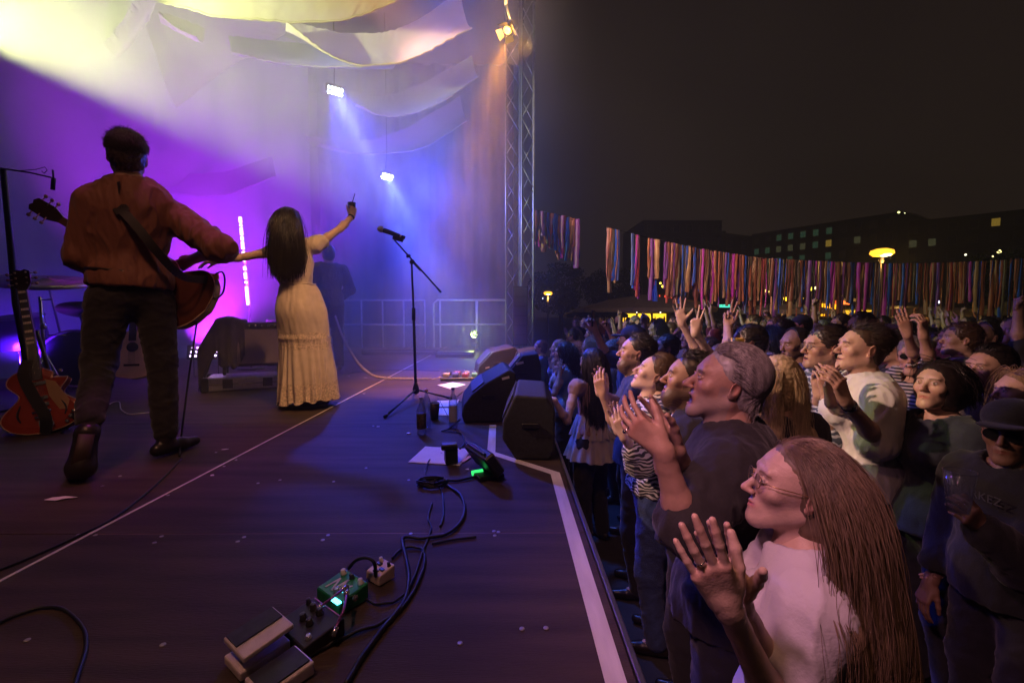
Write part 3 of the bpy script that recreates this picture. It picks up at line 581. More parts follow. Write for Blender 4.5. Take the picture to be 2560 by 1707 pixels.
# ---- effect pedals: sloped boxes with knobs
def boxM(px, py, yaw): p = fl(px, py); return V((p.x, p.y, 0)), yawm(yaw)
def pedal(px, py, yaw, w, d, h, m, label, knobs=(), knobm=None, extra=None, slope=.3):
    o, M = boxM(px, py, yaw); T = lambda x, y, z: o + M @ V((x, y, z)); t = empty('effect_pedal', o, label, 'effect pedal', 'effect pedals on the stage floor')
    mb = MB(); hf, hb = h * (1 - slope), h; b = .004
    mb.prism([T(-w / 2, -d / 2, .003), T(-w / 2, d / 2, .003), T(-w / 2, d / 2, hb), T(-w / 2, -d / 2, hf)], M @ V((w, 0, 0))); c = mb.build('enclosure', m, t); bv = c.modifiers.new('bevel', 'BEVEL'); bv.width = .004; bv.segments = 2
    n = V((0, -(hb - hf), d)).normalized(); Mt = M @ dirm(n, (0, 1, 0)); zt = lambda y: hf + (hb - hf) * (y / d + .5)
    for (x, y, r, hh, km) in knobs:
        mb = MB(); mb.lathe(T(x, y, zt(y)), [(r, 0), (r * .96, hh * .2), (r * .8, hh * .3), (r * .76, hh), (r * .5, hh * 1.03)], 14, M @ Matrix.Rotation(math.atan2(hb - hf, d), 3, 'X')); mb.build('knob' if hh > .009 else 'footswitch', km, t)
    if extra: extra(t, T, M, zt)
    return t, T, M
M_kb = mat('knob_black', (.02, .02, .022), .3); M_kw = mat('knob_white', (.6, .58, .58), .3); M_ks = mat('knob_silver', (.5, .5, .52), .25, .9)
M_pgreen = mat('pedal_green', (.01, .20, .07), .35, .2, .1); M_pw = mat('pedal_cream', (.60, .50, .46), .45); M_pb = mat('pedal_black', (.02, .02, .026), .45, .2, .3); M_psil = mat('pedal_silver', (.62, .55, .58), .4, .1, .15, 30)
def strip_mesh(mb, T, pts, w, zt, th=.0012):
    for (x0, y0), (x1, y1) in zip(pts, pts[1:]):
        d = V((x1 - x0, y1 - y0, 0)); n = V((-d.y, d.x, 0)).normalized() * w / 2
        mb.prism([T(x0 - n.x, y0 - n.y, zt(y0 - n.y) + .0006), T(x1 - n.x, y1 - n.y, zt(y1 - n.y) + .0006), T(x1 + n.x, y1 + n.y, zt(y1 + n.y) + .0006), T(x0 + n.x, y0 + n.y, zt(y0 + n.y) + .0006)], (0, 0, th))
def gx(t, T, M, zt):
    mb = MB(); strip_mesh(mb, T, [(-.035, -.03), (-.028, .012), (-.008, -.028), (0, .02), (.012, -.026), (.030, .012)], .006, zt); mb.build('zigzag_mark', M_kw, t)
    mb = MB(); mb.box(T(.043, -.045, zt(-.045) + .002), (.03, .012, .004), M); mb.lathe(T(.028, -.043, zt(-.043)), [(.004, 0), (.004, .004), (.002, .005)], 8, M); mb.build('indicator_light', mat('led_cyan', (.1, .7, .9), .4, emit=(.1, .75, 1), estr=6), t)
    mb = MB(); mb.tube([T(-.062, .0, .03), T(-.05, .0, .03)], .008, 8); mb.tube([T(.062, .0, .03), T(.05, .0, .03)], .008, 8); mb.build('jack', M_ks, t)
YP = R(-38)
pedal(857, 1500, YP, .115, .088, .052, M_pgreen, 'green effect pedal with a white zigzag mark and glowing cyan light', [(-.038, .028, .009, .014, M_kw), (.042, .030, .009, .014, M_kw), (.0, .03, .008, .013, M_kb), (.012, -.024, .010, .012, M_ks)], extra=gx)
def gw(t, T, M, zt):
    mb = MB(); 
    for x, y in ((-.012, .006), (.014, -.006), (.002, -.018)): mb.box(T(x, y, zt(y) + .002), (.016, .010, .006), M)
    mb.build('switch_block', M_kb, t); mb = MB(); mb.tube([T(-.034, 0, .02), T(-.046, 0, .02), T(-.052, -.01, .012)], .006, 8); mb.build('plug', M_kb, t)
pedal(952, 1448, YP, .062, .058, .045, M_pw, 'small cream effect pedal farthest along the row', [(-.02, .018, .007, .012, M_kw), (.02, .016, .006, .012, M_kb)], extra=gw)
def gb(t, T, M, zt):
    mb = MB(); strip_mesh(mb, T, [(-.062, .048), (.06, .048)], .003, zt); strip_mesh(mb, T, [(-.055, .036), (.0, .036)], .002, zt); mb.build('edge_line', mat('violet_line', (.4, .2, .5), .4), t)
    mb = MB(); mb.tube([T(-.01, -.048, zt(-.048)), T(-.01, -.055, zt(-.05) + .012)], .0035, 8); mb.build('toggle', M_ks, t)
pedal(775, 1592, YP, .140, .105, .050, M_pb, 'black effect pedal with five chrome topped knobs', [(-.028, .026, .0095, .015, M_kb), (.002, .026, .0095, .015, M_kb), (-.018, -.006, .0095, .015, M_kb), (.012, -.006, .0095, .015, M_kb), (-.058, .030, .007, .014, M_kb), (.05, -.03, .009, .008, M_ks)], extra=gb)
# chrome caps and two patch leads
mp = MB(); A1 = fl(868, 1480); A1.z = .07; 
def patch(pts, lb):
    P = [fl(x, y, z) for x, y, z in pts]; mb = MB(); mb.tube(catmull(P, 8), .0035, 8); o = mb.build('patch_lead', mat('braided_violet', (.35, .12, .45), .35, .5, .6, 300), label=lb, cat='cable', off=P[0])
    for e, f_ in ((0, 1), (-1, -2)): mb = MB(); mb.tube([P[e] - P[0], P[e] - P[0] + (P[f_] - P[e]).normalized() * .02], .007, 8); mb.build('plug', M_ks, o, off=(0, 0, 0))
patch([(868, 1465, .07), (835, 1490, .075), (808, 1510, .06), (790, 1528, .045)], 'short violet braided patch lead lying across the green pedal')
patch([(868, 1475, .07), (860, 1520, .07), (845, 1555, .05), (832, 1590, .03)], 'violet braided patch lead hanging off the green pedal front')
cable([fl(872, 1420, .05), fl(890, 1400, .08), fl(915, 1393, .09), fl(935, 1405, .08), fl(940, 1440, .03)], .005, 'thick black lead arching from the green pedal to the cream one')
# silver double treadle pedal
o, M = boxM(662, 1665, YP); T = lambda x, y, z: o + M @ V((x, y, z)); t = empty('treadle_pedal', o, 'silver double treadle pedal with black rubber pads nearest to us', 'effect pedal', 'effect pedals on the stage floor')
mb = MB()
for x0 in (-.075, .03):
    mb.prism([T(x0, -.055, .003), T(x0, .055, .003), T(x0, .055, .034), T(x0, -.055, .024)], M @ V((.085, 0, 0)))
c = mb.build('enclosure', M_psil, t); bv = c.modifiers.new('bevel', 'BEVEL'); bv.width = .004; bv.segments = 2
mb = MB(); mb.prism([T(-.088, -.050, .045), T(-.088, .060, .062), T(-.088, .060, .074), T(-.088, -.050, .057)], M @ V((.105, 0, 0))); c = mb.build('treadle', M_psil, t); bv = c.modifiers.new('bevel', 'BEVEL'); bv.width = .003; bv.segments = 2
mb = MB(); zz = lambda y: .0575 + (y + .05) / .11 * .017
mb.prism([T(-.083, -.046, zz(-.046) + .0006), T(-.028, -.046, zz(-.046) + .0006), T(-.028, .055, zz(.055) + .0006), T(-.083, .055, zz(.055) + .0006)], (0, 0, .003)); zb = lambda y: .024 + (y + .055) / .11 * .010
mb.prism([T(.038, -.048, zb(-.048) + .0006), T(.107, -.048, zb(-.048) + .0006), T(.107, .048, zb(.048) + .0006), T(.038, .048, zb(.048) + .0006)], (0, 0, .004)); mb.build('rubber_pad', mat('rubber_pad', (.02, .02, .025), .5, 0, .4, 60), t)
mb = MB(); mb.box(T(-.036, 0.002, .0675), (.012, .09, .0014), M @ Matrix.Rotation(math.atan2(.017, .11), 3, 'X')); mb.build('gold_line', mat('gold', (.7, .45, .12), .3, .9), t)

# ---- guitars (outline extruded into a body with rounded rim)
def guitar_outline(L=.46, wl=.40, wu=.30, waist=.24, cut=True):
    """half outlines down the body axis: y from 0 (tail) to L (neck joint)"""
    pts = []; n = 26
    def half(t, side):
        w = wl / 2 * math.exp(-((t - .27) / .30) ** 2 / 1.2) ; w2 = wu / 2 * math.exp(-((t - .80) / .24) ** 2 / 1.2); x = max((w ** 3 + w2 ** 3) ** (1 / 3), .0) * 1.0
        if t < .12: x *= math.sqrt(max(0, 1 - ((.12 - t) / .12) ** 2)) * .999 + .001
        if t > .9: x *= math.sqrt(max(0.02, 1 - ((t - .9) / .1) ** 2))
        if cut and side > 0 and t > .80: x = min(x, .03 + (1.0 - t) * .02 + max(0, .10 - abs(t - .86)) * .6)
        return x
    left = [(-half(i / n, -1), L * i / n) for i in range(n + 1)]; right = [(half(i / n, 1), L * i / n) for i in range(n, -1, -1)]; return left + right[:-1]
def guitar(name, org, ax, up, s, m_top, m_side, label, hollow=.07, neck=True, cut=True, parts='full', group=None):
    """ax: direction tail -> headstock; up: normal of the front"""
    y = V(ax).normalized(); z = V(up); z = (z - y * z.dot(y)).normalized(); x = y.cross(z); T = lambda a, b, c: V(org) + (x * a + y * b + z * c) * s; t = empty(name, org, label, 'guitar', group); O = guitar_outline(cut=cut); n = len(O)
    mb = MB(); rings = []
    for (k, zz) in ((.90, -hollow / 2 - .004), (.985, -hollow / 2), (1.0, -hollow / 2 + .006), (1.0, hollow / 2 - .006), (.985, hollow / 2)):
        rings.append([T(a * k, .21 + (b - .21) * k, zz) for a, b in O])
    vs = [p for r_ in rings for p in r_]; fs = [(i * n + j, i * n + (j + 1) % n, (i + 1) * n + (j + 1) % n, (i + 1) * n + j) for i in range(4) for j in range(n)]; fs.append(tuple(reversed(range(n)))); mb.add(vs, fs, 0, False); mb.build('body', m_side, t)
    mb = MB(); r1 = [T(a * .985, .21 + (b - .21) * .985, hollow / 2) for a, b in O]; r2 = [T(a * .80, .21 + (b - .21) * .80, hollow / 2 + .008) for a, b in O]; mb.add(r1 + r2, [(j, (j + 1) % n, n + (j + 1) % n, n + j) for j in range(n)] + [tuple(range(n, 2 * n))], 0, False); mb.build('top', m_top, t)
    mb = MB(); mb.tube([T(a * .99, .21 + (b - .21) * .99, hollow / 2) for a, b in O] + [T(O[0][0] * .99, .21 + (O[0][1] - .21) * .99, hollow / 2)], .0035 * s, 5); mb.tube([T(a * .99, .21 + (b - .21) * .99, -hollow / 2) for a, b in O] + [T(O[0][0] * .99, .21 + (O[0][1] - .21) * .99, -hollow / 2)], .003 * s, 5); mb.build('binding', mat('binding', (.62, .42, .22), .4), t)
    L0, L1 = .40, 1.00; hz = hollow / 2 + .012
    mb = MB(); mb.prism([T(-.027, L0, hz - .018), T(.027, L0, hz - .018), T(.0215, L1, hz - .012), T(-.0215, L1, hz - .012)], z * .020 * s); mb.build('neck', mat('neck_wood', (.12, .05, .03), .4), t)
    fb = MB(); fb.prism([T(-.029, L0 - .04, hz + .004), T(.029, L0 - .04, hz + .004), T(.0215, L1, hz + .010), T(-.0215, L1, hz + .010)], z * .004 * s); fb_ = fb.build('fretboard', mat('ebony', (.015, .012, .012), .35), t)
    mk = MB()
    for i, f in enumerate((1, 3, 5, 7, 9, 12, 15, 17)):
        yy = L1 - .62 * (1 - 2 ** (-(f - .5) / 12)); w = .018
        if yy > L0 - .03: zz = hz + .0085 + .006 * (yy - L0) / .6; mk.prism([T(-w, yy - .008, zz), T(w, yy - .008, zz), T(w, yy + .008, zz), T(-w, yy + .008, zz)], z * .0012)
    mk.build('inlay', mat('pearl', (.75, .62, .50), .3), fb_)
    hd = MB(); hd.prism([T(-.022, L1, hz - .012), T(.022, L1, hz - .012), T(.045, L1 + .06, hz - .02), T(.042, L1 + .15, hz - .03), T(.018, L1 + .165, hz - .032), T(0, L1 + .155, hz - .031), T(-.018, L1 + .165, hz - .032), T(-.042, L1 + .15, hz - .03), T(-.045, L1 + .06, hz - .02)], z * .014 * s); h_ = hd.build('headstock', mat('head_wood', (.03, .015, .012), .3), t)
    for sx in (-1, 1):
        for k in range(3):
            pg = MB(); b = L1 + .055 + k * .04; pg.tube([T(sx * .03, b, hz - .022), T(sx * .075, b, hz - .022)], .0035 * s, 6); pg.lathe(T(sx * .07, b, hz - .022), [(.004, -.008), (.010, -.004), (.010, .004), (.004, .008)], 8, dirm(z)); pg.lathe(T(sx * .026, b, hz - .006), [(.006, 0), (.006, .006), (.004, .007)], 8, Matrix((x, y, z)).transposed()); pg.build('tuning_peg', mat('brass', (.55, .38, .22), .3, .9), t)
    st_ = MB()
    for i in range(6): a = -.018 + i * .0072; st_.tube([T(a * 1.3, .12, hollow / 2 + .022), T(a * 1.2, L0, hz + .010), T(a, L1, hz + .017)], .0008 * s, 4, cap=False)
    st_.build('strings', M_ks, t)
    return t, T, z
M_red = mat('guitar_orange_red', (.36, .055, .03), .22, 0, .15, 5); M_redd = mat('guitar_side_red', (.20, .03, .02), .25)
# semi hollow red guitar on its stand at the left edge
tail = at(122, 1085, 3.0); headp = at(58, 690, 3.25)
g1, T1, z1 = guitar('electric_guitar', tail + V((0, 0, .0)), headp - tail, (.55, -1, .25), 1.02, M_red, M_redd, 'orange red hollow body guitar leaning on its stand at left')
mb = MB(); hw = .043
for yb in (.335, .235, .19): mb.prism([T1(-.04, yb - .011, hw), T1(.04, yb - .011, hw), T1(.04, yb + .011, hw), T1(-.04, yb + .011, hw)], z1 * .014)
mb.build('pickup', M_ks, g1)
mb = MB(); mb.prism([T1(.035, .36, hw), T1(.085, .33, hw + .004), T1(.14, .19, hw + .004), T1(.12, .13, hw + .004), T1(.085, .14, hw + .002), T1(.045, .24, hw + .002)], z1 * .003); mb.build('pickguard', mat('pickguard_tan', (.50, .30, .16), .35), g1)
mb = MB(); mb.tube([T1(-.045, .145, hw + .012), T1(.045, .145, hw + .012)], .007, 8); mb.tube([T1(-.035, .11, hw + .012), T1(.035, .105, hw + .012)], .009, 8); mb.tube([T1(.03, .13, hw + .02), T1(.05, .05, hw + .02), T1(.02, .0, hw + .01)], .005, 8); mb.prism([T1(-.02, .0, hw), T1(.02, .0, hw), T1(.025, .09, hw), T1(-.025, .09, hw)], z1 * .006)
for a, b in ((.13, .08), (.15, .11), (.11, .05), (.12, .40)): mb.lathe(T1(a, b, hw - .002), [(.011, 0), (.010, .014), (.006, .015)], 10, dirm(z1))
mb.build('metal_hardware', M_ks, g1)
mb = MB()
for sx in (-1, 1): mb.tube([T1(sx * .105 + sx * .012 * math.sin(k * .8), .10 + k * .022, hw + .0035) for k in range(6)], [.003, .005, .006, .006, .005, .003], 6)
mb.build('sound_hole', M_ink, g1)
mb = MB(); sp = catmull([T1(-.02, .50, .06), T1(-.05, .40, .075), T1(-.02, .25, .08), T1(.02, .10, .075), T1(.0, -.01, .05)], 10)
for p, q_ in zip(sp, sp[1:]): d = (q_ - p); w = d.cross(z1).normalized() * .030; mb.add([p - w, p + w, q_ + w, q_ - w, p - w + z1 * .003, p + w + z1 * .003, q_ + w + z1 * .003, q_ - w + z1 * .003], [(0, 1, 2, 3), (7, 6, 5, 4), (0, 4, 5, 1), (3, 2, 6, 7), (0, 3, 7, 4), (1, 5, 6, 2)])
mb.build('strap', M_cord, g1)
gs = empty('guitar_stand', (tail.x, tail.y, 0), 'black guitar stand under the orange red guitar', 'guitar stand')
mb = MB(); b0 = V((tail.x - .02, tail.y + .12, 0)); mb.tube([b0 + V((0, 0, .10)), T1(0, .75, -.08)], .013, 8)
for dx, dy in ((-.25, -.12), (.25, -.12), (0, .25)): mb.tube([b0 + V((0, 0, .22)), b0 + V((dx, dy, .012))], .011, 8)
for sx in (-1, 1): mb.tube([b0 + V((0, 0, .12)), T1(sx * .08, -.02, -.07), T1(sx * .08, -.025, .06)], .009, 8)
mb.build('frame', M_black, gs)
# pale acoustic guitar behind the guitarist's legs
tl = at(335, 948, 4.3); g2, T2, z2 = guitar('acoustic_guitar', tl, at(352, 520, 4.6) - tl, (.35, -1, .1), 1.0, mat('pale_top', (.72, .55, .52), .4), mat('pale_side', (.30, .2, .18), .4), 'pale acoustic guitar seen between the guitarist legs', hollow=.10, cut=False)
mb = MB(); mb.lathe(T2(.0, .30, .060), [(.001, 0), (.046, 0), (.046, .003), (.001, .003)], 24, dirm(z2)); mb.build('sound_hole', M_ink, g2); mb = MB(); mb.prism([T2(-.06, .12, .059), T2(.06, .12, .059), T2(.06, .14, .059), T2(-.06, .14, .059)], z2 * .008); mb.build('bridge', M_black, g2)

# ---- amplifier with jacket on a flight case
yw = R(25); o = fl(598, 975); o = V((o.x, o.y + .16, 0)); M = yawm(yw); T = lambda x, y, z: o + M @ V((x, y, z))
fc = empty('flight_case', o, 'low silver flight case under the amplifier', 'flight case'); M_case = mat('case_silver', (.42, .40, .44), .35, .6, .15, 40); M_fcb = mat('case_black', (.02, .02, .025), .5)
mb = MB(); mb.box(T(0, 0, .075), (.72, .40, .135), M, bev=.012); mb.build('shell', M_case, fc)
mb = MB()
for x in (-.36, .36):
    for y in (-.2, .2): mb.box(T(x, y, .075), (.07, .05, .145), M, bev=.012)
mb.build('corner', M_black, fc)
mb = MB(); mb.box(T(-.16, -.203, .08), (.09, .012, .09), M, bev=.004); mb.box(T(.2, -.203, .08), (.09, .012, .09), M, bev=.004); mb.build('latch', M_black, fc)
mb = MB(); mb.box(T(0, -.2035, .075), (.64, .004, .012), M); mb.build('edge_strip', M_chrome, fc)
am = empty('amplifier', T(0, 0, .2), 'combo amplifier with grey grille standing on the flight case', 'amplifier')
mb = MB(); mb.box(T(.06, .03, .47), (.62, .28, .46), M, bev=.025); mb.build('cabinet', mat('tolex', (.03, .025, .03), .7, 0, .2, 100, .3, 200), am)
mb = MB(); mb.box(T(.10, -.114, .45), (.50, .010, .36), M, bev=.008); mb.build('grille_cloth', mat('grille_cloth', (.22, .17, .17), .9, 0, .3, 160, .3, 400), am)
mb = MB(); mb.box(T(.10, -.115, .665), (.50, .008, .05), M); mb.build('control_panel', M_kb, am)
for i in range(7): mb = MB(); mb.lathe(T(-.08 + i * .06, -.12, .665), [(.012, 0), (.010, .018), (.005, .019)], 10, dirm(M @ V((0, -1, 0)))); mb.build('knob', M_ks, am)
for x in (-.2, .3):
    for y in (-.07, .13): mb = MB(); mb.lathe(T(x, y, .185), [(.03, -.014), (.032, 0), (.03, .014)], 14, dirm(M @ V((1, 0, 0)))); mb.box(T(x, y, .225), (.03, .03, .035), M); mb.build('caster', M_black, am)
# jacket: cloth sheet draped over the left top of the amp
def jk(u, v):
    x = -.36 + .36 * u; w = v * 2 - 1; top = .715 + .05 * math.exp(-((u - .55) / .35) ** 2) - .05 * max(0, .2 - u) * 5 * .6
    y = .03 + w * .20; z = top - max(0, abs(w) - .55) ** 1.0 * (.95 if w < 0 else .8) * (1.0 - .25 * math.sin(u * 7)) - max(0, .28 - u) * .9
    if abs(w) > .55: y = .03 + math.copysign(.165 + .03 * math.sin(u * 21) * (abs(w) - .5) * 2, w)
    z += .012 * mnoise.noise(V((u * 9, v * 7, 2))) ; return T(x - max(0, .25 - u) * .25, y, z)
mb = MB(); mb.grid(jk, 50, 50); jo = mb.build('jacket', mat('jacket_cloth', (.035, .028, .035), .9, 0, .3, 20, .5, 60, sheen=.3), label='dark jacket thrown over the amplifier', cat='jacket', off=T(-.1, 0, .7)); sm = jo.modifiers.new('thick', 'SOLIDIFY'); sm.thickness = .008
# second amp behind with pale top
o2 = fl(705, 925); o2 = V((o2.x + .05, o2.y + .2, 0)); T3 = lambda x, y, z: o2 + M @ V((x, y, z))
a2 = empty('amplifier', o2, 'second amplifier with a pale curved top, behind the singer', 'amplifier'); mb = MB(); mb.box(T3(0, 0, .36), (.66, .3, .60), M, bev=.03); mb.build('cabinet', mat('tolex', (.03, .025, .03)), a2)
mb = MB(); mb.box(T3(0, 0, .69), (.62, .27, .06), M, bev=.025); mb.build('top_panel', mat('pale_top2', (.5, .4, .45), .4), a2); mb = MB(); mb.box(T3(0, -.153, .33), (.56, .008, .42), M); mb.build('grille_cloth', mat('grille_cloth', (.2, .2, .2)), a2)
# led par on the floor
lp = at(514, 879, 5.6); lpo = empty('led_flood_light', lp, 'flat led floor lamp with rows of bright violet dots', 'stage light'); mb = MB(); Mp = dirm((.35, -1, .25)); mb.box(lp - Mp @ V((0, 0, .03)), (.40, .18, .05), Mp, bev=.01); mb.build('housing', M_black, lpo)
M_dot = mat('led_dot', (.8, .6, 1), .4, emit=(.72, .45, 1), estr=14); mb = MB()
for i in range(7):
    for j in range(3): mb.lathe(lp + Mp @ V(((i - 3) * .052 + .01 * j, (j - 1) * .05, -.004)), [(.001, 0), (.011, 0), (.011, .004), (.001, .005)], 8, Mp)
mb.build('led_lens', M_dot, lpo); mb = MB(); mb.tube([lp - V((.15, 0, .05)), V((lp.x - .15, lp.y, .02)), V((lp.x + .15, lp.y, .02)), lp - V((-.15, 0, .05))], .008, 6); mb.build('bracket', M_black, lpo)
# vertical led tube
ta, tb_ = at(600, 543, 6.5), at(620, 762, 6.5); lt = empty('led_tube', tb_, 'upright led tube of pink white segments against the backdrop', 'stage light')
M_seg = mat('led_segment', (1, .8, 1), .4, emit=(1, .55, .95), estr=6); mb = MB(); mb.tube([ta + V((0, .03, 0)), tb_ + V((0, .03, 0))], .02, 8); mb.build('tube_body', M_white, lt)
for a, b in [(0, .06), (.08, .10), (.12, .20), (.22, .26), (.28, .36), (.39, .43), (.46, .50), (.56, .60), (.63, .70), (.73, .75), (.79, 1.0)]:
    mb = MB(); mb.tube([ta.lerp(tb_, a), ta.lerp(tb_, b)], .019, 8); mb.build('light_segment', M_seg, lt)
mb = MB(); mb.tube([tb_ + V((0, .03, 0)), V((tb_.x, tb_.y + .03, .02))], .012, 8); mb.lathe((tb_.x, tb_.y + .03, .003), [(.18, 0), (.18, .012), (.03, .02)], 20); mb.build('stand', M_black, lt)

# ---- drum kit and stands at the left
dk = at(215, 850, 5.0); kit = empty('drum_kit', (dk.x, dk.y, 0), 'drum kit glimpsed in blue light left of the guitarist', 'drum kit'); M_drum = mat('drum_shell', (.035, .025, .05), .3, 0, .1); M_skinD = mat('drum_head', (.22, .18, .22), .5); M_cym = mat('cymbal_bronze', (.35, .26, .12), .3, .9, .2, 30)
bc = V((dk.x, dk.y, .32)); Mb = dirm((.35, -1, 0)); mb = MB(); mb.lathe(bc, [(.27, -.22), (.30, -.2), (.30, .2), (.275, .22)], 36, Mb); mb.build('bass_drum', M_drum, kit); mb = MB(); mb.lathe(bc + Mb @ V((0, 0, .215)), [(.001, 0), (.27, 0), (.27, .004), (.001, .005)], 36, Mb); mb.build('drum_skin', mat('skin_dark', (.06, .05, .07), .35), kit)
mb = MB(); mb.tube([bc + Mb @ V((.295 * math.cos(a / 5.73), .295 * math.sin(a / 5.73), .22)) for a in range(37)], .014, 6, cap=False); mb.build('hoop', mat('hoop', (.30, .22, .30), .4), kit)
def cym(p, r, tilt, lb='cymbal'): mb = MB(); mb.lathe(p, [(r, 0), (r * .5, .018), (r * .14, .03), (r * .10, .045), (.004, .05)], 36, Matrix.Rotation(R(tilt), 3, 'X') @ Matrix.Rotation(R(tilt * .6), 3, 'Y')); mb.build(lb, M_cym, kit); mb = MB(); mb.tube([V(p) + V((0, 0, .06)), V(p) - V((0, 0, .02)), V((p.x + .05, p.y + .1, .3)), V((p.x + .05, p.y + .1, .02))], .011, 8); mb.build('cymbal_stand', M_chrome, kit)
cym(at(120, 706, 4.9), .42, 12); cym(at(215, 775, 4.9), .24, -18); cym(at(30, 700, 5.3), .3, 14)
for px, py, r, h, Y in ((45, 830, .22, .3, 4.7), (250, 800, .16, .18, 5.1)): p = at(px, py, Y); mb = MB(); mb.lathe(p, [(r, -h / 2), (r, h / 2)], 28, Matrix.Rotation(R(12), 3, 'X')); mb.build('tom_drum', M_drum, kit); mb = MB(); mb.lathe(p + V((0, 0, h / 2 + .002)), [(r * .98, 0), (r * .98, .004)], 28, Matrix.Rotation(R(12), 3, 'X')); mb.build('drum_skin', M_skinD, kit); mb = MB(); mb.tube([p, (p.x, p.y, .03)], .012, 6); mb.build('drum_leg', M_chrome, kit)
hp = at(112, 850, 4.2); mb = MB(); mb.tube([at(100, 742, 4.2), at(112, 905, 4.2)], .014, 8); mb.tube([at(98, 750, 4.2), at(130, 748, 4.2)], .007, 6); mb.lathe(at(108, 815, 4.2), [(.02, -.03), (.028, 0), (.02, .03)], 10); mb.tube([at(120, 838, 4.2), at(165, 838, 4.2)], .006, 6)
for dx in (-.2, .2): mb.tube([at(112, 880, 4.2), V((hp.x + dx, hp.y, .015))], .008, 6)
mb.build('hardware_stand', M_chrome, label='chrome drum hardware stand right of the guitar neck', cat='drum stand', off=(hp.x, hp.y, 0))
# tall overhead microphone stand at left edge
b1 = at(40, 760, 3.5); s1 = empty('microphone_stand', (b1.x, b1.y, 0), 'tall dark microphone stand with boom at the far left edge', 'microphone stand')
mb = MB(); top = at(8, 425, 3.5); mb.tube([V((b1.x + .1, b1.y, .03)), b1, at(25, 600, 3.5), top], [.02, .022, .02, .018], 8); mb.build('pole', M_black, s1); mb = MB(); mb.tube([at(-40, 415, 3.5), at(75, 432, 3.5), at(128, 444, 3.5)], .006, 6); mb.build('boom', M_black, s1)
mb = MB(); mb.tube([at(40, 428, 3.5), at(90, 424, 3.5), at(112, 418, 3.5), at(118, 426, 3.5), at(110, 434, 3.5), at(104, 428, 3.5)], .003, 5); mb.build('cable_loop', M_cord, s1)
mb = MB(); mb.tube([at(132, 425, 3.5), at(134, 450, 3.5)], .006, 6); mb.tube([at(134, 445, 3.5), at(132, 475, 3.5)], .014, 10); mb.build('microphone', M_black, s1)
for dx, dy in ((-.35, -.1), (.35, -.1), (0, .35)): mb = MB(); mb.tube([V((b1.x + .1, b1.y, .1)), V((b1.x + .1 + dx, b1.y + dy, .015))], .010, 6); mb.build('leg', M_black, s1)
# ---- pedalboard at the far right
pb = fl(1165, 950); bo = V((pb.x, pb.y, 0)); pbd = empty('pedal_board', bo, 'board of small colourful effect pedals before the far monitor', 'pedal board'); mb = MB(); mb.box(bo + V((0, .1, .02)), (.62, .34, .035), yawm(.1), bev=.006); mb.build('board', M_black, pbd)
rs = random.Random(3)
for i in range(10):
    c_ = [(.5, .45, .5), (.05, .05, .4), (.5, .1, .1), (.1, .4, .2), (.45, .45, .05), (.03, .03, .04), (.5, .2, .45)][i % 7]; p = bo + V((-.24 + (i % 5) * .115, .03 + (i // 5) * .15, .058)); mb = MB(); mb.box(p, (.07, .11, .045), yawm(rs.uniform(-.1, .1)), bev=.005); k = mb.build('mini_pedal', mat('mini%d' % (i % 7), c_, .4), pbd)
    mb = MB(); mb.lathe(p + V((-.015, .03, .022)), [(.008, 0), (.007, .012)], 8); mb.lathe(p + V((.015, .03, .022)), [(.008, 0), (.007, .012)], 8); mb.build('knob', M_ks, k, off=(0, 0, 0)) if False else mb.build('knob', M_ks, pbd)
mb = MB()
for i in range(3): mb.lathe(bo + V((-.2 + i * .2, -.02, .083)), [(.006, 0), (.006, .004), (.003, .005)], 8)
mb.build('indicator_light', mat('led_red', (1, .2, .2), .4, emit=(1, .25, .4), estr=5), pbd)

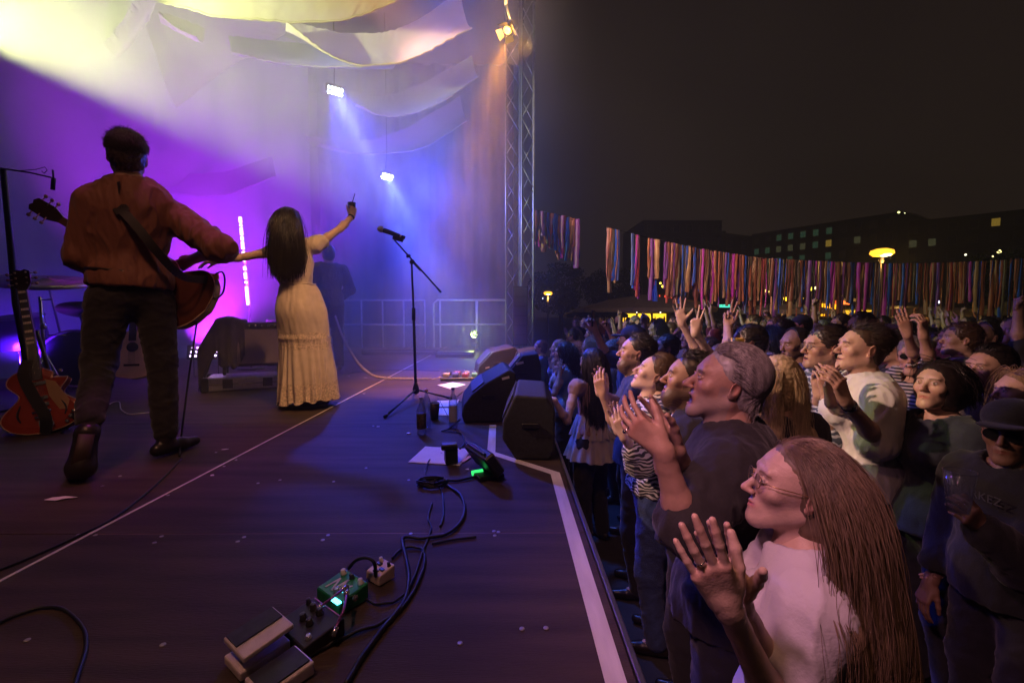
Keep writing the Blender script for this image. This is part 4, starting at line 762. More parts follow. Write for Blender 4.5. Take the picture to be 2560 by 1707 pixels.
# ================================================================ PEOPLE: bodies are signed-distance surfaces meshed by surface nets
class Field:
    def __init__(s, lo, hi, h):
        s.h = h; s.lo = np.array(lo, float) - 2 * h; n = np.ceil((np.array(hi, float) + 2 * h - s.lo) / h).astype(int) + 1
        s.n = n; s.F = np.full(tuple(n), 1.0, np.float32); s.ax = [(s.lo[i] + np.arange(n[i]) * h).astype(np.float32) for i in range(3)]
    def sub(s, lo, hi):
        a = np.clip(np.floor((np.array(lo) - s.lo) / s.h).astype(int), 0, s.n); b = np.clip(np.ceil((np.array(hi) - s.lo) / s.h).astype(int) + 1, 0, s.n)
        if np.any(b <= a): return None
        sl = tuple(slice(a[i], b[i]) for i in range(3))
        X = s.ax[0][sl[0]][:, None, None]; Y = s.ax[1][sl[1]][None, :, None]; Z = s.ax[2][sl[2]][None, None, :]
        return sl, X, Y, Z
    def comb(s, sl, d, k, sub=False):
        F = s.F[sl]
        if sub:
            d = -d
            if k > 0: hh = np.maximum(k - np.abs(F - d), 0) / k; s.F[sl] = np.maximum(F, d) + hh * hh * k * .25
            else: s.F[sl] = np.maximum(F, d)
        else:
            if k > 0: hh = np.maximum(k - np.abs(F - d), 0) / k; s.F[sl] = np.minimum(F, d) - hh * hh * k * .25
            else: s.F[sl] = np.minimum(F, d)
    def cap(s, a, b, ra, rb, k=0.02, sub=False, flat=None):
        a = np.array(a, float); b = np.array(b, float); m = max(ra, rb) + k + 3 * s.h
        r = s.sub(np.minimum(a, b) - m, np.maximum(a, b) + m)
        if r is None: return
        sl, X, Y, Z = r; ab = b - a; L = max(ab @ ab, 1e-9)
        px, py, pz = X - a[0], Y - a[1], Z - a[2]
        t = np.clip((px * ab[0] + py * ab[1] + pz * ab[2]) / L, 0, 1)
        d = np.sqrt((px - t * ab[0]) ** 2 + (py - t * ab[1]) ** 2 + (pz - t * ab[2]) ** 2) - (ra + (rb - ra) * t)
        s.comb(sl, d.astype(np.float32), k, sub)
    def ell(s, c, rad, k=0.02, M=None, sub=False):
        c = np.array(c, float); rad = np.array(rad, float); m = rad.max() + k + 3 * s.h
        r = s.sub(c - m, c + m)
        if r is None: return
        sl, X, Y, Z = r; x, y, z = X - c[0], Y - c[1], Z - c[2]
        if M is not None:
            M = np.array(M)  # columns are the local axes
            x, y, z = (x * M[0, 0] + y * M[1, 0] + z * M[2, 0], x * M[0, 1] + y * M[1, 1] + z * M[2, 1], x * M[0, 2] + y * M[1, 2] + z * M[2, 2])
        k0 = np.sqrt((x / rad[0]) ** 2 + (y / rad[1]) ** 2 + (z / rad[2]) ** 2); k1 = np.sqrt((x / rad[0] ** 2) ** 2 + (y / rad[1] ** 2) ** 2 + (z / rad[2] ** 2) ** 2) + 1e-6
        s.comb(sl, (k0 * (k0 - 1) / k1).astype(np.float32), k, sub)
    def plane(s, p, n):
        """keep the side the normal points away from"""
        p = np.array(p, float); n = np.array(n, float); n /= np.linalg.norm(n)
        d = (s.ax[0][:, None, None] - p[0]) * n[0] + (s.ax[1][None, :, None] - p[1]) * n[1] + (s.ax[2][None, None, :] - p[2]) * n[2]
        s.F = np.maximum(s.F, d.astype(np.float32))
    def mesh(s):
        F, n = s.F, s.n; S = F < 0
        C = np.zeros(tuple(n - 1), np.uint8)
        for i in (0, 1):
            for j in (0, 1):
                for k in (0, 1): C += S[i:n[0] - 1 + i, j:n[1] - 1 + j, k:n[2] - 1 + k]
        act = np.argwhere((C > 0) & (C < 8)); idx = np.full(tuple(n - 1), -1, np.int64); idx[act[:, 0], act[:, 1], act[:, 2]] = np.arange(len(act))
        acc = np.zeros((len(act), 3)); cnt = np.zeros(len(act))
        cor = [(i, j, k) for i in (0, 1) for j in (0, 1) for k in (0, 1)]
        val = {c: F[act[:, 0] + c[0], act[:, 1] + c[1], act[:, 2] + c[2]] for c in cor}
        for a in cor:
            for ax in range(3):
                if a[ax] == 0:
                    b = list(a); b[ax] = 1; b = tuple(b); va, vb = val[a], val[b]; m = (va < 0) != (vb < 0)
                    t = np.where(m, va / np.where(m, va - vb, 1), 0); p = np.tile(np.array(a, float), (len(act), 1)); p[:, ax] += t
                    acc[m] += p[m]; cnt[m] += 1
        P = s.lo + (act + acc / cnt[:, None]) * s.h
        faces = []
        for ax in range(3):
            sl0 = [slice(None)] * 3; sl1 = [slice(None)] * 3; sl0[ax] = slice(0, -1); sl1[ax] = slice(1, None)
            a, b = S[tuple(sl0)], S[tuple(sl1)]
            for flip in (False, True):
                m = (a & ~b) if not flip else (~a & b); e = np.argwhere(m); u, w = (ax + 1) % 3, (ax + 2) % 3
                e = e[(e[:, u] > 0) & (e[:, w] > 0) & (e[:, u] < n[u] - 1) & (e[:, w] < n[w] - 1)]
                def g(du, dw): q = e.copy(); q[:, u] += du; q[:, w] += dw; return idx[q[:, 0], q[:, 1], q[:, 2]]
                q = np.stack([g(-1, -1), g(0, -1), g(0, 0), g(-1, 0)], 1)
                if flip: q = q[:, ::-1]
                faces.append(q)
        fc = np.concatenate(faces) if faces else np.zeros((0, 4), int)
        return P, fc[(fc >= 0).all(1)]
def np_mesh(name, parts, mats, parent=None, org=(0, 0, 0), cols=None):
    """parts: list of (P, F, mi) joined in one mesh; cols: per-part colour arrays"""
    vs = []; fs = []; mi = []; cc = []; b = 0
    for i, (P, Fc, m) in enumerate(parts):
        vs.append(P - np.array(org)); fs.append(Fc + b); mi.append(np.full(len(Fc), m)); b += len(P)
        if cols: cc.append(cols[i] if cols[i] is not None else np.full((len(P), 3), .5))
    vs = np.concatenate(vs); fs = np.concatenate(fs); mi = np.concatenate(mi)
    me = bpy.data.meshes.new(name); me.vertices.add(len(vs)); me.vertices.foreach_set('co', vs.astype(np.float32).ravel())
    me.loops.add(len(fs) * 4); me.loops.foreach_set('vertex_index', fs.astype(np.int32).ravel())
    me.polygons.add(len(fs)); me.polygons.foreach_set('loop_start', np.arange(0, len(fs) * 4, 4, dtype=np.int32))
    for m in mats: me.materials.append(m)
    me.polygons.foreach_set('material_index', mi.astype(np.int32)); me.polygons.foreach_set('use_smooth', np.ones(len(fs), bool))
    me.update(calc_edges=True)
    if cols:
        ca = me.color_attributes.new('Col', 'FLOAT_COLOR', 'POINT'); c4 = np.ones((len(vs), 4), np.float32); c4[:, :3] = np.concatenate(cc); ca.data.foreach_set('color', c4.ravel())
    me.validate()
    o = bpy.data.objects.new(name, me); COL.objects.link(o)
    if parent: o.parent = parent
    return o
def fbm(P, seed, sc, an=(1, 1, 1)):
    """cheap smooth noise: sum of sines in turned directions"""
    rs = np.random.RandomState(seed); o = np.zeros(len(P)); Q = P * np.array(an)
    for i in range(7):
        d = rs.randn(3); d /= np.linalg.norm(d); f = sc * (1 + .5 * i); o += np.sin(Q @ d * f + rs.rand() * 6.28 + 1.3 * np.sin(Q @ np.roll(d, 1) * f * .6)) / (1 + .45 * i)
    return o / 3
def normals(P, Fc):
    a = P[Fc[:, 2]] - P[Fc[:, 0]]; b = P[Fc[:, 3]] - P[Fc[:, 1]]; n = np.cross(a, b); N = np.zeros_like(P)
    for i in range(4): np.add.at(N, Fc[:, i], n)
    return N / (np.linalg.norm(N, axis=1, keepdims=True) + 1e-9)
A = lambda v: np.array(v, float)
def frame(fwd, up=(0, 0, 1)):
    """3x3 with columns x (person's left), y (-forward), z (up): heads look along local -y"""
    y = -A(fwd) / np.linalg.norm(fwd); z = A(up) - y * (A(up) @ y); z /= np.linalg.norm(z); x = np.cross(y, z); return np.stack([x, y, z], 1)
M_skin = mat('skin', (.5, .3, .2), 0.46, 0, 0.08, 45, 0.12, 260, attr=True, spec=0.45)
M_eye = mat('eye', (.5, .5, .5), 0.08, 0, 0, 1, attr=True)

def head_mesh(c, M, s=1.0, h=0.0035, skin=(.52, .32, .24), brow=(.07, .045, .03), mouth='closed', beard=None, female=False, eyes='open', neck_to=None, nose=1.0, iris=(.10, .09, .07), ear=True, squint=0.0, neck_r=None):
    """head in local coordinates (m), face along -y, then turned by M and moved to c"""
    L = []
    lo, hi = (-.10, -.145, -.17 if neck_to is None else -.16), (.10, .12, .145)
    f = Field(lo, hi, h / s); op = {'closed': 0, 'smile': .003, 'open': .020, 'part': .006}[mouth]
    f.ell((0, .020, .038), (.076, .097, .090), 0)
    f.ell((0, -.030, .012), (.066, .066, .080), .03)
    jw = .048 if female else .055
    f.ell((0, -.040, -.055), (jw, .050, .052), .03)
    f.cap((-jw * .95, .008, -.05), (-.016, -.078, -.098), .018, .013, .025); f.cap((jw * .95, .008, -.05), (.016, -.078, -.098), .018, .013, .025)
    f.ell((0, -.083, -.098 - op * .7), (.020 if female else .024, .017, .017), .02); f.ell((0, -.070, -.085 - op * .6), (.034, .026, .024), .02)
    f.cap((-.04, -.080, .036), (.04, -.080, .036), .010 if not female else .007, .010 if not female else .007, .02)
    for sx in (-1, 1): f.ell((sx * .043, -.066, -.014), (.022, .018, .017), .025)
    for sx in (-1, 1): f.ell((sx * .031, -.098, .013), (.017, .012, .012), .014, sub=True)
    # nose
    f.cap((0, -.086, .022), (0, -.112 - .006 * nose, -.022), .0065, .0105 * nose, .012)
    for sx in (-1, 1): f.cap((sx * .011, -.104, -.028), (sx * .008, -.112, -.026), .0075, .006, .007)
    for sx in (-1, 1): f.ell((sx * .006, -.112, -.0345), (.003, .005, .003), .003, sub=True)
    # mouth
    f.ell((0, -.080, -.060), (.028, .020, .022), .015)
    w = .023 if mouth != 'smile' else .029; up = .005 if mouth == 'smile' else 0
    for sx in (-1, 1):
        f.cap((0, -.0985, -.053), (sx * w, -.084, -.058 + up), .0052, .003, .004)
        f.cap((0, -.0975, -.0645 - op), (sx * w * .9, -.083, -.060 + up - op * .5), .0062, .003, .004)
    f.ell((0, -.0995, -.0590 - op * .5), (w * .92, .010, .0015 + op * .62), .002, sub=True)
    # eyelids: thin rolls round the ball
    for sx in (-1, 1):
        f.ell((sx * .031, -.0805, .014), (.0125, .0125, .0125), .002)
        f.cap((sx * .018, -.090, .0125), (sx * .031, -.0955, .0212 - squint * .005), .0026, .0028, .003); f.cap((sx * .031, -.0955, .0212 - squint * .005), (sx * .045, -.084, .0140), .0028, .0026, .003)
        f.cap((sx * .019, -.090, .011), (sx * .031, -.0945, .0065 + squint * .004), .0022, .0025, .003); f.cap((sx * .031, -.0945, .0065 + squint * .004), (sx * .044, -.084, .011), .0025, .0022, .003)
    if ear:
        for sx in (-1, 1):
            Me = np.array(Matrix.Rotation(R(-14), 3, 'X') @ Matrix.Rotation(R(sx * 22), 3, 'Z'))
            f.ell((sx * .080, .014, .000), (.0075, .019, .031), .004, M=Me); f.ell((sx * .087, .010, .002), (.006, .011, .018), .004, M=Me, sub=True); f.ell((sx * .076, .005, -.025), (.006, .009, .010), .004)
    nr = neck_r or (.050 if female else .060)
    if beard and beard[1] > .7:   # a beard with body
        f.ell((0, -.058, -.092), (.054, .046, .048), .02); f.ell((0, -.05, -.12), (.04, .035, .03), .02); f.ell((0, -.0995, -.0590 - op * .5), (w * .8, .016, .004 + op * .62), .003, sub=True)
    f.cap((0, .028, -.02), (0, .02, -.16), nr * .95 / 1.0, nr, .03)
    P, Fc = f.mesh(); x, y, z = P.T
    base = np.tile(A(skin), (len(P), 1))
    def paint(w_, col): nonlocal base; w_ = np.clip(w_, 0, 1)[:, None]; base = base * (1 - w_) + A(col) * w_
    ax = np.abs(x); sk = A(skin)
    # ruddier cheeks / nose / ears
    paint(.35 * np.exp(-((ax - .040) ** 2 + (z + .02) ** 2) / .0006) * (y < -.03), sk * A((1.05, .72, .70))); paint(.4 * np.exp(-(x ** 2 + (z + .025) ** 2) / .0003) * (y < -.1), sk * A((1.05, .7, .68))); paint(.5 * (ax > .079), sk * A((1.05, .68, .62)))
    lip = np.exp(-((x / (w * 1.05)) ** 4 + ((z + .0590 + op * .5 - up * (ax / w) ** 2) / (.0075 + op * .6)) ** 4)) * (y < -.078)
    paint(lip * .9, sk * A((.85, .45, .42)) if not female else sk * A((.80, .34, .36)))
    if op > 0:
        paint(2.2 * np.exp(-((x / (w * .85)) ** 4 + ((z + .0590 + op * .5) / (.0006 + op * .55)) ** 4)) * (y > -.0985) * (y < -.07), (.05, .012, .012))
        paint(1.5 * np.exp(-((x / (w * .6)) ** 4 + ((z + .0560 + .000) / (.0016 + op * .12)) ** 4)) * (y > -.0985) * (y < -.075), (.75, .70, .62))
    br = np.exp(-(((z - .0335 + .25 * (ax - .03) ** 2 / .03) / (.0045 if not female else .0032)) ** 2)) * (ax > .012) * (ax < .052) * (y < -.06); paint(br * .9, brow)
    if beard:
        col, am = beard; reg = 1 / (1 + np.exp((z + .038 + .9 * np.clip(y + .02, -.2, 1) * -0.15) / .004)) * (y < .012) * (z > -.16)
        jawline = 1 / (1 + np.exp((z + .045 - 2.0 * np.clip(y + .02, 0, 1)) / .006)); must = np.exp(-((x / .03) ** 4 + ((z + .044) / .008) ** 2)) * (y < -.08)
        side = (ax > .05) * (y < .01) * (y > -.03) * (z < .0)
        reg = np.clip(np.maximum(np.maximum(reg * ((ax > .032) | (z < -.070)), must), side * .8), 0, 1) * (1 - np.clip(lip, 0, 1))
        paint(reg * am * (.85 + .15 * np.sin(x * 900) * np.sin(z * 800)), col)
    # eyes: white + iris + pupil; gaze straight ahead
    for sx in (-1, 1):
        d = np.sqrt((x - sx * .031) ** 2 + (y + .0805) ** 2 + (z - .014) ** 2); ball = (d < .0138) * (y < -.083); rr = np.sqrt((x - sx * .031) ** 2 + (z - .014) ** 2)
        lid = (z > .0195 - squint * .004) | (z < .0075 + squint * .004)
        e = ball & ~lid & (rr < .0115)
        if eyes == 'open': base[e] = (.78, .74, .72); base[e & (rr < .0064)] = iris; base[e & (rr < .0030)] = (.01, .01, .01)
        paint(.75 * np.exp(-((rr - .0118) / .0016) ** 2) * (z > .0145) * (y < -.07), sk * .22)
    N = normals(P, Fc); P = P + N * (.0004 * fbm(P, 3, 180))[:, None]
    P = (P * s) @ np.array(M).T + A(c)
    return P, Fc, base
def hand_prims(f, w, M, s=1.0, curl=(.3, .35, .4, .45), spread=.12, thumb=.5, side=1, k=.006, thcurl=.3):
    """adds a hand to field f: wrist w, M columns = (toward the thumb side, along the fingers, palm normal)"""
    M = np.array(M); T = lambda p: A(w) + M @ (A(p) * s)
    L = [.078, .086, .082, .074]; kx = [.027, .009, -.010, -.027]; ky = [.088, .092, .088, .080]; ph = [(.043, .026, .021), (.048, .030, .022), (.044, .028, .021), (.034, .021, .018)]
    r0 = [.0086, .0088, .0084, .0074]
    f.cap(T((0, -.01, 0)), T((0, .02, 0)), .025 * s, .023 * s, .015)
    for i in range(4):
        f.cap(T((kx[i] * .62, .018, 0)), T((kx[i], ky[i], .002)), .0150 * s, .0112 * s, .012)
    f.ell(T((0.002, .055, -.008)), (.030 * s, .032 * s, .012 * s), .012, M=M); f.ell(T((.026, .034, -.010)), (.016 * s, .026 * s, .014 * s), .012, M=M)
    for i in range(4):
        p = A((kx[i], ky[i], .002)); a = 0.0; sp = spread * (1.5 - i) / 1.5; c = curl[i]
        for j in range(3):
            a += c * (1.0, 1.15, .75)[j]; d = A((math.sin(sp) * math.cos(a), math.cos(sp) * math.cos(a), -math.sin(a))); q = p + d * ph[i][j]
            f.cap(T(p), T(q), r0[i] * (1, .93, .86)[j] * s * 1.0, r0[i] * (.93, .86, .74)[j] * s, .0028); p = q
    p = A((.026, .022, -.008)); a = thumb
    for j, (ln, r1, r2) in enumerate(((.040, .0140, .0115), (.033, .0110, .0096), (.027, .0096, .0078))):
        aa = a - thcurl * j * .6; d = A((math.sin(aa), math.cos(aa), -.35 - .12 * j)); d /= np.linalg.norm(d); q = p + d * ln; f.cap(T(p), T(q), r1 * s, r2 * s, .006); p = q
def limb_mesh(shoulder, elbow, wrist, hM, side, s, h, skin, curl, spread, thumb, female=False, hs=None, thcurl=.3, upper=True, nails=False):
    hs = hs or s * (.92 if female else 1.0); pts = [A(elbow), A(wrist), A(wrist) + np.array(hM) @ A((0, .2 * hs, 0)), A(wrist) + np.array(hM) @ A((.08, .1, 0)) * hs, A(wrist) + np.array(hM) @ A((-.06, .1, -.08)) * hs]
    if upper: pts.append(A(shoulder))
    pts = np.array(pts); k = .84 if female else 1.0
    f = Field(pts.min(0) - .06, pts.max(0) + .06, h); k *= s
    if upper:
        f.cap(shoulder, A(shoulder) * .55 + A(elbow) * .45, .050 * k, .046 * k, 0); f.cap(A(shoulder) * .5 + A(elbow) * .5, elbow, .046 * k, .036 * k, .02)
    m = A(elbow) * .68 + A(wrist) * .32
    f.cap(elbow, m, .037 * k, .041 * k, .02 if upper else 0); f.cap(m, wrist, .040 * k, .0245 * k, .02); f.cap(A(wrist) * .8 + A(elbow) * .2, wrist, .027 * k, .0245 * k, .012)
    hand_prims(f, wrist, hM, hs, curl, spread, thumb, side, thcurl=thcurl)
    P, Fc = f.mesh(); N = normals(P, Fc); P = P + N * (.0003 * fbm(P, 5, 150))[:, None]
    Q = (P - A(wrist)) @ np.array(hM) / hs; col = np.tile(A(skin), (len(P), 1))
    kn = np.exp(-((Q[:, 1] - .09) / .010) ** 2) * (Q[:, 2] > 0) * .35 + (Q[:, 1] > .15) * .25
    kn = np.clip(kn, 0, 1)[:, None]; col = col * (1 - kn) + col * A((1.05, .70, .66)) * kn
    return P, Fc, col
def body_prims(f, J, k, off=0.0, female=False, legs=True, arms=True, bulk=1.0):
    """torso, hips and legs between the joints J; off grows everything (clothes)"""
    sl, sr, pv, nk = A(J['sl']), A(J['sr']), A(J['pv']), A(J['nk']); xx = (sl - sr); w = np.linalg.norm(xx); xx = xx / w; up = nk - pv; up /= np.linalg.norm(up); yy = np.cross(up, xx); M = np.stack([xx, yy, up], 1)
    o = off; b = bulk
    f.ell(nk * .78 + pv * .22, ((.165 if not female else .145) * b * k + o, .115 * b * k + o, .17 * k + o), 0, M=M)       # chest
    f.ell(nk * .52 + pv * .48, ((.145 if not female else .120) * b * k + o, .105 * b * k + o, .16 * k + o), .06, M=M)     # waist
    f.ell(nk * .10 + pv * .90, ((.165 if not female else .172) * b * k + o, .125 * b * k + o, .14 * k + o), .06, M=M)     # hips
    f.cap(sl - xx * .03 * k, nk - up * .03, .055 * k + o, .055 * k + o, .05); f.cap(sr + xx * .03 * k, nk - up * .03, .055 * k + o, .055 * k + o, .05)
    if female:
        for sx in (-1, 1): f.ell(nk * .72 + pv * .28 + xx * sx * .07 * k - yy * (.105 * k), (.062 * k + o, .055 * k + o, .062 * k + o), .04, M=M)
    if legs:
        for s_, kn, an, toe in (('hl', 'kl', 'al', 'tl'), ('hr', 'kr', 'ar', 'tr')):
            f.cap(J[s_], J[kn], .088 * k + o, .058 * k + o, .05); m = A(J[kn]) * .65 + A(J[an]) * .35; f.cap(J[kn], m, .057 * k + o, .056 * k + o, .03); f.cap(m, J[an], .055 * k + o, .038 * k + o, .03)
            if off == 0: f.cap(J[an], A(J[an]) * .4 + A(J[toe]) * .6, .030 * k, .016 * k, .01)
def joints(foot, yaw, s, lean=0.0, side_lean=0.0, ground=None, head=None, female=False):
    """default standing joints; yaw 0 faces -Y, positive turns counter-clockwise seen from above"""
    c, sn = math.cos(yaw), math.sin(yaw); foot = A(foot)
    def T(x, y, z): return foot + A((c * x - sn * y, sn * x + c * y, z))
    sw = (.165 if female else .185) * s
    J = dict(pv=T(0, 0, .96 * s), nk=T(side_lean, -lean * .5, 1.455 * s))
    J['sl'] = T(sw + side_lean, -lean * .45, 1.405 * s); J['sr'] = T(-sw + side_lean, -lean * .45, 1.405 * s)
    for a, sx in (('l', 1), ('r', -1)):
        J['h' + a] = T(sx * .085 * s, 0, .90 * s); J['k' + a] = T(sx * .10 * s, -.03 * s, .49 * s); J['a' + a] = T(sx * .11 * s, .02, .09 * s); J['t' + a] = T(sx * .13 * s, -.13 * s, .035 * s)
        J['e' + a] = T(sx * (sw + .05 * s), .02, 1.12 * s); J['w' + a] = T(sx * (sw + .04 * s), -.10 * s, .87 * s)
    J['hd'] = T(side_lean, -lean * .6 - .02, 1.63 * s); J['fwd'] = T(0, -1, 0) - foot; J['T'] = T
    return J
def wrinkle(P, Fc, amp, seed, sc=22, an=(1, 1, .45)):
    N = normals(P, Fc); n = fbm(P, seed, sc, an); n2 = fbm(P, seed + 9, sc * 2.4, an); n3 = fbm(P, seed + 5, sc * .5, an); r = (1 - np.abs(n) * 1.6); r = np.clip(r, -1, 1) ** 3
    r2 = np.clip(1 - np.abs(n2) * 1.8, -.6, 1)
    return P + N * (amp * (r * 1.1 + .55 * r2 + .8 * n3))[:, None]
def garment(J, k, kind, h, seed, female=False, sleeve=.5, hem=None, neck=.085, bulk=1.0, amp=.006, off=.014, sdir=None, v=0.0):
    """upper garment: torso with sleeves, cut at the hem and opened at the neck"""
    pts = [A(J[q]) for q in ('sl', 'sr', 'nk', 'pv')]; 
    for a in 'lr':
        pts.append(A(J['s' + a]) * (1 - min(sleeve * 2, 1)) + A(J['e' + a]) * min(sleeve * 2, 1))
        if sleeve > .5: pts.append(A(J['e' + a]) * (1 - (sleeve - .5) * 2) + A(J['w' + a]) * (sleeve - .5) * 2)
    pts = np.array(pts); lo = pts.min(0) - .24 * k; hi = pts.max(0) + .24 * k; lo[2] = min(lo[2], A(J['pv'])[2] - .16 * k); f = Field(lo, hi, h)
    body_prims(f, J, k, off, female, legs=False, bulk=bulk)
    up = A(J['nk']) - A(J['pv']); up /= np.linalg.norm(up)
    f.cap(A(J['pv']), A(J['pv']) - up * .06 * k, (.15 if female else .145) * bulk * k + off, (.16 if female else .15) * bulk * k + off, .04)
    for a in 'lr':
        S, E, Wr = A(J['s' + a]), A(J['e' + a]), A(J['w' + a]); t = min(sleeve * 2, 1); kk = k * (.86 if female else 1)
        if sleeve > 0: f.cap(S, S + (E - S) * t, .056 * kk + off, (.046 * kk + off * 1.5), .04)
        if sleeve > .5: t2 = (sleeve - .5) * 2; f.cap(E, E + (Wr - E) * t2, .042 * kk + off * 1.3, .034 * kk + off, .03)
    hz = A(J['pv']) - up * ((.06 if hem is None else hem) * k); f.plane(hz, -up)
    nk = A(J['nk']); nb = A(J['hd']) - nk; nb /= np.linalg.norm(nb)
    f.cap(nk - nb * .005, nk + nb * .25, neck * k, neck * k * 1.3, .008, sub=True)
    if v > 0: fw = A(J['fwd']); f.cap(nk + fw * .12 - nb * .02, nk + fw * .16 - nb * v, neck * k * .8, .02, .01, sub=True)
    P, Fc = f.mesh(); P = wrinkle(P, Fc, amp, seed); return P, Fc
def trousers(J, k, h, seed, female=False, wide=.012, amp=.005, bulk=1.0, to=1.0):
    pts = np.array([A(J[q]) for q in ('hl', 'hr', 'kl', 'kr', 'al', 'ar', 'pv')]); f = Field(pts.min(0) - .2, pts.max(0) + .2, h)
    sl, sr, pv = A(J['sl']), A(J['sr']), A(J['pv']); xx = sl - sr; xx /= np.linalg.norm(xx); up = A((0, 0, 1.)); yy = np.cross(up, xx); M = np.stack([xx, yy, up], 1)
    f.ell(pv - up * .02, ((.172 if female else .162) * bulk * k + wide, .125 * bulk * k + wide, .13 * k + wide), 0, M=M)
    for s_, kn, an in (('hl', 'kl', 'al'), ('hr', 'kr', 'ar')):
        H_, K_, A_ = A(J[s_]), A(J[kn]), A(J[an]); f.cap(H_, K_, .090 * k + wide, .064 * k + wide, .05); A2 = K_ + (A_ - K_) * to; f.cap(K_, A2, .062 * k + wide, .048 * k + wide, .03)
    f.plane(pv + up * .09 * k, up); P, Fc = f.mesh(); P = wrinkle(P, Fc, amp, seed, 20, (1, 1, 1.3)); return P, Fc
def shoe(mb, an, toe, k=1.0, up=(0, 0, 1), sole=True):
    a, t, u = A(an), A(toe), A(up); d = t - a; d = d - u * (d @ u); d /= np.linalg.norm(d); x = np.cross(d, u); base = a - u * .085 * k
    f = Field(np.minimum(base, t) - .16, np.maximum(base, t) + .16, .006)
    hl = base - d * .05 * k; f.cap(hl + u * .035 * k, base + d * .08 * k + u * .032 * k, .034 * k, .036 * k, 0); f.cap(base + d * .08 * k + u * .03 * k, base + d * .17 * k + u * .026 * k, .037 * k, .026 * k, .02); f.cap(base + u * .05 * k, a + u * .0, .038 * k, .042 * k, .03)
    f.plane(base - u * .001, -u); return f.mesh()

# ---------------------------------------------------------------- hair
def hair_shell(c, M, s, kind, h=.006, seed=0, vol=1.0):
    f = Field((-.13, -.13, -.17), (.13, .16, .16), h / s); v = .008 * vol; smooth = vol < .5
    f.ell((0, .024, .044), (.080 + v, .100 + v, .092 + v), 0)
    if kind in ('short', 'crop', 'back'):
        f.ell((0, .055, -.01) if not smooth else (0, .046, -.02), (.068 + v, .065 + v, .075) if not smooth else (.068, .060, .072), .03)
        f.ell((0, -.105, -.045), (.090, .105, .115), .012, sub=True)       # face opening
        for sx in (-1, 1): f.ell((sx * .088, .004, -.02), (.022, .030, .045), .01, sub=True)
        f.plane((0, 0, -.085), (0, -.1, -1))
    elif kind == 'bald':
        f.ell((0, .055, -.01), (.066 + v, .065 + v, .075), .03); f.ell((0, -.075, .01), (.095, .11, .14), .012, sub=True)
        for sx in (-1, 1): f.ell((sx * .088, .004, -.02), (.022, .030, .045), .01, sub=True)
        f.plane((0, 0, -.08), (0, -.1, -1))
    elif kind == 'long':
        f.ell((0, .05, -.03), (.076 + v, .070 + v, .12), .04); f.ell((0, -.110, -.050), (.078, .115, .118), .012, sub=True)
    elif kind == 'big':
        f.ell((0, .04, .0), (.112, .115, .13), .04); f.ell((0, -.115, -.050), (.074, .115, .112), .012, sub=True)
    P, Fc = f.mesh(); N = normals(P, Fc)
    st = .0035 * fbm(P, seed, 90, (1.2, .35, 1.2)) + (.004 if kind != 'bald' else .001) * fbm(P, seed + 4, 260, (1.4, .3, 1.4)); P = P + N * (st * (.25 if smooth else 1))[:, None]
    return (P * s) @ np.array(M).T + A(c), Fc
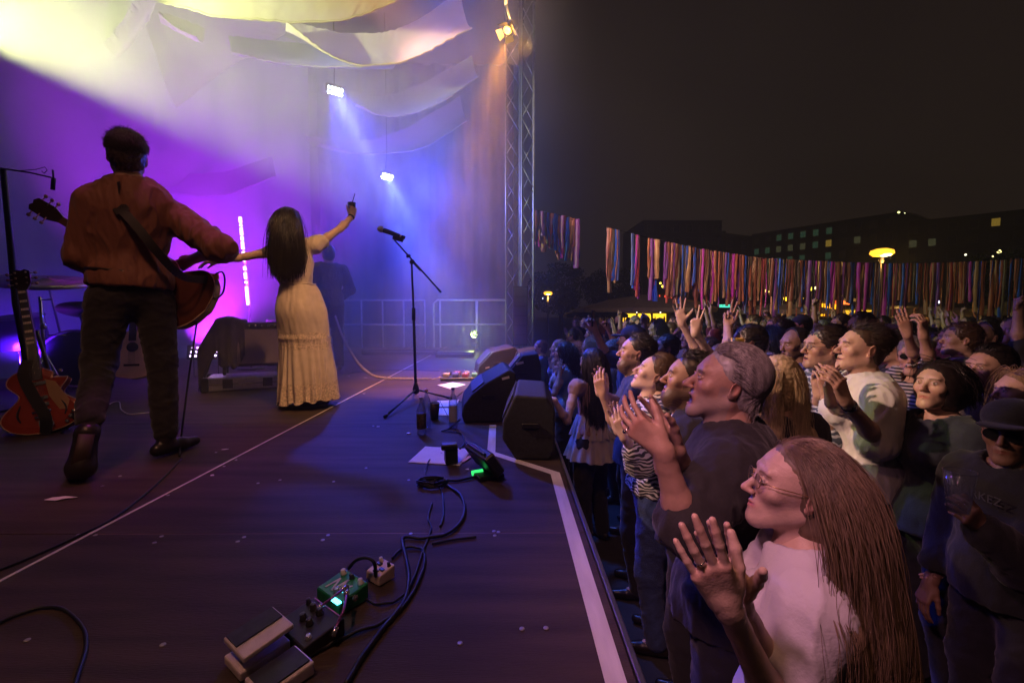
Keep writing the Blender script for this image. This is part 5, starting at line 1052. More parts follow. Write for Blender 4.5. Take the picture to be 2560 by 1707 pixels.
def strands(c, M, s, n, length, seed, colliders=(), r=.0016, spread=(-70, 250), zmin=-.2, back=.6, jitter=.25, clump=40, step=None, gravity=1.0, topz=.2, seg=14, flow=None, part=True, curl=0.0, taper=.5, hug=0.0, lift=.06, front=.62):
    """hair strands rooted on the scalp, combed back and down, pushed out of the head and the colliders (centre, radius) in world space"""
    rs = np.random.RandomState(seed); M = np.array(M); C = A(c)
    # roots on the scalp
    R0 = A((.083, .103, .096)) * s; ctr = A((0, .024, .044)) * s; roots = []
    fade = zmin < -.5
    while len(roots) < n:
        d = rs.randn(3); d /= np.linalg.norm(d)
        if d[2] < zmin: continue
        if fade and d[1] < .25 and d[2] < -.05: continue
        if d[1] < -.30 and d[2] < front: continue
        if d[1] < -.75: continue
        roots.append(d)
    D = np.array(roots); P = ctr + D * R0; nrm = D / R0; nrm /= np.linalg.norm(nrm, axis=1, keepdims=True)
    sx = np.sign(D[:, 0] + .001); t0 = np.stack([sx * .55, np.full(n, back), np.full(n, -.25)], 1) if part else np.stack([D[:, 0] * .3, np.full(n, 1.0), np.full(n, -.15)], 1)
    if flow is not None: t0 = np.tile(A(flow), (n, 1))
    cl = rs.randint(0, clump, n); cj = rs.randn(clump, 3) * jitter
    t = t0 - nrm * (t0 * nrm).sum(1, keepdims=True); t += nrm * lift + cj[cl] * .4; t /= np.linalg.norm(t, axis=1, keepdims=True)
    # world
    P = P @ M.T + C; t = t @ M.T; ln = length * s * (.75 + .35 * rs.rand(n)) * (np.clip(.60 + .9 * D[:, 2], .42, 1) if fade else 1); st = ln / seg; g = A((0, 0, -1.0)) * gravity
    path = [P.copy()]; hgt = 1.05 + .09 * rs.rand(n, 1)
    phc = rs.rand(clump) * 6.28
    for i in range(seg):
        t = t + g * .30 + rs.randn(n, 3) * .03 + cj[cl] * .06
        if curl: t += curl * np.stack([np.sin(i * .9 + phc[cl]), np.cos(i * .9 + phc[cl]), np.zeros(n)], 1)
        t /= np.linalg.norm(t, axis=1, keepdims=True); P = P + t * st[:, None]
        q = (P - C) @ M; e = (q - ctr) / (R0 * 1.03); L = np.linalg.norm(e, axis=1); ins = L < 1; e[ins] /= L[ins][:, None]; q[ins] = ctr + e[ins] * R0 * 1.03
        P[ins] = (q @ M.T + C)[ins]
        if hug:
            q = (P - C) @ M; e = (q - ctr) / R0; L = np.linalg.norm(e, axis=1)[:, None]; low = (q[:, 2:3] < -.02) * 1.0; hg = hug * (1 - low); q = ctr + e / L * (hgt + (L - hgt) * (1 - hg)) * R0; P = q @ M.T + C
            t = P - path[-1]; t /= np.linalg.norm(t, axis=1, keepdims=True) + 1e-9
        for (cc, rr) in colliders:
            rr = A(rr); e = (P - A(cc)) / rr; L = np.linalg.norm(e, axis=1); ins = L < 1; P[ins] = A(cc) + e[ins] / L[ins][:, None] * rr
        path.append(P.copy())
    path = np.array(path)  # seg+1, n, 3
    return tube_strands(path, r * s, taper)
def tube_strands(path, r, taper=.5):
    K, n, _ = path.shape; tn = np.gradient(path, axis=0); tn /= np.linalg.norm(tn, axis=2, keepdims=True) + 1e-9
    u = np.cross(tn, A((.31, .57, .76))); u /= np.linalg.norm(u, axis=2, keepdims=True) + 1e-9; w = np.cross(tn, u)
    rad = (r * (1 - taper * (np.arange(K) / (K - 1)) ** 2))[:, None, None]; ring = [path + (u * math.cos(a) + w * math.sin(a)) * rad for a in (0, 2.094, 4.189)]
    Vv = np.stack(ring, 2)  # K,n,3ring,3
    idx = np.arange(K * n * 3).reshape(K, n, 3); fs = []
    for a in range(3):
        b = (a + 1) % 3; fs.append(np.stack([idx[:-1, :, a], idx[:-1, :, b], idx[1:, :, b], idx[1:, :, a]], -1).reshape(-1, 4))
    return Vv.reshape(-1, 3), np.concatenate(fs)
def hair_mat(name, col, rough=.38): return mat(name, col, rough, 0, .45, 60, 0, 1, spec=.6, stretch=(1, 1, .12))
def lightmesh(name, part, m, parent, org): return np_mesh(name, [(part[0], part[1], 0)], [m], parent, org)

# ================================================================ MUSICIANS AND FRONT ROWS
def unit(v): v = A(v); return v / np.linalg.norm(v)
def hmat(fd, back, thumb):
    y = unit(fd); z = A(back) - y * (A(back) @ y); z = unit(z); x = np.cross(y, z)
    if x @ A(thumb) < 0: x = -x
    return np.stack([x, y, z], 1)
def ik(S, Wr, l1, l2, hint):
    S, Wr = A(S), A(Wr); d = Wr - S; L = np.linalg.norm(d); 
    if L > (l1 + l2) * .995: m = l1 / (l1 + l2); return S + d * m
    a = (l1 * l1 - l2 * l2 + L * L) / (2 * L); h = math.sqrt(max(l1 * l1 - a * a, 0)); u = d / L; n = A(hint) - u * (A(hint) @ u); n = unit(n); return S + u * a + n * h
SK = dict(a=(.56, .35, .27), b=(.50, .30, .22), c=(.62, .42, .34), d=(.40, .23, .16), e=(.24, .13, .085))
def fabric(name, col, **k): return mat(name, col, k.pop('rough', .85), 0, k.pop('var', .12), k.pop('scale', 12), k.pop('bump', .16), k.pop('bscale', 120), sheen=k.pop('sheen', .15), **k)
def zebra(name, a, b, sc=14):
    m = fabric(name, a); n = m.node_tree.nodes; l = m.node_tree.links; bs = n['Principled BSDF']; tc = n.new('ShaderNodeTexCoord'); w = n.new('ShaderNodeTexWave'); w.inputs['Scale'].default_value = sc; w.inputs['Distortion'].default_value = 9; w.inputs['Detail'].default_value = 1.5
    w.bands_direction = 'Z'; r = n.new('ShaderNodeValToRGB'); r.color_ramp.interpolation = 'CONSTANT'; r.color_ramp.elements[0].color = (*a, 1); r.color_ramp.elements[1].color = (*b, 1); r.color_ramp.elements[1].position = .55; l.new(tc.outputs['Object'], w.inputs[0]); l.new(w.outputs[0], r.inputs[0]); l.new(r.outputs[0], bs.inputs['Base Color']); return m
def stripes(name, a, b, sc=30, dist=.4, direction='Z'):
    m = zebra(name, a, b, sc); 
    for x in m.node_tree.nodes:
        if x.type == 'TEX_WAVE': x.inputs['Distortion'].default_value = dist; x.bands_direction = direction
    return m
def person(name, label, hd, fwd, J, s, skin='a', hair=None, hairc=(.05, .03, .02), top=None, bottom=None, female=False, hh=.0036, arms='lr', arm_from=True, hands={}, gar={}, tr={}, hk={}, hs=1.0, group=None, shoes=True, up=(0, 0, 1), seed=1, body_h=.016, bulk=1.0, hairk={}, cat='person', hand_s=None):
    """hd head centre, fwd gaze; J joints dict (world) ; hands: side -> (matrix, curl, spread, thumb)"""
    org = V((float(J['root'][0]), float(J['root'][1]), float(J['root'][2]))); t = empty(name, org, label, cat, group); sk = SK[skin]; M = frame(fwd, up); parts = []; cols = []
    P, Fc, C = head_mesh(hd, M, s * hs, hh, sk, female=female, **hk); parts.append((P, Fc, 0)); cols.append(C)
    # neck bridging head and shoulders, torso and legs
    f = Field(np.array([A(J[q]) for q in ('sl', 'sr', 'nk', 'pv', 'hl', 'hr', 'al', 'ar', 'tl', 'tr', 'kl', 'kr')]).min(0) - .2, np.array([A(J[q]) for q in ('sl', 'sr', 'nk', 'pv', 'hl', 'hr', 'kl', 'kr', 'al', 'ar')]).max(0) + .2, body_h)
    body_prims(f, J, s, 0, female, bulk=bulk); nb = A(hd) - A(J['nk']); nb /= np.linalg.norm(nb); nr = (.046 if female else .056) * s
    f.cap(A(J['nk']) - nb * .04, A(hd) - A((0, 0, .05 * s)) + M[:, 1] * .02 * s, nr * 1.12, nr * .92, .05)
    P, Fc = f.mesh(); parts.append((P, Fc, 0)); cols.append(np.tile(A(sk), (len(P), 1)))
    for a in arms:
        hm, cu, sp, th = hands.get(a, (None, (.35, .4, .45, .5), .06, .35)); 
        if hm is None: hm = hmat(A(J['w' + a]) - A(J['e' + a]), A((1 if a == 'l' else -1, 0, 0.01)), A(J['fwd']))
        P, Fc, C = limb_mesh(J['s' + a], J['e' + a], J['w' + a], hm, 1, s, .0030 if hand_s else (.0042 if hh < .005 else .0065), sk, cu, sp, th, female, hs=hand_s and s * hand_s); parts.append((P, Fc, 0)); cols.append(C)
    np_mesh('body', parts, [M_skin], t, org, cols)
    if top is not None:
        g = dict(sleeve=.45, amp=.006, h=.010); g.update(gar); h = g.pop('h'); P, Fc = garment(J, s, 'top', h, seed, female, bulk=bulk, **g); np_mesh(g.get('nm', 'shirt') if False else 'shirt', [(P, Fc, 0)], [top], t, org)
    if bottom is not None:
        g = dict(h=.012); g.update(tr); h = g.pop('h'); P, Fc = trousers(J, s, h, seed + 5, female, bulk=bulk, **g); np_mesh('trousers', [(P, Fc, 0)], [bottom], t, org)
    if shoes:
        for a in 'lr': P, Fc = shoe(None, J['a' + a], J['t' + a], s * .95, J.get('su' + a, (0, 0, 1))); np_mesh('shoe', [(P, Fc, 0)], [M_shoe], t, org)
    if hair:
        hm_ = hair_mat('hair_%02d_%02d_%02d' % tuple(int(x * 100) for x in hairc), hairc); pr = []
        kw = dict(hairk); sh = kw.pop('shell', hair); nst = kw.pop('n', 0); P, Fc = hair_shell(hd, M, s * hs, sh, .005, seed, kw.pop('vol', .3 if nst > 800 else 1.0)); pr.append((P, Fc, 0))
        if nst: P, Fc = strands(hd, M, s * hs, nst, kw.pop('length', .4), seed, **kw); pr.append((P, Fc, 0))
        np_mesh('hair', pr, [hm_], t, org)
    return t, org, M
M_shoe = mat('shoe_leather', (.02, .015, .013), .35, 0, .2, 20)
M_gold = mat('gold', (.7, .45, .12), .3, .9)
def glasses(c, M, s, t, org, m=None, r=.022, dark=False):
    M = np.array(M); T = lambda p: V(tuple(A(c) + M @ (A(p) * s))); mb = MB()
    for sx in (-1, 1):
        mb.tube([T((sx * .031 + r * math.cos(a / 3.82), -.103 + abs(r * math.cos(a / 3.82)) * .15 * 1, .010 + r * .85 * math.sin(a / 3.82))) for a in range(25)], .0011 * s, 5, cap=False)
        mb.tube([T((sx * (.031 + r), -.099, .014)), T((sx * .074, -.07, .014)), T((sx * .082, .0, .012)), T((sx * .082, .02, .0))], .0012 * s, 5)
    mb.tube([T((-.010, -.105, .012)), T((0, -.109, .015)), T((.010, -.105, .012))], .0011 * s, 5); g = mb.build('glasses', m or mat('frame_gold', (.45, .28, .12), .3, .9), t); 
    lm = MB()
    for sx in (-1, 1): lm.add([T((sx * .031 + r * .97 * math.cos(a / 3.82), -.1030, .010 + r * .83 * math.sin(a / 3.82))) for a in range(24)] + [T((sx * .031 + r * .97 * math.cos(a / 3.82), -.1022, .010 + r * .83 * math.sin(a / 3.82))) for a in range(24)], [tuple(range(24)), tuple(reversed(range(24, 48)))] + [(k, (k + 1) % 24, 24 + (k + 1) % 24, 24 + k) for k in range(24)])
    lm.build('lens', mat('dark_lens', (.01, .01, .012), .08) if dark else mat('clear_lens', (.9, .9, .95), .03, 0, 0, 1, trans=1.0), g)
    return g
def band(c, d, r, w, m, t, name):
    d = V(d).normalized(); mb = MB(); mb.lathe(V(c) - d * w / 2, [(r * .98, 0), (r * 1.06, 0), (r * 1.1, w * .5), (r * 1.06, w), (r * .98, w)], 20, dirm(d)); return mb.build(name, m, t)

# ---------------------------------------------------------------- guitarist, seen from behind, stepping back on his left toe
Yg = 2.6; hd = at(318, 396, Yg); J = joints((hd.x, hd.y, 0), R(-148), 1.03); s = 1.03
J['root'] = (hd.x, hd.y, 0); J['hd'] = hd; J['nk'] = at(330, 470, 2.60); J['sl'] = at(232, 508, 2.50); J['sr'] = at(438, 545, 2.72); J['pv'] = at(328, 725, 2.60)
J['hl'] = at(272, 755, 2.52); J['hr'] = at(385, 755, 2.66); J['kl'] = at(250, 905, 2.46); J['al'] = at(222, 1058, 2.20); J['tl'] = at(200, 1175, 2.14)
J['kr'] = at(405, 900, 2.62); J['ar'] = at(415, 1095, 2.52); J['tr'] = at(452, 1128, 2.60)
J['el'] = at(208, 640, 2.50); J['wl'] = at(222, 600, 2.76); J['er'] = at(552, 622, 2.62); J['wr'] = at(478, 650, 2.86)
J['fwd'] = A((math.sin(R(-148)), -math.cos(R(-148)), 0))
fw = A(J['fwd'])
gh = {'l': (hmat(fw * .5 + A((-.3, 0, .6)), -fw, (0, 0, 1)), (.9, .9, .9, .9), .0, .3), 'r': (hmat(A((-.8, .2, -.3)), -fw, (0, 0, 1)), (.5, .5, .5, .5), .0, .3)}
M_rust = fabric('rust_shirt', (.19, .068, .036), var=.1, scale=5, rough=.7); M_trs = fabric('charcoal_trousers', (.013, .012, .013), var=.3)
T_, org_, Mh = person('person', 'guitarist in rust shirt and dark trousers playing with his back to us', hd, (-.62, .78, .10), J, s, 'b', 'short', (.045, .028, .018), M_rust, None, hh=.0045, hands=gh, shoes=False,
    gar=dict(sleeve=.52, hem=-.02, amp=.009, h=.007, off=.022, neck=.062), hairk=dict(n=4200, length=.048, part=False, gravity=.35, seg=5, r=.0011, jitter=.40, hug=0, lift=.30, vol=.75, clump=70, zmin=-.8), seed=11)
# trousers: leg tubes with folds, belt
P, Fc = trousers(J, s, .008, 21, wide=.006, amp=.005, to=.93); np_mesh('trousers', [(P, Fc, 0)], [M_trs], T_, org_)
bl = A(J['pv']) + A((0, 0, .085)); mb = MB(); xr = unit(A(J['sr']) - A(J['sl'])); mb.tube([V(tuple(bl + xr * .185 * math.cos(a / 4.775) + fw * .150 * math.sin(a / 4.775))) for a in range(31)], .017, 6, cap=False, flat=.35); mb.build('belt', mat('belt_leather', (.03, .02, .015), .3), T_)
P, Fc = shoe(None, J['ar'], J['tr'], 1.03); np_mesh('shoe', [(P, Fc, 0)], [M_shoe], T_, org_)
# raised shoe: standing on the toe tip, sole turned towards us
f = Field(A(at(195, 1130, 2.15)) - .28, A(at(195, 1130, 2.15)) + .28, .006); a_ = A(at(222, 1062, 2.24)); hl_ = A(at(218, 1082, 2.16)); bf = A(at(203, 1168, 2.12)); tp = A(at(196, 1200, 2.17)); tp[2] = max(tp[2], .03)
f.cap(a_, hl_, .048, .046, 0); f.cap(hl_, bf, .044, .054, .02); f.cap(bf, tp, .056, .046, .02); P, Fc = f.mesh(); np_mesh('shoe', [(P, Fc, 0)], [M_shoe], T_, org_)
mb = MB(); mb.tube([V(tuple(A(at(217, 1085, 2.125)))), V(tuple(A(at(207, 1130, 2.10)))), V(tuple(A(at(199, 1180, 2.09))))], [.030, .030, .040], 12, flat=.35); mb.build('shoe_sole', mat('sole_rubber', (.045, .025, .018), .6), T_)
# collar
cn = A(J['nk']); mb = MB(); mb.tube([V(tuple(cn + A((0, 0, .022)) + xr * .066 * math.cos(a / 3.82) + fw * (.07 * math.sin(a / 3.82) + .01))) for a in range(25)], .013, 6, cap=False, flat=.8); mb.build('collar', M_rust, T_)
# semi acoustic guitar hung in front of him
M_brn = mat('guitar_brown', (.10, .032, .018), .25, 0, .3, 6)
gb = at(522, 778, 2.80); ghd = at(160, 556, 2.72)
g3, T3g, z3g = guitar('electric_guitar', gb, ghd - gb, V(tuple(fw)) + V((-.12, 0, .15)), .99, M_brn, M_brn, 'dark brown hollow guitar worn by the guitarist, seen from behind', hollow=.085)
mb = MB(); sp = catmull([V(tuple(A(at(300, 470, 2.47)))), V(tuple(A(at(262, 478, 2.54)))), V(tuple(A(at(300, 520, 2.46)))), V(tuple(A(at(345, 570, 2.46)))), V(tuple(A(at(395, 632, 2.50)))), V(tuple(A(at(455, 690, 2.62)))), V(tuple(A(at(522, 700, 2.80))))], 10)
nn = V(tuple(-fw))
for i, (p, q_) in enumerate(zip(sp, sp[1:])):
    d = (q_ - p); w = d.cross(nn).normalized() * (.034 if i < 22 else .022); mb.add([p - w, p + w, q_ + w, q_ - w, p - w + nn * .004, p + w + nn * .004, q_ + w + nn * .004, q_ - w + nn * .004], [(0, 1, 2, 3), (7, 6, 5, 4), (0, 4, 5, 1), (3, 2, 6, 7), (0, 3, 7, 4), (1, 5, 6, 2)])
mb.build('strap', mat('strap_leather', (.02, .016, .014), .4), g3)
mb = MB(); mb.box(at(535, 692, 2.82), (.035, .035, .05), dirm((1, .3, .2)), bev=.004); mb.build('jack_plate', M_gold, g3)
cable([at(530, 690, 2.82), at(555, 680, 2.80), at(562, 705, 2.80), at(555, 735, 2.80), at(530, 752, 2.82), at(505, 760, 2.84)], .005, 'black jack cable looping from the brown guitar', name='cable')
cable([at(498, 755, 2.84), at(490, 820, 2.80), at(475, 920, 2.74), at(462, 1020, 2.66), at(452, 1100, 2.60), fl(448, 1140, .006)], .0052, 'black cable hanging from the brown guitar down to the floor', name='cable')

# ---------------------------------------------------------------- singer with arms spread, long cream dress
Ys = 3.85; hd = at(722, 562, Ys); yw_ = R(-163); s = .945; J = joints((hd.x, hd.y, 0), yw_, s, female=True); J['root'] = (at(738, 1000, Ys).x, Ys, 0); J['hd'] = hd
J['nk'] = at(728, 612, Ys); J['sl'] = at(690, 628, Ys - .02); J['sr'] = at(792, 612, Ys + .06); J['pv'] = at(750, 790, Ys)
for a, dx in (('l', -.09), ('r', .09)): J['h' + a] = A(J['pv']) + A((dx, .02, -.06)); J['k' + a] = A(J['pv']) + A((dx * 1.1, 0, -.45)); J['a' + a] = A((at(738, 1000, Ys).x + dx * 1.2, Ys, .085)); J['t' + a] = A(J['a' + a]) + A((.10 if a == 'r' else -.02, .10, -.05))
J['el'] = at(618, 641, 3.78); J['wl'] = at(543, 652, 3.72); J['er'] = at(850, 572, 4.02); J['wr'] = at(880, 541, 4.14); J['fwd'] = A((math.sin(yw_), -math.cos(yw_), 0))
cupc = A(at(889, 521, 4.20)); 
hd_r = hmat((.12, .10, .9), (.55, -.75, 0), (-.8, -.3, .2)); 
gh = {'l': (hmat((-1, -.1, -.15), (0, 0, 1), (0, 1, 0)), (.3, .3, .3, .3), .05, .3), 'r': (hd_r, (1.05, 1.1, 1.15, 1.2), .0, .5)}; cupc = A(J['wr']) + hd_r @ A((0, .088, -.046))
TS, orgS, Mh = person('person', 'singer in long cream dress with both arms spread, cup raised high', hd, (-.25, .97, .05), J, s, 'c', None, (.02, .012, .01), None, None, True, .0045, hands=gh, shoes=False, hs=1.02)
M_dress = fabric('cream_dress', (.58, .48, .42), var=.10, scale=16, rough=.8)
P, Fc = garment(J, s, 'top', .008, 31, True, sleeve=.10, hem=-.17, neck=.075, off=.012, amp=.006); np_mesh('bodice', [(P, Fc, 0)], [M_dress], TS, orgS)
M_lace = fabric('cream_lace', (.56, .45, .38), var=.4, scale=70, rough=.85, bump=.5, bscale=110)
wc, hc = A(at(745, 712, Ys)), A(at(776, 1010, Ys)); 
def skirt(u, v):
    a = u * 2 * math.pi; c = A(J['pv']) * 0 + wc * (1 - v) + A((at(772, 1000, Ys).x, Ys, .045)) * v
    bump_ = .052 * math.exp(-((v - .22) / .16) ** 2); rx = .134 + .101 * v ** .5 + bump_ * .35; ry = .106 + .09 * v ** .7 + bump_ * (.9 if math.sin(a) < 0 else .3)
    pl = 0 if v < .44 else (v - .44) / .56; k = .006 * math.sin(a * 5 + v * 6) + pl * (.014 * math.sin(a * 26 + 2.2 * math.sin(a * 3 + v * 2)) + .010 * math.sin(a * 11 + 1))
    k += .004 * mnoise.noise(V((math.cos(a) * 6, math.sin(a) * 6, v * 9))); k += .010 * math.exp(-((v - .45) / .012) ** 2)
    z = c[2] + (.035 * math.sin(a + 2.2) + .012 * math.sin(a * 13)) * v ** 6
    return V((c[0] + (rx + k) * math.cos(a) + .02 * math.sin(v * 3.1), c[1] + (ry + k) * math.sin(a), z))
mb = MB(); mb.grid(skirt, 300, 70)
sk_ = mb.build('skirt', [M_dress, M_lace], TS)
for p_ in sk_.data.polygons:
    zc = p_.center[2] + float(orgS[2]); 
    if zc < .22 or .50 < zc < .64: p_.material_index = 1
mb = MB(); mb.tube([V(tuple(wc + A((.137 * math.cos(a / 4.775), .110 * math.sin(a / 4.775), .004 * math.sin(a))))) for a in range(31)], .012, 6, cap=False, flat=.5); mb.build('waist_band', M_dress, TS)
mb = MB(); mb.tube([skirt(i / 200, .998) for i in range(201)], .0045, 5, cap=False); mb.build('lace_hem', M_lace, TS)
for a in 'lr': P, Fc = shoe(None, J['a' + a], J['t' + a], .95); np_mesh('shoe', [(P, Fc, 0)], [M_shoe], TS, orgS)
P, Fc = hair_shell(hd, Mh, s * 1.02, 'long', .005, 3, 1.2); pr = [(P, Fc, 0)]
bk = A(J['nk']) * .6 + A(J['pv']) * .4; P, Fc = strands(hd, Mh, s * 1.02, 5000, .52, 5, colliders=[(tuple(A(J['nk']) * .75 + A(J['pv']) * .25), (.16, .15, .2)), (tuple(J['nk']), (.10, .11, .08))], back=.7, gravity=1.1, jitter=.16, part=False, clump=30, r=.0019, seg=16, taper=.4); pr.append((P, Fc, 0))
np_mesh('hair', pr, [hair_mat('hair_near_black', (.010, .006, .005))], TS, orgS)
band(J['wr'] if False else tuple(A(J['wr']) * .93 + A(J['er']) * .07), tuple(A(J['wr']) - A(J['er'])), .027, .016, M_cord, TS, 'bracelet')
cu = empty('paper_cup', tuple(cupc), 'dark cup with a straw held up in the raised hand of the singer', 'cup'); mb = MB(); mb.lathe(tuple(cupc - A((0, 0, .04))), [(.026, 0), (.037, .085), (.034, .085), (.024, .008)], 20); mb.build('cup', mat('cup_green_black', (.02, .035, .025), .4), cu)
mb = MB(); mb.tube([V(tuple(cupc + A((.0, 0, .03)))), V(tuple(cupc + A((.03, 0, .125))))], .004, 6); mb.build('straw', M_cord, cu)
# ---------------------------------------------------------------- third musician, back turned, veiled by smoke
hd = at(822, 652, 6.4); J = joints((hd.x, hd.y, 0), R(-150), 1.0); J['root'] = (hd.x, hd.y, 0); J['el'] = A(J['el']) + A((-.02, 0, 0)); J['wr'] = A(J['pv']) + A((.02, .3, .05)); J['er'] = ik(J['sr'], J['wr'], .29, .26, (1, 0, -.5))
J['hd'] = A(J['hd']) * 0 + A((hd.x, hd.y, 1.60))
person('person', 'musician in speckled grey sweater behind the singer, back turned', J['hd'], (-.4, .9, 0), J, 1.0, 'b', 'short', (.03, .02, .015), mat('speckled_wool', (.06, .055, .07), .9, 0, .9, 90), fabric('black_jeans', (.02, .02, .025)), hh=.008, gar=dict(sleeve=.95, off=.02, h=.014), seed=5)

# ================================================================ AUDIENCE, FRONT ROWS
def aud(label, px, py, Y, fwd, s=None, yaw=None, side=0.0, lean=0.0, arms={}, hint=None, **k):
    hd = A(at(px, py, Y)); s = s or max(.86, min(1.08, (hd[2] - GZ) / 1.63)); yaw = math.atan2(fwd[0], -fwd[1]) if yaw is None else R(yaw)
    J = joints((hd[0] + .03 * -math.sin(yaw), hd[1] + .03 * math.cos(yaw), GZ), yaw, s, female=k.get('female', False)); dz = hd[2] - (GZ + 1.63 * s)
    for q in ('nk', 'sl', 'sr', 'pv', 'el', 'er', 'wl', 'wr'): J[q] = A(J[q]) + A((0, 0, dz * (1 if q != 'pv' else .5)))
    J['hd'] = hd; J['root'] = (hd[0], hd[1], GZ); hands = k.pop('hands', {})
    fm = .92 if k.get('female') else 1.0
    for a, spec in arms.items():
        Wr = A(spec['w']); J['w' + a] = Wr
        if 's' in spec: J['s' + a] = A(spec['s'])
        J['e' + a] = A(spec['e']) if 'e' in spec else ik(J['s' + a], Wr, .285 * s * fm, .255 * s * fm, spec.get('hint', (0, 0, -1)))
        if 'f' in spec: hands[a] = (hmat(spec['f'], spec.get('b', (0, -1, 0)), spec.get('t', (0, 0, 1))), spec.get('c', (.25, .3, .35, .4)), spec.get('sp', .08), spec.get('th', .45))
    r = person('person', label, hd, fwd, J, s, hands=hands, **k); return (*r, J, s, hd)
W_ = lambda px, py, Y: A(at(px, py, Y))
M_white_t = fabric('white_tshirt', (.66, .63, .62), scale=4); M_black_t = fabric('black_tshirt', (.020, .018, .020)); M_navy = fabric('navy_shirt', (.02, .025, .06)); M_jean = fabric('blue_jeans', (.04, .07, .20), var=.3, scale=20, bump=.5); M_blackj = fabric('black_jeans', (.02, .02, .025))

# A: nearest woman, profile, glasses, very long auburn hair, hands pressed together
tA, oA, MA, JA, sA, hA = aud('woman in wire glasses with very long auburn brown hair clapping, nearest to us', 1990, 1222, 1.06, (-.95, .24, .14), s=.93, yaw=-118, skin='c', female=True, hair=None, top=fabric('white_blouse', (.62, .58, .64), scale=4), bottom=M_blackj, hh=.0026, seed=41,
    arms={'l': dict(w=W_(1818, 1512, .80), e=W_(1950, 1790, .90), f=W_(1705, 1275, .76) - W_(1818, 1512, .80), b=(-.35, -.9, .15), t=(.7, .1, .7), c=(.10, .10, .12, .16), sp=.13, th=.50),
          'r': dict(w=W_(1842, 1500, .86), e=W_(1985, 1760, 1.0), f=W_(1742, 1278, .83) - W_(1842, 1500, .86), b=(.35, .9, -.15), t=(.7, .1, .7), c=(.05, .05, .08, .12), sp=.15, th=.62)},
    gar=dict(sleeve=.30, h=.007, off=.022, amp=.006, neck=.080, v=.09), hand_s=1.08, hk=dict(mouth='closed', brow=(.20, .10, .06), iris=(.12, .10, .08)), hs=1.0)
glasses(hA, MA, sA, tA, oA)
P, Fc = hair_shell(hA, MA, sA, 'long', .004, 9, .3); hmA = hair_mat('hair_auburn', (.20, .135, .085), .45); pr = [(P, Fc, 0)]
col_ = [(tuple(A(JA['nk']) * .8 + A(JA['pv']) * .2), (.19, .19, .20)), (tuple(A(JA['nk']) * .5 + A(JA['pv']) * .5), (.18, .17, .26)), (tuple(A(JA['sl']) - A((0, 0, .03))), (.088, .088, .088)), (tuple(A(JA['sr']) - A((0, 0, .03))), (.088, .088, .088)), (tuple(JA['nk']), (.075, .075, .1))]
P, Fc = strands(hA, MA, sA, 14000, 1.0, 7, colliders=col_, back=.66, gravity=1.15, jitter=.10, clump=500, r=.00070, seg=24, taper=.25, curl=.09, hug=.0, lift=.05, front=.50); pr.append((P, Fc, 0)); np_mesh('hair', pr, [hmA], tA, oA)
fd = unit(W_(1705, 1275, .76) - W_(1818, 1512, .80)); 
mb = MB(); hmx = hmat(fd, (-.35, -.9, .15), (.7, .1, .7)); pc = A(JA['wl']) + hmx @ (A((-.010, .112, .0)) * sA * 1.08); mb.tube([V(tuple(pc + (hmx[:, 0] * math.cos(a / 2.55) + hmx[:, 2] * math.sin(a / 2.55)) * .0092)) for a in range(17)], .0011, 5, cap=False); mb.lathe(tuple(pc + hmx[:, 2] * .0095), [(.0025, 0), (.003, .0015), (.001, .003)], 8, dirm(tuple(hmx[:, 2]))); mb.build('ring', M_chrome, tA)
mb = MB(); mb.tube([V(tuple(A(hA) + MA @ (A((.052 + 0, -.02, -.155)) * sA) + A((.0, -.0, -.0)) + A((math.cos(a / 2.55) * .010, 0, math.sin(a / 2.55) * .019)))) for a in range(17)], .0028, 6, cap=False); mb.build('earring', M_chrome, tA)

# B: grey haired man, mouth open, clapping near hand raised
tB, oB, MB_, JB, sB, hB = aud('grey haired man with stubble and open mouth, black t-shirt, clapping', 1812, 963, 1.46, (-.95, .20, .20), s=.97, yaw=-118, skin='b', hair='back', hairc=(.34, .31, .29), top=M_black_t, bottom=M_blackj, hh=.0028, seed=51,
    arms={'l': dict(w=W_(1655, 1122, 1.16), e=W_(1712, 1318, 1.18), f=(-.62, .30, .55), b=(-.55, -.80, -.1), t=(.6, -.2, .6), c=(.30, .40, .42, .50), sp=.26, th=.60),
          'r': dict(w=W_(1685, 1120, 1.28), e=W_(1752, 1270, 1.40), f=(-.42, .1, .6), b=(.5, .8, 0), t=(.8, -.3, .3), c=(.2, .2, .25, .3), sp=.2, th=.5)},
    gar=dict(sleeve=.47, h=.008, off=.028, neck=.064, amp=.008), hk=dict(mouth='open', beard=((.34, .31, .30), .55), brow=(.16, .13, .11), nose=1.25), hairk=dict(n=5200, length=.17, part=False, back=1.0, gravity=.5, seg=9, r=.0010, jitter=.08, hug=.9, lift=.0, front=.55), bulk=1.08)
mb = MB(); hb = hmat((-.62, .30, .55), (-.55, -.80, -.1), (.6, -.2, .6)); pc = A(JB['wl']) + hb @ (A((-.030, .100, .002)) * sB); mb.tube([V(tuple(pc + (hb[:, 0] * math.cos(a / 2.55) + hb[:, 2] * math.sin(a / 2.55)) * .0098)) for a in range(17)], .0016, 5, cap=False); mb.lathe(tuple(pc + hb[:, 2] * .010), [(.005, 0), (.006, .002), (.002, .004)], 10, dirm(tuple(hb[:, 2]))); mb.build('ring', M_chrome, tB)
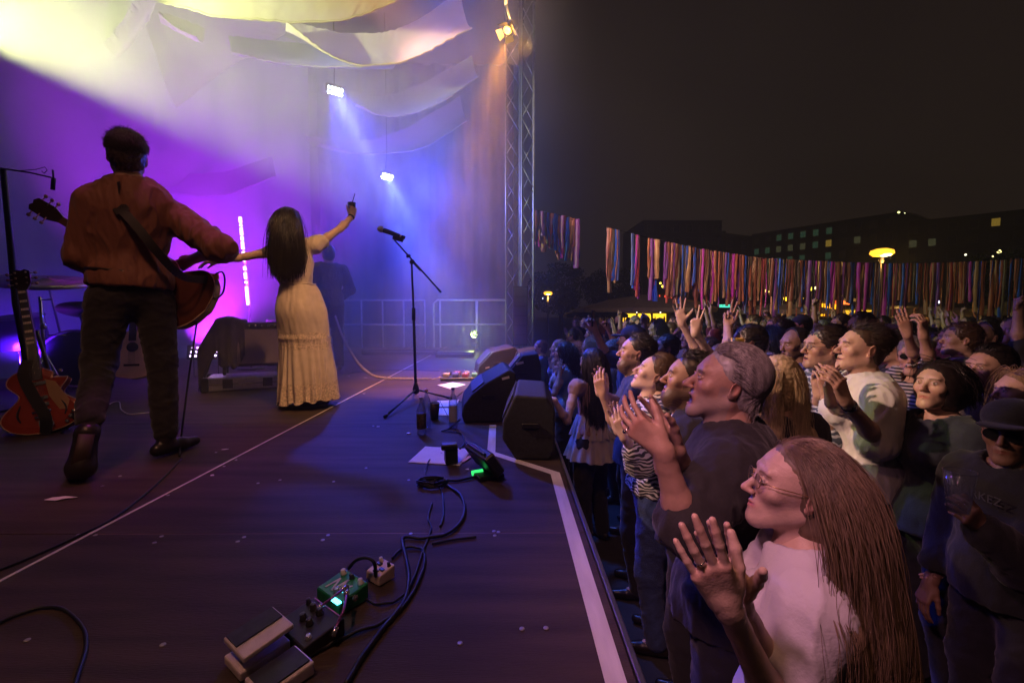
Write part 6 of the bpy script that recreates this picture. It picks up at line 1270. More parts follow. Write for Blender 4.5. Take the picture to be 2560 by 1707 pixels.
# C: bearded man, white tee under dark shirt
tC, oC, MC, JC, sC, hC = aud('bearded man in white t-shirt under a dark open shirt, behind the grey haired man', 1722, 952, 2.05, (-.94, .22, .18), s=.97, yaw=-112, skin='b', hair='short', hairc=(.03, .02, .015), top=M_white_t, bottom=M_blackj, hh=.0034, seed=61, arms={'l': dict(w=W_(1762, 1180, 1.75)), 'r': dict(w=W_(1660, 1170, 1.9))},
    gar=dict(sleeve=.42, h=.010, off=.014), hk=dict(mouth='part', beard=((.035, .022, .016), .95), brow=(.04, .025, .02), nose=1.1), hairk=dict(n=1600, length=.04, part=False, gravity=.25, seg=4, r=.0013, jitter=.5, hug=0, lift=.35, clump=120, zmin=-.8))
P, Fc = garment(JC, sC, 'top', .010, 63, sleeve=.6, off=.028, neck=.085, amp=.008); ctr = A(JC['nk']) * .7 + A(JC['pv']) * .3; Q = P - ctr; fwc = A(JC['fwd']); latc = np.cross((0, 0, 1), fwc); keep = ~((Q @ fwc > .02) & (np.abs(Q @ latc) < .075)); Fk = Fc[keep[Fc].all(1)]; np_mesh('open_shirt', [(P, Fk, 0)], [fabric('dark_overshirt', (.02, .018, .018))], tC, oC)
# D: woman in zebra blouse
M_zeb = zebra('zebra_blouse', (.03, .03, .04), (.62, .58, .58), 16)
tD, oD, MD, JD, sD, hD = aud('woman with tied brown hair in a zebra print blouse and blue jeans, chin raised', 1636, 938, 2.55, (-.90, .25, .40), s=.95, yaw=-115, skin='c', female=True, hair='back', hairc=(.075, .040, .022), top=M_zeb, bottom=M_jean, hh=.0036, seed=71,
    arms={'l': dict(w=W_(1560, 1090, 2.2), f=(-.3, .1, 1), b=(-.3, -1, 0), t=(.6, .3, .5), c=(.3, .35, .4, .5), sp=.1), 'r': dict(w=W_(1545, 1075, 2.35), f=(-.2, .1, 1), b=(.3, 1, 0), t=(.6, .3, .5))}, gar=dict(sleeve=.72, h=.009, off=.024, amp=.011, hem=.0, neck=.08), hk=dict(mouth='smile', brow=(.08, .05, .035)), hairk=dict(n=1600, length=.14, part=False, back=1, gravity=.3, seg=7, r=.0013, hug=.95, lift=0, jitter=.06))
f = Field(hD - .2, hD + .25, .006); cb_ = hD + MD @ A((0, .135, .03)); f.ell(cb_, (.045, .04, .045), 0); P, Fc = f.mesh(); P = P + normals(P, Fc) * (.004 * fbm(P, 2, 120))[:, None]; np_mesh('hair_bun', [(P, Fc, 0)], [hair_mat('hair_07_04_02', (.075, .04, .022))], tD, oD)
# E: bearded man in navy shirt
tE, oE, ME, JE, sE, hE = aud('dark bearded man in navy shirt gazing up, in profile left of the zebra blouse', 1588, 884, 3.05, (-.95, .15, .14), s=.98, yaw=-108, skin='b', hair='short', hairc=(.02, .014, .012), top=M_navy, bottom=M_blackj, hh=.004, seed=81, arms={'l': dict(w=W_(1508, 985, 2.75), f=(-.3, -.1, 1), b=(-.4, -.9, 0), t=(.7, .2, .4), c=(.5, .5, .6, .6), th=.3), 'r': dict(w=W_(1500, 980, 2.9), f=(-.1, 0, 1), b=(.4, .9, 0), t=(.7, 0, .4))},
    gar=dict(sleeve=.45, h=.012), hk=dict(mouth='part', beard=((.03, .018, .014), .95), brow=(.03, .02, .018)), hairk=dict(n=1400, length=.04, part=False, gravity=.25, seg=4, r=.0015, jitter=.5, hug=0, lift=.35, clump=120, zmin=-.8))
# F: girl with waist long dark hair, back half turned, hand on the stage edge
tF, oF, MF, JF, sF, hF = aud('girl with waist long dark hair and tiered pale top leaning on the stage edge', 1478, 908, 3.75, (-.62, .78, .05), s=.93, yaw=-143, skin='c', female=True, hair=None, top=fabric('blush_top', (.40, .24, .20)), bottom=M_blackj, hh=.0045, seed=91, arms={'l': dict(w=W_(1385, 1000, 3.45), e=W_(1418, 1052, 3.5), s=W_(1438, 968, 3.62), f=(-.7, .3, .2), b=(0, 0, 1), t=(.2, .8, 0)), 'r': dict(w=W_(1560, 1010, 3.7))}, gar=dict(sleeve=.06, h=.012, off=.008, hem=-.05))
P, Fc = hair_shell(hF, MF, sF, 'long', .006, 4, 1.2); pr = [(P, Fc, 0)]; P, Fc = strands(hF, MF, sF, 2400, .60, 8, colliders=[(tuple(A(JF['nk']) * .75 + A(JF['pv']) * .25), (.15, .13, .2)), (tuple(JF['nk']), (.09, .09, .08))], back=.8, gravity=1.4, jitter=.12, clump=30, r=.0022, seg=16); pr.append((P, Fc, 0)); np_mesh('hair', pr, [hair_mat('hair_black_brown', (.018, .011, .010))], tF, oF)
M_ruf = fabric('pale_ruffle', (.52, .44, .42), var=.15, scale=10)
for i, (z0, z1, r0, r1, nm) in enumerate(((.20, .02, .135, .185, 'upper_ruffle'), (.03, -.16, .175, .23, 'lower_ruffle'))):
    c = A(JF['pv']); mb = MB(); mb.grid(lambda u, v: V(tuple(c + A(((r0 + (r1 - r0) * v + .012 * v * math.sin(u * 6.283 * 17 + i) + .008 * v * math.sin(u * 6.283 * 7)) * math.cos(u * 6.283), (r0 * .85 + (r1 - r0) * v + .012 * v * math.sin(u * 6.283 * 17 + i)) * math.sin(u * 6.283), (z0 + (z1 - z0) * v) + .006 * math.sin(u * 40) * v)))), 170, 10); mb.build(nm, M_ruf, tF)
# G: trio at the far end of the stage front
M_teal = fabric('teal_top', (.02, .10, .16)); M_lblue = fabric('pale_blue_top', (.25, .36, .50)); M_blusp = zebra('blue_patterned_shirt', (.03, .06, .25), (.22, .28, .5), 20)
tG1 = aud('smiling woman in teal top with pulled back hair, leftmost of the audience', 1350, 870, 7.0, (-.75, .1, .10), s=.92, yaw=-95, skin='c', female=True, hair='back', hairc=(.12, .08, .05), top=M_teal, bottom=M_blackj, hh=.0065, seed=101, hk=dict(mouth='smile'), gar=dict(sleeve=.5, h=.016))
tG2 = aud('smiling fair haired woman in blue patterned shirt, hands clasped, behind the curly one', 1396, 872, 5.9, (-.8, .1, .08), s=.92, yaw=-100, skin='c', female=True, hair='back', hairc=(.22, .15, .09), top=M_blusp, bottom=M_blackj, hh=.006, seed=102, hk=dict(mouth='smile'), gar=dict(sleeve=.6, h=.014, off=.02), arms={'l': dict(w=W_(1386, 918, 5.7), f=(-.1, 0, 1), b=(-.3, -1, 0), c=(.6, .6, .6, .6)), 'r': dict(w=W_(1378, 916, 5.8), f=(-.1, 0, 1), b=(.3, 1, 0), c=(.5, .5, .5, .5))})
tG3, oG, MG, JG, sG, hG = aud('woman with dark curly hair and pale blue top pressing her palms together', 1408, 884, 4.9, (-.85, .12, .06), s=.92, yaw=-105, skin='a', female=True, hair=None, top=M_lblue, bottom=M_blackj, hh=.005, seed=103, hk=dict(mouth='part'), gar=dict(sleeve=.06, h=.014), arms={'l': dict(w=W_(1400, 935, 4.7), f=(-.05, 0, 1), b=(-.6, -.8, 0), c=(.1, .1, .1, .1)), 'r': dict(w=W_(1393, 933, 4.76), f=(-.05, 0, 1), b=(.6, .8, 0), c=(.1, .1, .1, .1))})
P, Fc = hair_shell(hG, MG, sG, 'big', .006, 4, 1.0); pr = [(P, Fc, 0)]; P, Fc = strands(hG, MG, sG, 1300, .34, 18, back=1.2, gravity=.9, jitter=.25, clump=60, r=.0026, seg=12, curl=.35); pr.append((P, Fc, 0)); np_mesh('hair', pr, [hair_mat('hair_black_brown', (.018, .011, .010))], tG3, oG)
# H: young man in white t-shirt, smiling, clapping, watch
tH, oH, MH, JH, sH, hH = aud('smiling young man in white t-shirt clapping, watch on his wrist', 2152, 874, 2.45, (-.88, .18, .10), s=1.03, yaw=-108, skin='a', hair='short', hairc=(.05, .028, .018), top=M_white_t, bottom=M_blackj, hh=.0036, seed=111,
    arms={'l': dict(w=W_(2112, 1000, 2.05), e=W_(2195, 1105, 2.25), f=W_(2086, 925, 2.03) - W_(2112, 1000, 2.05), b=(.2, -.9, .2), t=(.7, .3, .4), c=(.4, .45, .5, .55), sp=.03, th=.3), 'r': dict(w=W_(2078, 1005, 2.25), f=(-.1, .1, 1), b=(-.4, .8, 0), t=(.6, -.3, .4), c=(.3, .3, .3, .4))}, gar=dict(sleeve=.50, h=.008, off=.032, amp=.006, hem=.06), hk=dict(mouth='smile', squint=1.0, brow=(.06, .035, .025)), hairk=dict(n=1800, length=.045, part=False, gravity=.2, seg=4, r=.0014, jitter=.55, hug=0, lift=.5, clump=120, zmin=-.8), bulk=1.05)
band(tuple(A(JH['wl']) * .88 + A(JH['el']) * .12), tuple(A(JH['wl']) - A(JH['el'])), .030, .022, M_cord, tH, 'watch_strap'); mb = MB(); wp = A(JH['wl']) * .88 + A(JH['el']) * .12; mb.lathe(tuple(wp + A((.0, -.032, .0))), [(.015, 0), (.016, .006), (.008, .008)], 16, dirm((0, -1, .1))); mb.build('watch_face', M_chrome, tH)
# I: man with glasses and patterned shirt
M_pat = zebra('pale_patterned_shirt', (.06, .08, .12), (.50, .52, .56), 11)
tI, oI, MI, JI, sI, hI = aud('man with glasses and short hair in a pale patterned shirt, mouth open', 2058, 872, 2.75, (-.90, .05, .05), s=1.03, yaw=-105, skin='b', hair='crop', hairc=(.035, .024, .018), top=M_pat, bottom=M_blackj, hh=.004, seed=121, arms={'l': dict(w=W_(2068, 985, 2.45), f=(-.2, 0, 1), b=(-.2, -.9, 0), c=(.5, .5, .5, .5)), 'r': dict(w=W_(2048, 985, 2.6), f=(-.1, 0, 1), b=(.3, .8, 0), c=(.5, .5, .5, .5))}, gar=dict(sleeve=.5, h=.012, off=.02, amp=.01), hk=dict(mouth='part', beard=((.10, .07, .05), .3), nose=1.1))
glasses(hI, MI, sI, tI, oI, mat('frame_black', (.02, .02, .02), .3))
# J: blonde woman turned away
tJ, oJ, MJ, JJ, sJ, hJ = aud('woman with long blonde hair turned away, behind the grey haired man', 1945, 955, 2.2, (.2, .95, 0), s=.95, yaw=170, skin='a', female=True, hair=None, top=M_black_t, bottom=M_blackj, hh=.005, seed=131, gar=dict(sleeve=.1, h=.014))
P, Fc = hair_shell(hJ, MJ, sJ, 'long', .006, 4, 1.2); pr = [(P, Fc, 0)]; P, Fc = strands(hJ, MJ, sJ, 6000, .36, 9, colliders=[(tuple(A(JJ['nk']) * .8 + A(JJ['pv']) * .2), (.19, .14, .16))], back=.7, gravity=1.2, jitter=.12, clump=300, r=.0011, seg=14, curl=.10); pr.append((P, Fc, 0)); np_mesh('hair', pr, [hair_mat('hair_blonde', (.50, .38, .22), .5)], tJ, oJ)
# K: balding bearded man
tK = aud('balding bearded man looking down left between two raised hands', 1985, 862, 3.7, (-.85, -.15, -.10), s=1.02, yaw=-95, skin='d', hair='bald', hairc=(.03, .02, .015), top=fabric('purple_grey_tee', (.10, .08, .13)), bottom=M_blackj, hh=.005, seed=141, hk=dict(mouth='part', beard=((.03, .02, .016), .85)), gar=dict(h=.014))
# L: dark haired woman with earring
tL, oL, ML, JL, sL, hL = aud('dark haired woman with gold earring in a dark denim shirt, at right', 2345, 968, 2.15, (-.80, -.25, .14), s=.96, yaw=-95, skin='a', female=True, hair='back', hairc=(.018, .011, .010), top=fabric('dark_denim', (.025, .03, .05)), bottom=M_blackj, hh=.004, seed=151, gar=dict(sleeve=.8, off=.022, h=.012, neck=.09), hk=dict(mouth='closed'), hairk=dict(shell='big', n=900, length=.16, back=1, gravity=.6, r=.002, seg=8, curl=.3))
mb = MB(); mb.tube([V(tuple(hL + ML @ (A((.084, .012, -.045)) * sL) + A((.006 * math.cos(a / 1.9), 0, .012 * math.sin(a / 1.9))))) for a in range(13)], .002, 5, cap=False); mb.build('earring', M_gold, tL)
# M: striped shirt, glasses, arms up
M_str = stripes('striped_shirt', (.03, .03, .035), (.50, .46, .42), 14)
tM, oM, MM, JM, sM, hM_ = aud('grey haired woman with dark glasses and a striped shirt, arms raised clapping', 2282, 893, 3.0, (-.70, -.60, 0), s=.99, yaw=-60, skin='b', female=True, hair='short', hairc=(.16, .14, .13), top=M_str, bottom=M_blackj, hh=.005, seed=161, arms={'l': dict(w=W_(2308, 838, 2.75), e=W_(2325, 905, 2.8), f=(-.1, 0, 1), b=(.2, -.9, 0), c=(.5, .6, .6, .7)), 'r': dict(w=W_(2268, 835, 2.85), e=W_(2288, 900, 2.95), f=(-.35, 0, 1), b=(-.3, -.9, 0), c=(.1, .1, .1, .1))}, gar=dict(sleeve=.45, h=.010), hk=dict(mouth='smile'))
glasses(hM_, MM, sM, tM, oM, mat('frame_black', (.02, .02, .02), .3), dark=True)
# N, O: two men in the dark at the right edge
tN = aud('dark haired man in profile with collared shirt, dim at the right edge', 2470, 925, 2.55, (-.95, -.1, .05), s=1.03, yaw=-100, skin='b', hair='short', hairc=(.02, .015, .012), top=fabric('khaki_shirt', (.07, .055, .03)), bottom=M_blackj, hh=.0045, seed=171, hk=dict(mouth='closed', beard=((.05, .035, .03), .4)), gar=dict(h=.013, sleeve=.7), hairk=dict(n=900, length=.06, part=False, gravity=.2, seg=5, r=.0018, jitter=.3, hug=.6))
tO, oO, MO, JO, sO, hO = aud('man in sunglasses and dark hoodie holding a clear plastic cup, far right', 2528, 1085, 1.75, (-.80, -.42, -.02), s=.96, yaw=-85, skin='e', hair='short', hairc=(.015, .012, .01), top=fabric('charcoal_hoodie', (.006, .006, .007)), bottom=M_blackj, hh=.004, seed=181,  # skin and cloth colours darkened to stand in for shade on him
    arms={'l': dict(w=W_(2452, 1320, 1.55), f=W_(2405, 1265, 1.52) - W_(2452, 1320, 1.55), b=(.1, -.9, -.2), t=(.2, .2, 1), c=(.75, .8, .85, .9), th=.4)}, gar=dict(sleeve=.95, off=.03, h=.010, neck=.085, hem=.08), hk=dict(mouth='closed'))
glasses(hO, MO, sO, tO, oO, mat('frame_black', (.02, .02, .02), .3), r=.026, dark=True)
f = Field(hO - .2, hO + .25, .006); f.ell(hO + MO @ A((0, .015, .065)), (.092, .108, .075), 0, M=MO); f.plane(hO + MO @ A((0, 0, .045)), -MO[:, 2]); f.ell(hO + MO @ A((0, -.115, .048)), (.07, .065, .008), .01, M=MO); P, Fc = f.mesh(); np_mesh('cap', [(P, Fc, 0)], [fabric('black_cap', (.008, .008, .009))], tO, oO)
pc = W_(2398, 1228, 1.50); cu = empty('plastic_cup', tuple(pc), 'clear plastic beer cup held by the man in the dark hoodie', 'cup'); mb = MB(); mb.lathe(tuple(pc - A((0, 0, .07))), [(.030, 0), (.044, .14), (.0425, .14), (.0285, .004)], 24); mb.build('cup', mat('clear_plastic', (.8, .85, .9), .08, 0, 0, 1, trans=.95), cu); mb = MB(); mb.tube([(pc[0] + .044 * math.cos(a / 3.82), pc[1] + .044 * math.sin(a / 3.82), pc[2] + .07) for a in range(25)], .0018, 5, cap=False); mb.build('rim', M_gla, cu)
# lettering across the hoodie chest: unreadable in the dark except for its even block letters
ch = A(JO['nk']) * .84 + A(JO['pv']) * .16 + A(JO['fwd']) * .178; fo = A(JO['fwd']); xo = unit(np.cross(fo, (0, 0, 1))) * 1.0; Mtx = Matrix(((-xo[0], 0, fo[0]), (-xo[1], 0, fo[1]), (0, 1, 0))) 
text_mesh('SHARKEZ', .045, Mtx, tuple(ch), mat('print_dimmed', (.05, .05, .055), .7), 'lettering', tO)  # letter colour lowered as part of the shade on him
# P/Q: raised arms of the people hidden behind the grey haired man
def hidden(label, px, py, Y, fwd, s, arms, **k): return aud(label, px, py, Y, fwd, s=s, arms=arms, hh=.006, **k)
hidden('woman hidden in the crowd throwing both hands high with fingers in a v', 1800, 905, 3.3, (-.85, .45, .1), .99, {'r': dict(w=W_(1704, 806, 3.1), e=W_(1752, 895, 3.15), f=W_(1695, 745, 3.1) - W_(1704, 806, 3.1), b=(.3, .9, 0), t=(.9, .1, .3), c=(.05, .05, .12, .3), sp=.30, th=.9), 'l': dict(w=W_(1738, 832, 2.9), e=W_(1795, 915, 3.0), f=W_(1742, 770, 2.9) - W_(1738, 832, 2.9), b=(-.4, -.9, 0), t=(.9, -.1, .1), c=(.0, .05, 1.3, 1.4), sp=.28, th=.2)},
       skin='c', female=True, hair='back', hairc=(.08, .05, .03), top=fabric('grey_top', (.12, .10, .12)), bottom=M_blackj, seed=191, gar=dict(sleeve=.08, h=.014), bulk=.95)
hidden('man wearing glasses lifting a yellow cup, in front of a raised peace sign', 1868, 858, 3.3, (-.85, .25, .05), 1.02, {'l': dict(w=W_(1828, 908, 3.0), f=(.1, 0, 1), b=(-.3, -.9, 0), t=(.8, 0, .4), c=(.7, .7, .8, .8)), 'r': dict(w=W_(1820, 815, 3.3), e=W_(1822, 880, 3.2), f=(.05, 0, 1), b=(.3, .9, 0), c=(.05, .05, 1.2, 1.3), sp=.25, t=(.8, 0, .2))},
       skin='b', hair='short', hairc=(.02, .015, .012), top=M_navy, bottom=M_blackj, seed=193, gar=dict(h=.014))
pc = W_(1843, 868, 3.0); cu = empty('beer_cup', tuple(pc), 'bright yellow cup raised above the heads left of centre', 'cup'); mb = MB(); mb.lathe(tuple(pc - A((0, 0, .04))), [(.030, 0), (.043, .10), (.040, .10), (.028, .006)], 20); mb.build('cup', mat('cup_yellow', (.75, .45, .03), .35), cu)

# ================================================================ RIBBONS, SQUARE, HOUSES
def emi(name, col, st): return mat(name, tuple(min(1, c) for c in col), .5, emit=col, estr=st)
RC = [('rust', (.42, .10, .05)), ('blue', (.03, .12, .75)), ('purple', (.22, .05, .35)), ('tan', (.46, .22, .12)), ('magenta', (.55, .03, .50)), ('brown', (.24, .06, .035)), ('red', (.45, .04, .05)), ('salmon', (.60, .24, .16)), ('navy', (.04, .06, .30)), ('olive', (.12, .07, .04))]
RM = [mat('ribbon_' + n, c, .45, 0, .2, 6, sheen=.3) for n, c in RC]
def ribbon(top, ln, w, yaw, seed, mbx):
    rs = random.Random(seed); ph = rs.uniform(0, 6); tw = rs.uniform(-.9, .9); sw = rs.uniform(.01, .05)
    P = [];  n = 9
    for i in range(n + 1):
        v = i / n; a = yaw + tw * v; c = V(top) + V((sw * math.sin(v * 4 + ph) * v, sw * math.cos(v * 3 + ph) * v, -ln * v)); d = V((math.cos(a), math.sin(a), 0)) * w / 2 * (1 - .25 * math.sin(v * 9 + ph) ** 2)
        nn = V((-math.sin(a), math.cos(a), 0)) * .0012; P += [c - d - nn, c + d - nn, c + d + nn, c - d + nn]
    fs = []
    for i in range(n): a = 4 * i; b = a + 4; fs += [(a, a + 1, b + 1, b), (a + 1, a + 2, b + 2, b + 1), (a + 2, a + 3, b + 3, b + 2), (a + 3, a, b, b + 3)]
    mbx.add(P, fs, 0, True)
def garland(cordpts, spans, label, lens, seed, cap=100):
    C = catmull(cordpts, 12); t = empty('ribbon_garland', C[0], label, 'garland', 'ribbon garlands over the audience'); mb = MB(); mb.tube(C, .006, 6, cap=True); mb.build('cord', M_cord, t)
    d = [0]; 
    for a, b in zip(C, C[1:]): d.append(d[-1] + (b - a).length)
    def pt(s_):
        s_ = max(0, min(.9999, s_)) * d[-1]
        for i in range(len(d) - 1):
            if d[i + 1] >= s_: return C[i].lerp(C[i + 1], (s_ - d[i]) / (d[i + 1] - d[i]))
    rs = random.Random(seed); items = []
    for s0, s1, n in spans:
        for i in range(n): items.append(s0 + (s1 - s0) * (i + rs.uniform(.1, .9)) / n)
    rest = [MB() for _ in RM]
    for k, s_ in enumerate(items):
        p = pt(s_) + V((rs.uniform(-.02, .02), rs.uniform(-.03, .03), 0)); u = s_; ln = lens(u) * rs.uniform(.62, 1.08); w = rs.choice([.04, .055, .07, .09, .12]); ci = rs.choice([0, 0, 1, 2, 3, 4, 5, 5, 6, 7, 8, 1, 9, 3, 5, 2])
        if k < cap: mb = MB(); ribbon(p, ln, w, rs.uniform(-.6, .6), seed * 1000 + k, mb); mb.build('ribbon', RM[ci], t)
        else: ribbon(p, ln, w, rs.uniform(-.6, .6), seed * 1000 + k, rest[ci])
    allr = MB(); any_ = False
    for ci, r_ in enumerate(rest):
        if r_.v: allr.add(r_.v, r_.f, ci, True); any_ = True
    if any_: tag(allr.build('ribbon', RM, t), kind='stuff')
    return t
garland([at(1332, 524, 8.6), at(1390, 536, 8.8), at(1450, 549, 9.0)], [(.02, .98, 34)], 'short ribbon garland nearest to the truss tower, dim violet', lambda u: .62 + .3 * u, 3)
garland([at(1512, 568, 9.4), at(1700, 612, 10.2), at(1900, 645, 11)], [(.015, .075, 9), (.155, .21, 8), (.265, .31, 8), (.36, .99, 80)], 'long ribbon garland hanging over the middle of the audience', lambda u: 1.22 + .1 * u, 5)
garland([at(1898, 645, 11), at(2200, 658, 11.5), at(2420, 654, 11), at(2640, 640, 10.4)], [(.0, 1, 135)], 'dense ribbon garland continuing to the right edge, darker', lambda u: 1.35 + .1 * u, 9)

# street lamps with glowing saucers
M_lampy = emi('lamp_glow', (1.0, .46, .03), 2.2); M_lampc = emi('lamp_core', (1.0, .82, .35), 9); M_pole = mat('pole_grey', (.10, .08, .07), .6)
def slamp(px, py, Y, r, label, power):
    p = at(px, py, Y); t = empty('street_lamp', (p.x, p.y, GZ), label, 'street lamp', 'street lamps with saucer heads'); mb = MB(); mb.lathe(p, [(r * .12, -r * .38), (r * .75, -r * .30), (r, -.02), (r * .92, r * .22), (r * .5, r * .38), (.001, r * .42)], 28); mb.build('lamp_shade', M_lampy, t)
    mb = MB(); mb.lathe(p + V((0, -r * .42, -r * .22)), [(.001, -.20 * r), (r * .38, -.14 * r), (r * .52, 0), (r * .38, .10 * r), (.001, .14 * r)], 20); mb.build('bulb', M_lampc, t)
    mb = MB(); mb.tube([(p.x, p.y, p.z - r * .36), (p.x, p.y, p.z - r * .7), (p.x, p.y, GZ)], [.06, .045, .055], 10); mb.build('pole', M_pole, t); point('street_lamp_light', p + V((0, -r * .3, -r * 1.2)), power, (1, .55, .12), .12)
slamp(1370, 733, 27, .26, 'small glowing yellow street lamp far off right of the truss tower', 60)
slamp(2205, 632, 12.8, .285, 'large glowing orange yellow street lamp above the ribbons', 70)
# parasols
M_can = [mat('canvas_green', (.13, .14, .09), .9), mat('canvas_grey', (.20, .155, .11), .9), mat('canvas_beige', (.55, .38, .17), .9)]
def parasol(px, py, Y, rx, drop, mi, label, light=0):
    a = at(px, py, Y); t = empty('market_parasol', (a.x, a.y, GZ), label, 'parasol', 'parasols around the square'); mb = MB(); n = 8; ring = []; ring2 = []
    for k in range(n):
        an = 2 * math.pi * (k + .5) / n; ring.append(a + V((rx * math.cos(an), rx * math.sin(an), -drop))); ring2.append(ring[-1] + V((0, 0, -.16)))
    mids = [a + V((rx * .5 * math.cos(2 * math.pi * (k + .5) / n), rx * .5 * math.sin(2 * math.pi * (k + .5) / n), -drop * .36)) for k in range(n)]
    vs = [a] + mids + ring + ring2; fs = [(0, 1 + k, 1 + (k + 1) % n) for k in range(n)] + [(1 + k, 9 + k, 9 + (k + 1) % n, 1 + (k + 1) % n) for k in range(n)] + [(9 + k, 17 + k, 17 + (k + 1) % n, 9 + (k + 1) % n) for k in range(n)]
    mb.add(vs, fs); c = mb.build('canopy', M_can[mi], t); m = c.modifiers.new('thick', 'SOLIDIFY'); m.thickness = .02
    mb = MB(); mb.tube([(a.x, a.y, GZ), (a.x, a.y, a.z)], .03, 8); mb.lathe((a.x, a.y, GZ), [(.35, 0), (.33, .08), (.05, .12)], 16); mb.build('pole', M_pole, t)
    if light: point('parasol_bulb', (a.x, a.y, a.z - drop - .1), light, (1, .6, .15), .05)
parasol(1606, 736, 20, 3.0, .62, 1, 'wide dark parasol in the middle of the square', 6)
parasol(1488, 758, 22.5, 1.6, .55, 0, 'dark green parasol left of the wide one, beside the far lamp', 0)
parasol(1722, 748, 23, 1.35, .42, 2, 'pale beige parasol partly hidden by raised hands', 26)
parasol(1955, 757, 17, 1.75, .26, 1, 'flat grey parasol under the ribbons in the middle', 18)
parasol(2330, 765, 15, 2.4, .30, 1, 'flat dark parasol low at the right under the ribbons', 0)
parasol(2560, 748, 13, 1.2, .30, 0, 'dim parasol at the right edge under the ribbons', 0)
# lit drinks kiosks
def kiosk(px0, px1, pyt, pyb, Y, label, em, st, power, extra=0):
    a, b = at(px0, pyt, Y), at(px1, pyb, Y); w = b.x - a.x; cx = (a.x + b.x) / 2; t = empty('drinks_kiosk', (cx, Y, GZ), label, 'kiosk'); mb = MB(); mb.box((cx, Y + 1.2, GZ + 1.25), (w + .3, .1, 2.5)); mb.box((cx, Y + .6, a.z + .12), (w + .5, 1.6, .12)); mb.box((cx, Y, GZ + .5), (w + .3, .5, 1.0)); mb.build('wall', M_pole, t)
    mb = MB(); n = max(2, int(w / .8))
    for i in range(n): mb.box((a.x + w * (i + .5) / n, Y + 1.13, (a.z + b.z) / 2), (w / n * .86, .02, a.z - b.z), bev=.01)
    mb.build('lit_shelf', emi('kiosk_' + str(px0), em, st), t)
    mb = MB(); rs = random.Random(px0)
    for i in range(n * 3): mb.lathe((a.x + w * rs.random(), Y + .9, b.z), [(.04, 0), (.04, .2), (.015, .28), (.015, .34)], 8)
    mb.build('bottle_row', M_glb, t); point('kiosk_bulb', (cx, Y - .3, a.z), power, (1, .6, .15), .2)
kiosk(1568, 1686, 784, 805, 24, 'yellow lit bar under the wide dark parasol', (1, .62, .03), 1.7, 30)
kiosk(2098, 2140, 757, 790, 19, 'bright orange lit kiosk booth in the distance', (1, .42, .01), 2.2, 16)
kiosk(2150, 2330, 775, 800, 21, 'long yellow lit bar counter behind the heads at right', (1, .55, .03), 1.2, 20)
mb = MB(); a, b = at(2080, 752, 18.9), at(2105, 752, 18.9)
pn = empty('shop_sign', at(2095, 756, 18.8), 'red and orange awning panel above the booth', 'sign'); mb.box(at(2104, 756, 18.8), (.8, .05, .16), yawm(.25)); mb.build('panel', emi('panel_red', (1, .12, .02), 1.2), pn)
def sign(txt, px, py, Y, size, col, st, label):
    p = at(px, py, Y); t = empty('shop_sign', p, label, 'sign'); m = emi('neon_%d' % px, col, st); text_mesh(txt, size, Matrix(((1, 0, 0), (0, 0, -1), (0, 1, 0))), tuple(p), m, 'lettering', t, .01); mb = MB(); mb.box(p + V((0, .06, 0)), (size * len(txt) * .75, .04, size * 1.2)); mb.build('board', M_pole, t)
sign('AL', 1646, 743, 34, .42, (1, .10, .03), 2.2, 'short red neon letters left of the raised hand')
sign('CAI', 1672, 742, 34, .42, (1, .06, .03), 2.5, 'red neon letters just left of the raised hand')
gs_ = empty('shop_sign', at(1813, 765, 30), 'two thin lines of cyan and green sign lighting in the distance', 'sign'); mb = MB(); rs = random.Random(2)
for r_ in (0, 1):
    x = 1800
    while x < 1826: w = rs.uniform(1.2, 3); p0 = at(x, 763 + r_ * 4, 30); mb.box(p0, (w / 1138 * 30, .03, .05)); x += w + .8
mb.build('light_line', emi('neon_cyan', (.1, .9, .6), 2.5), gs_)
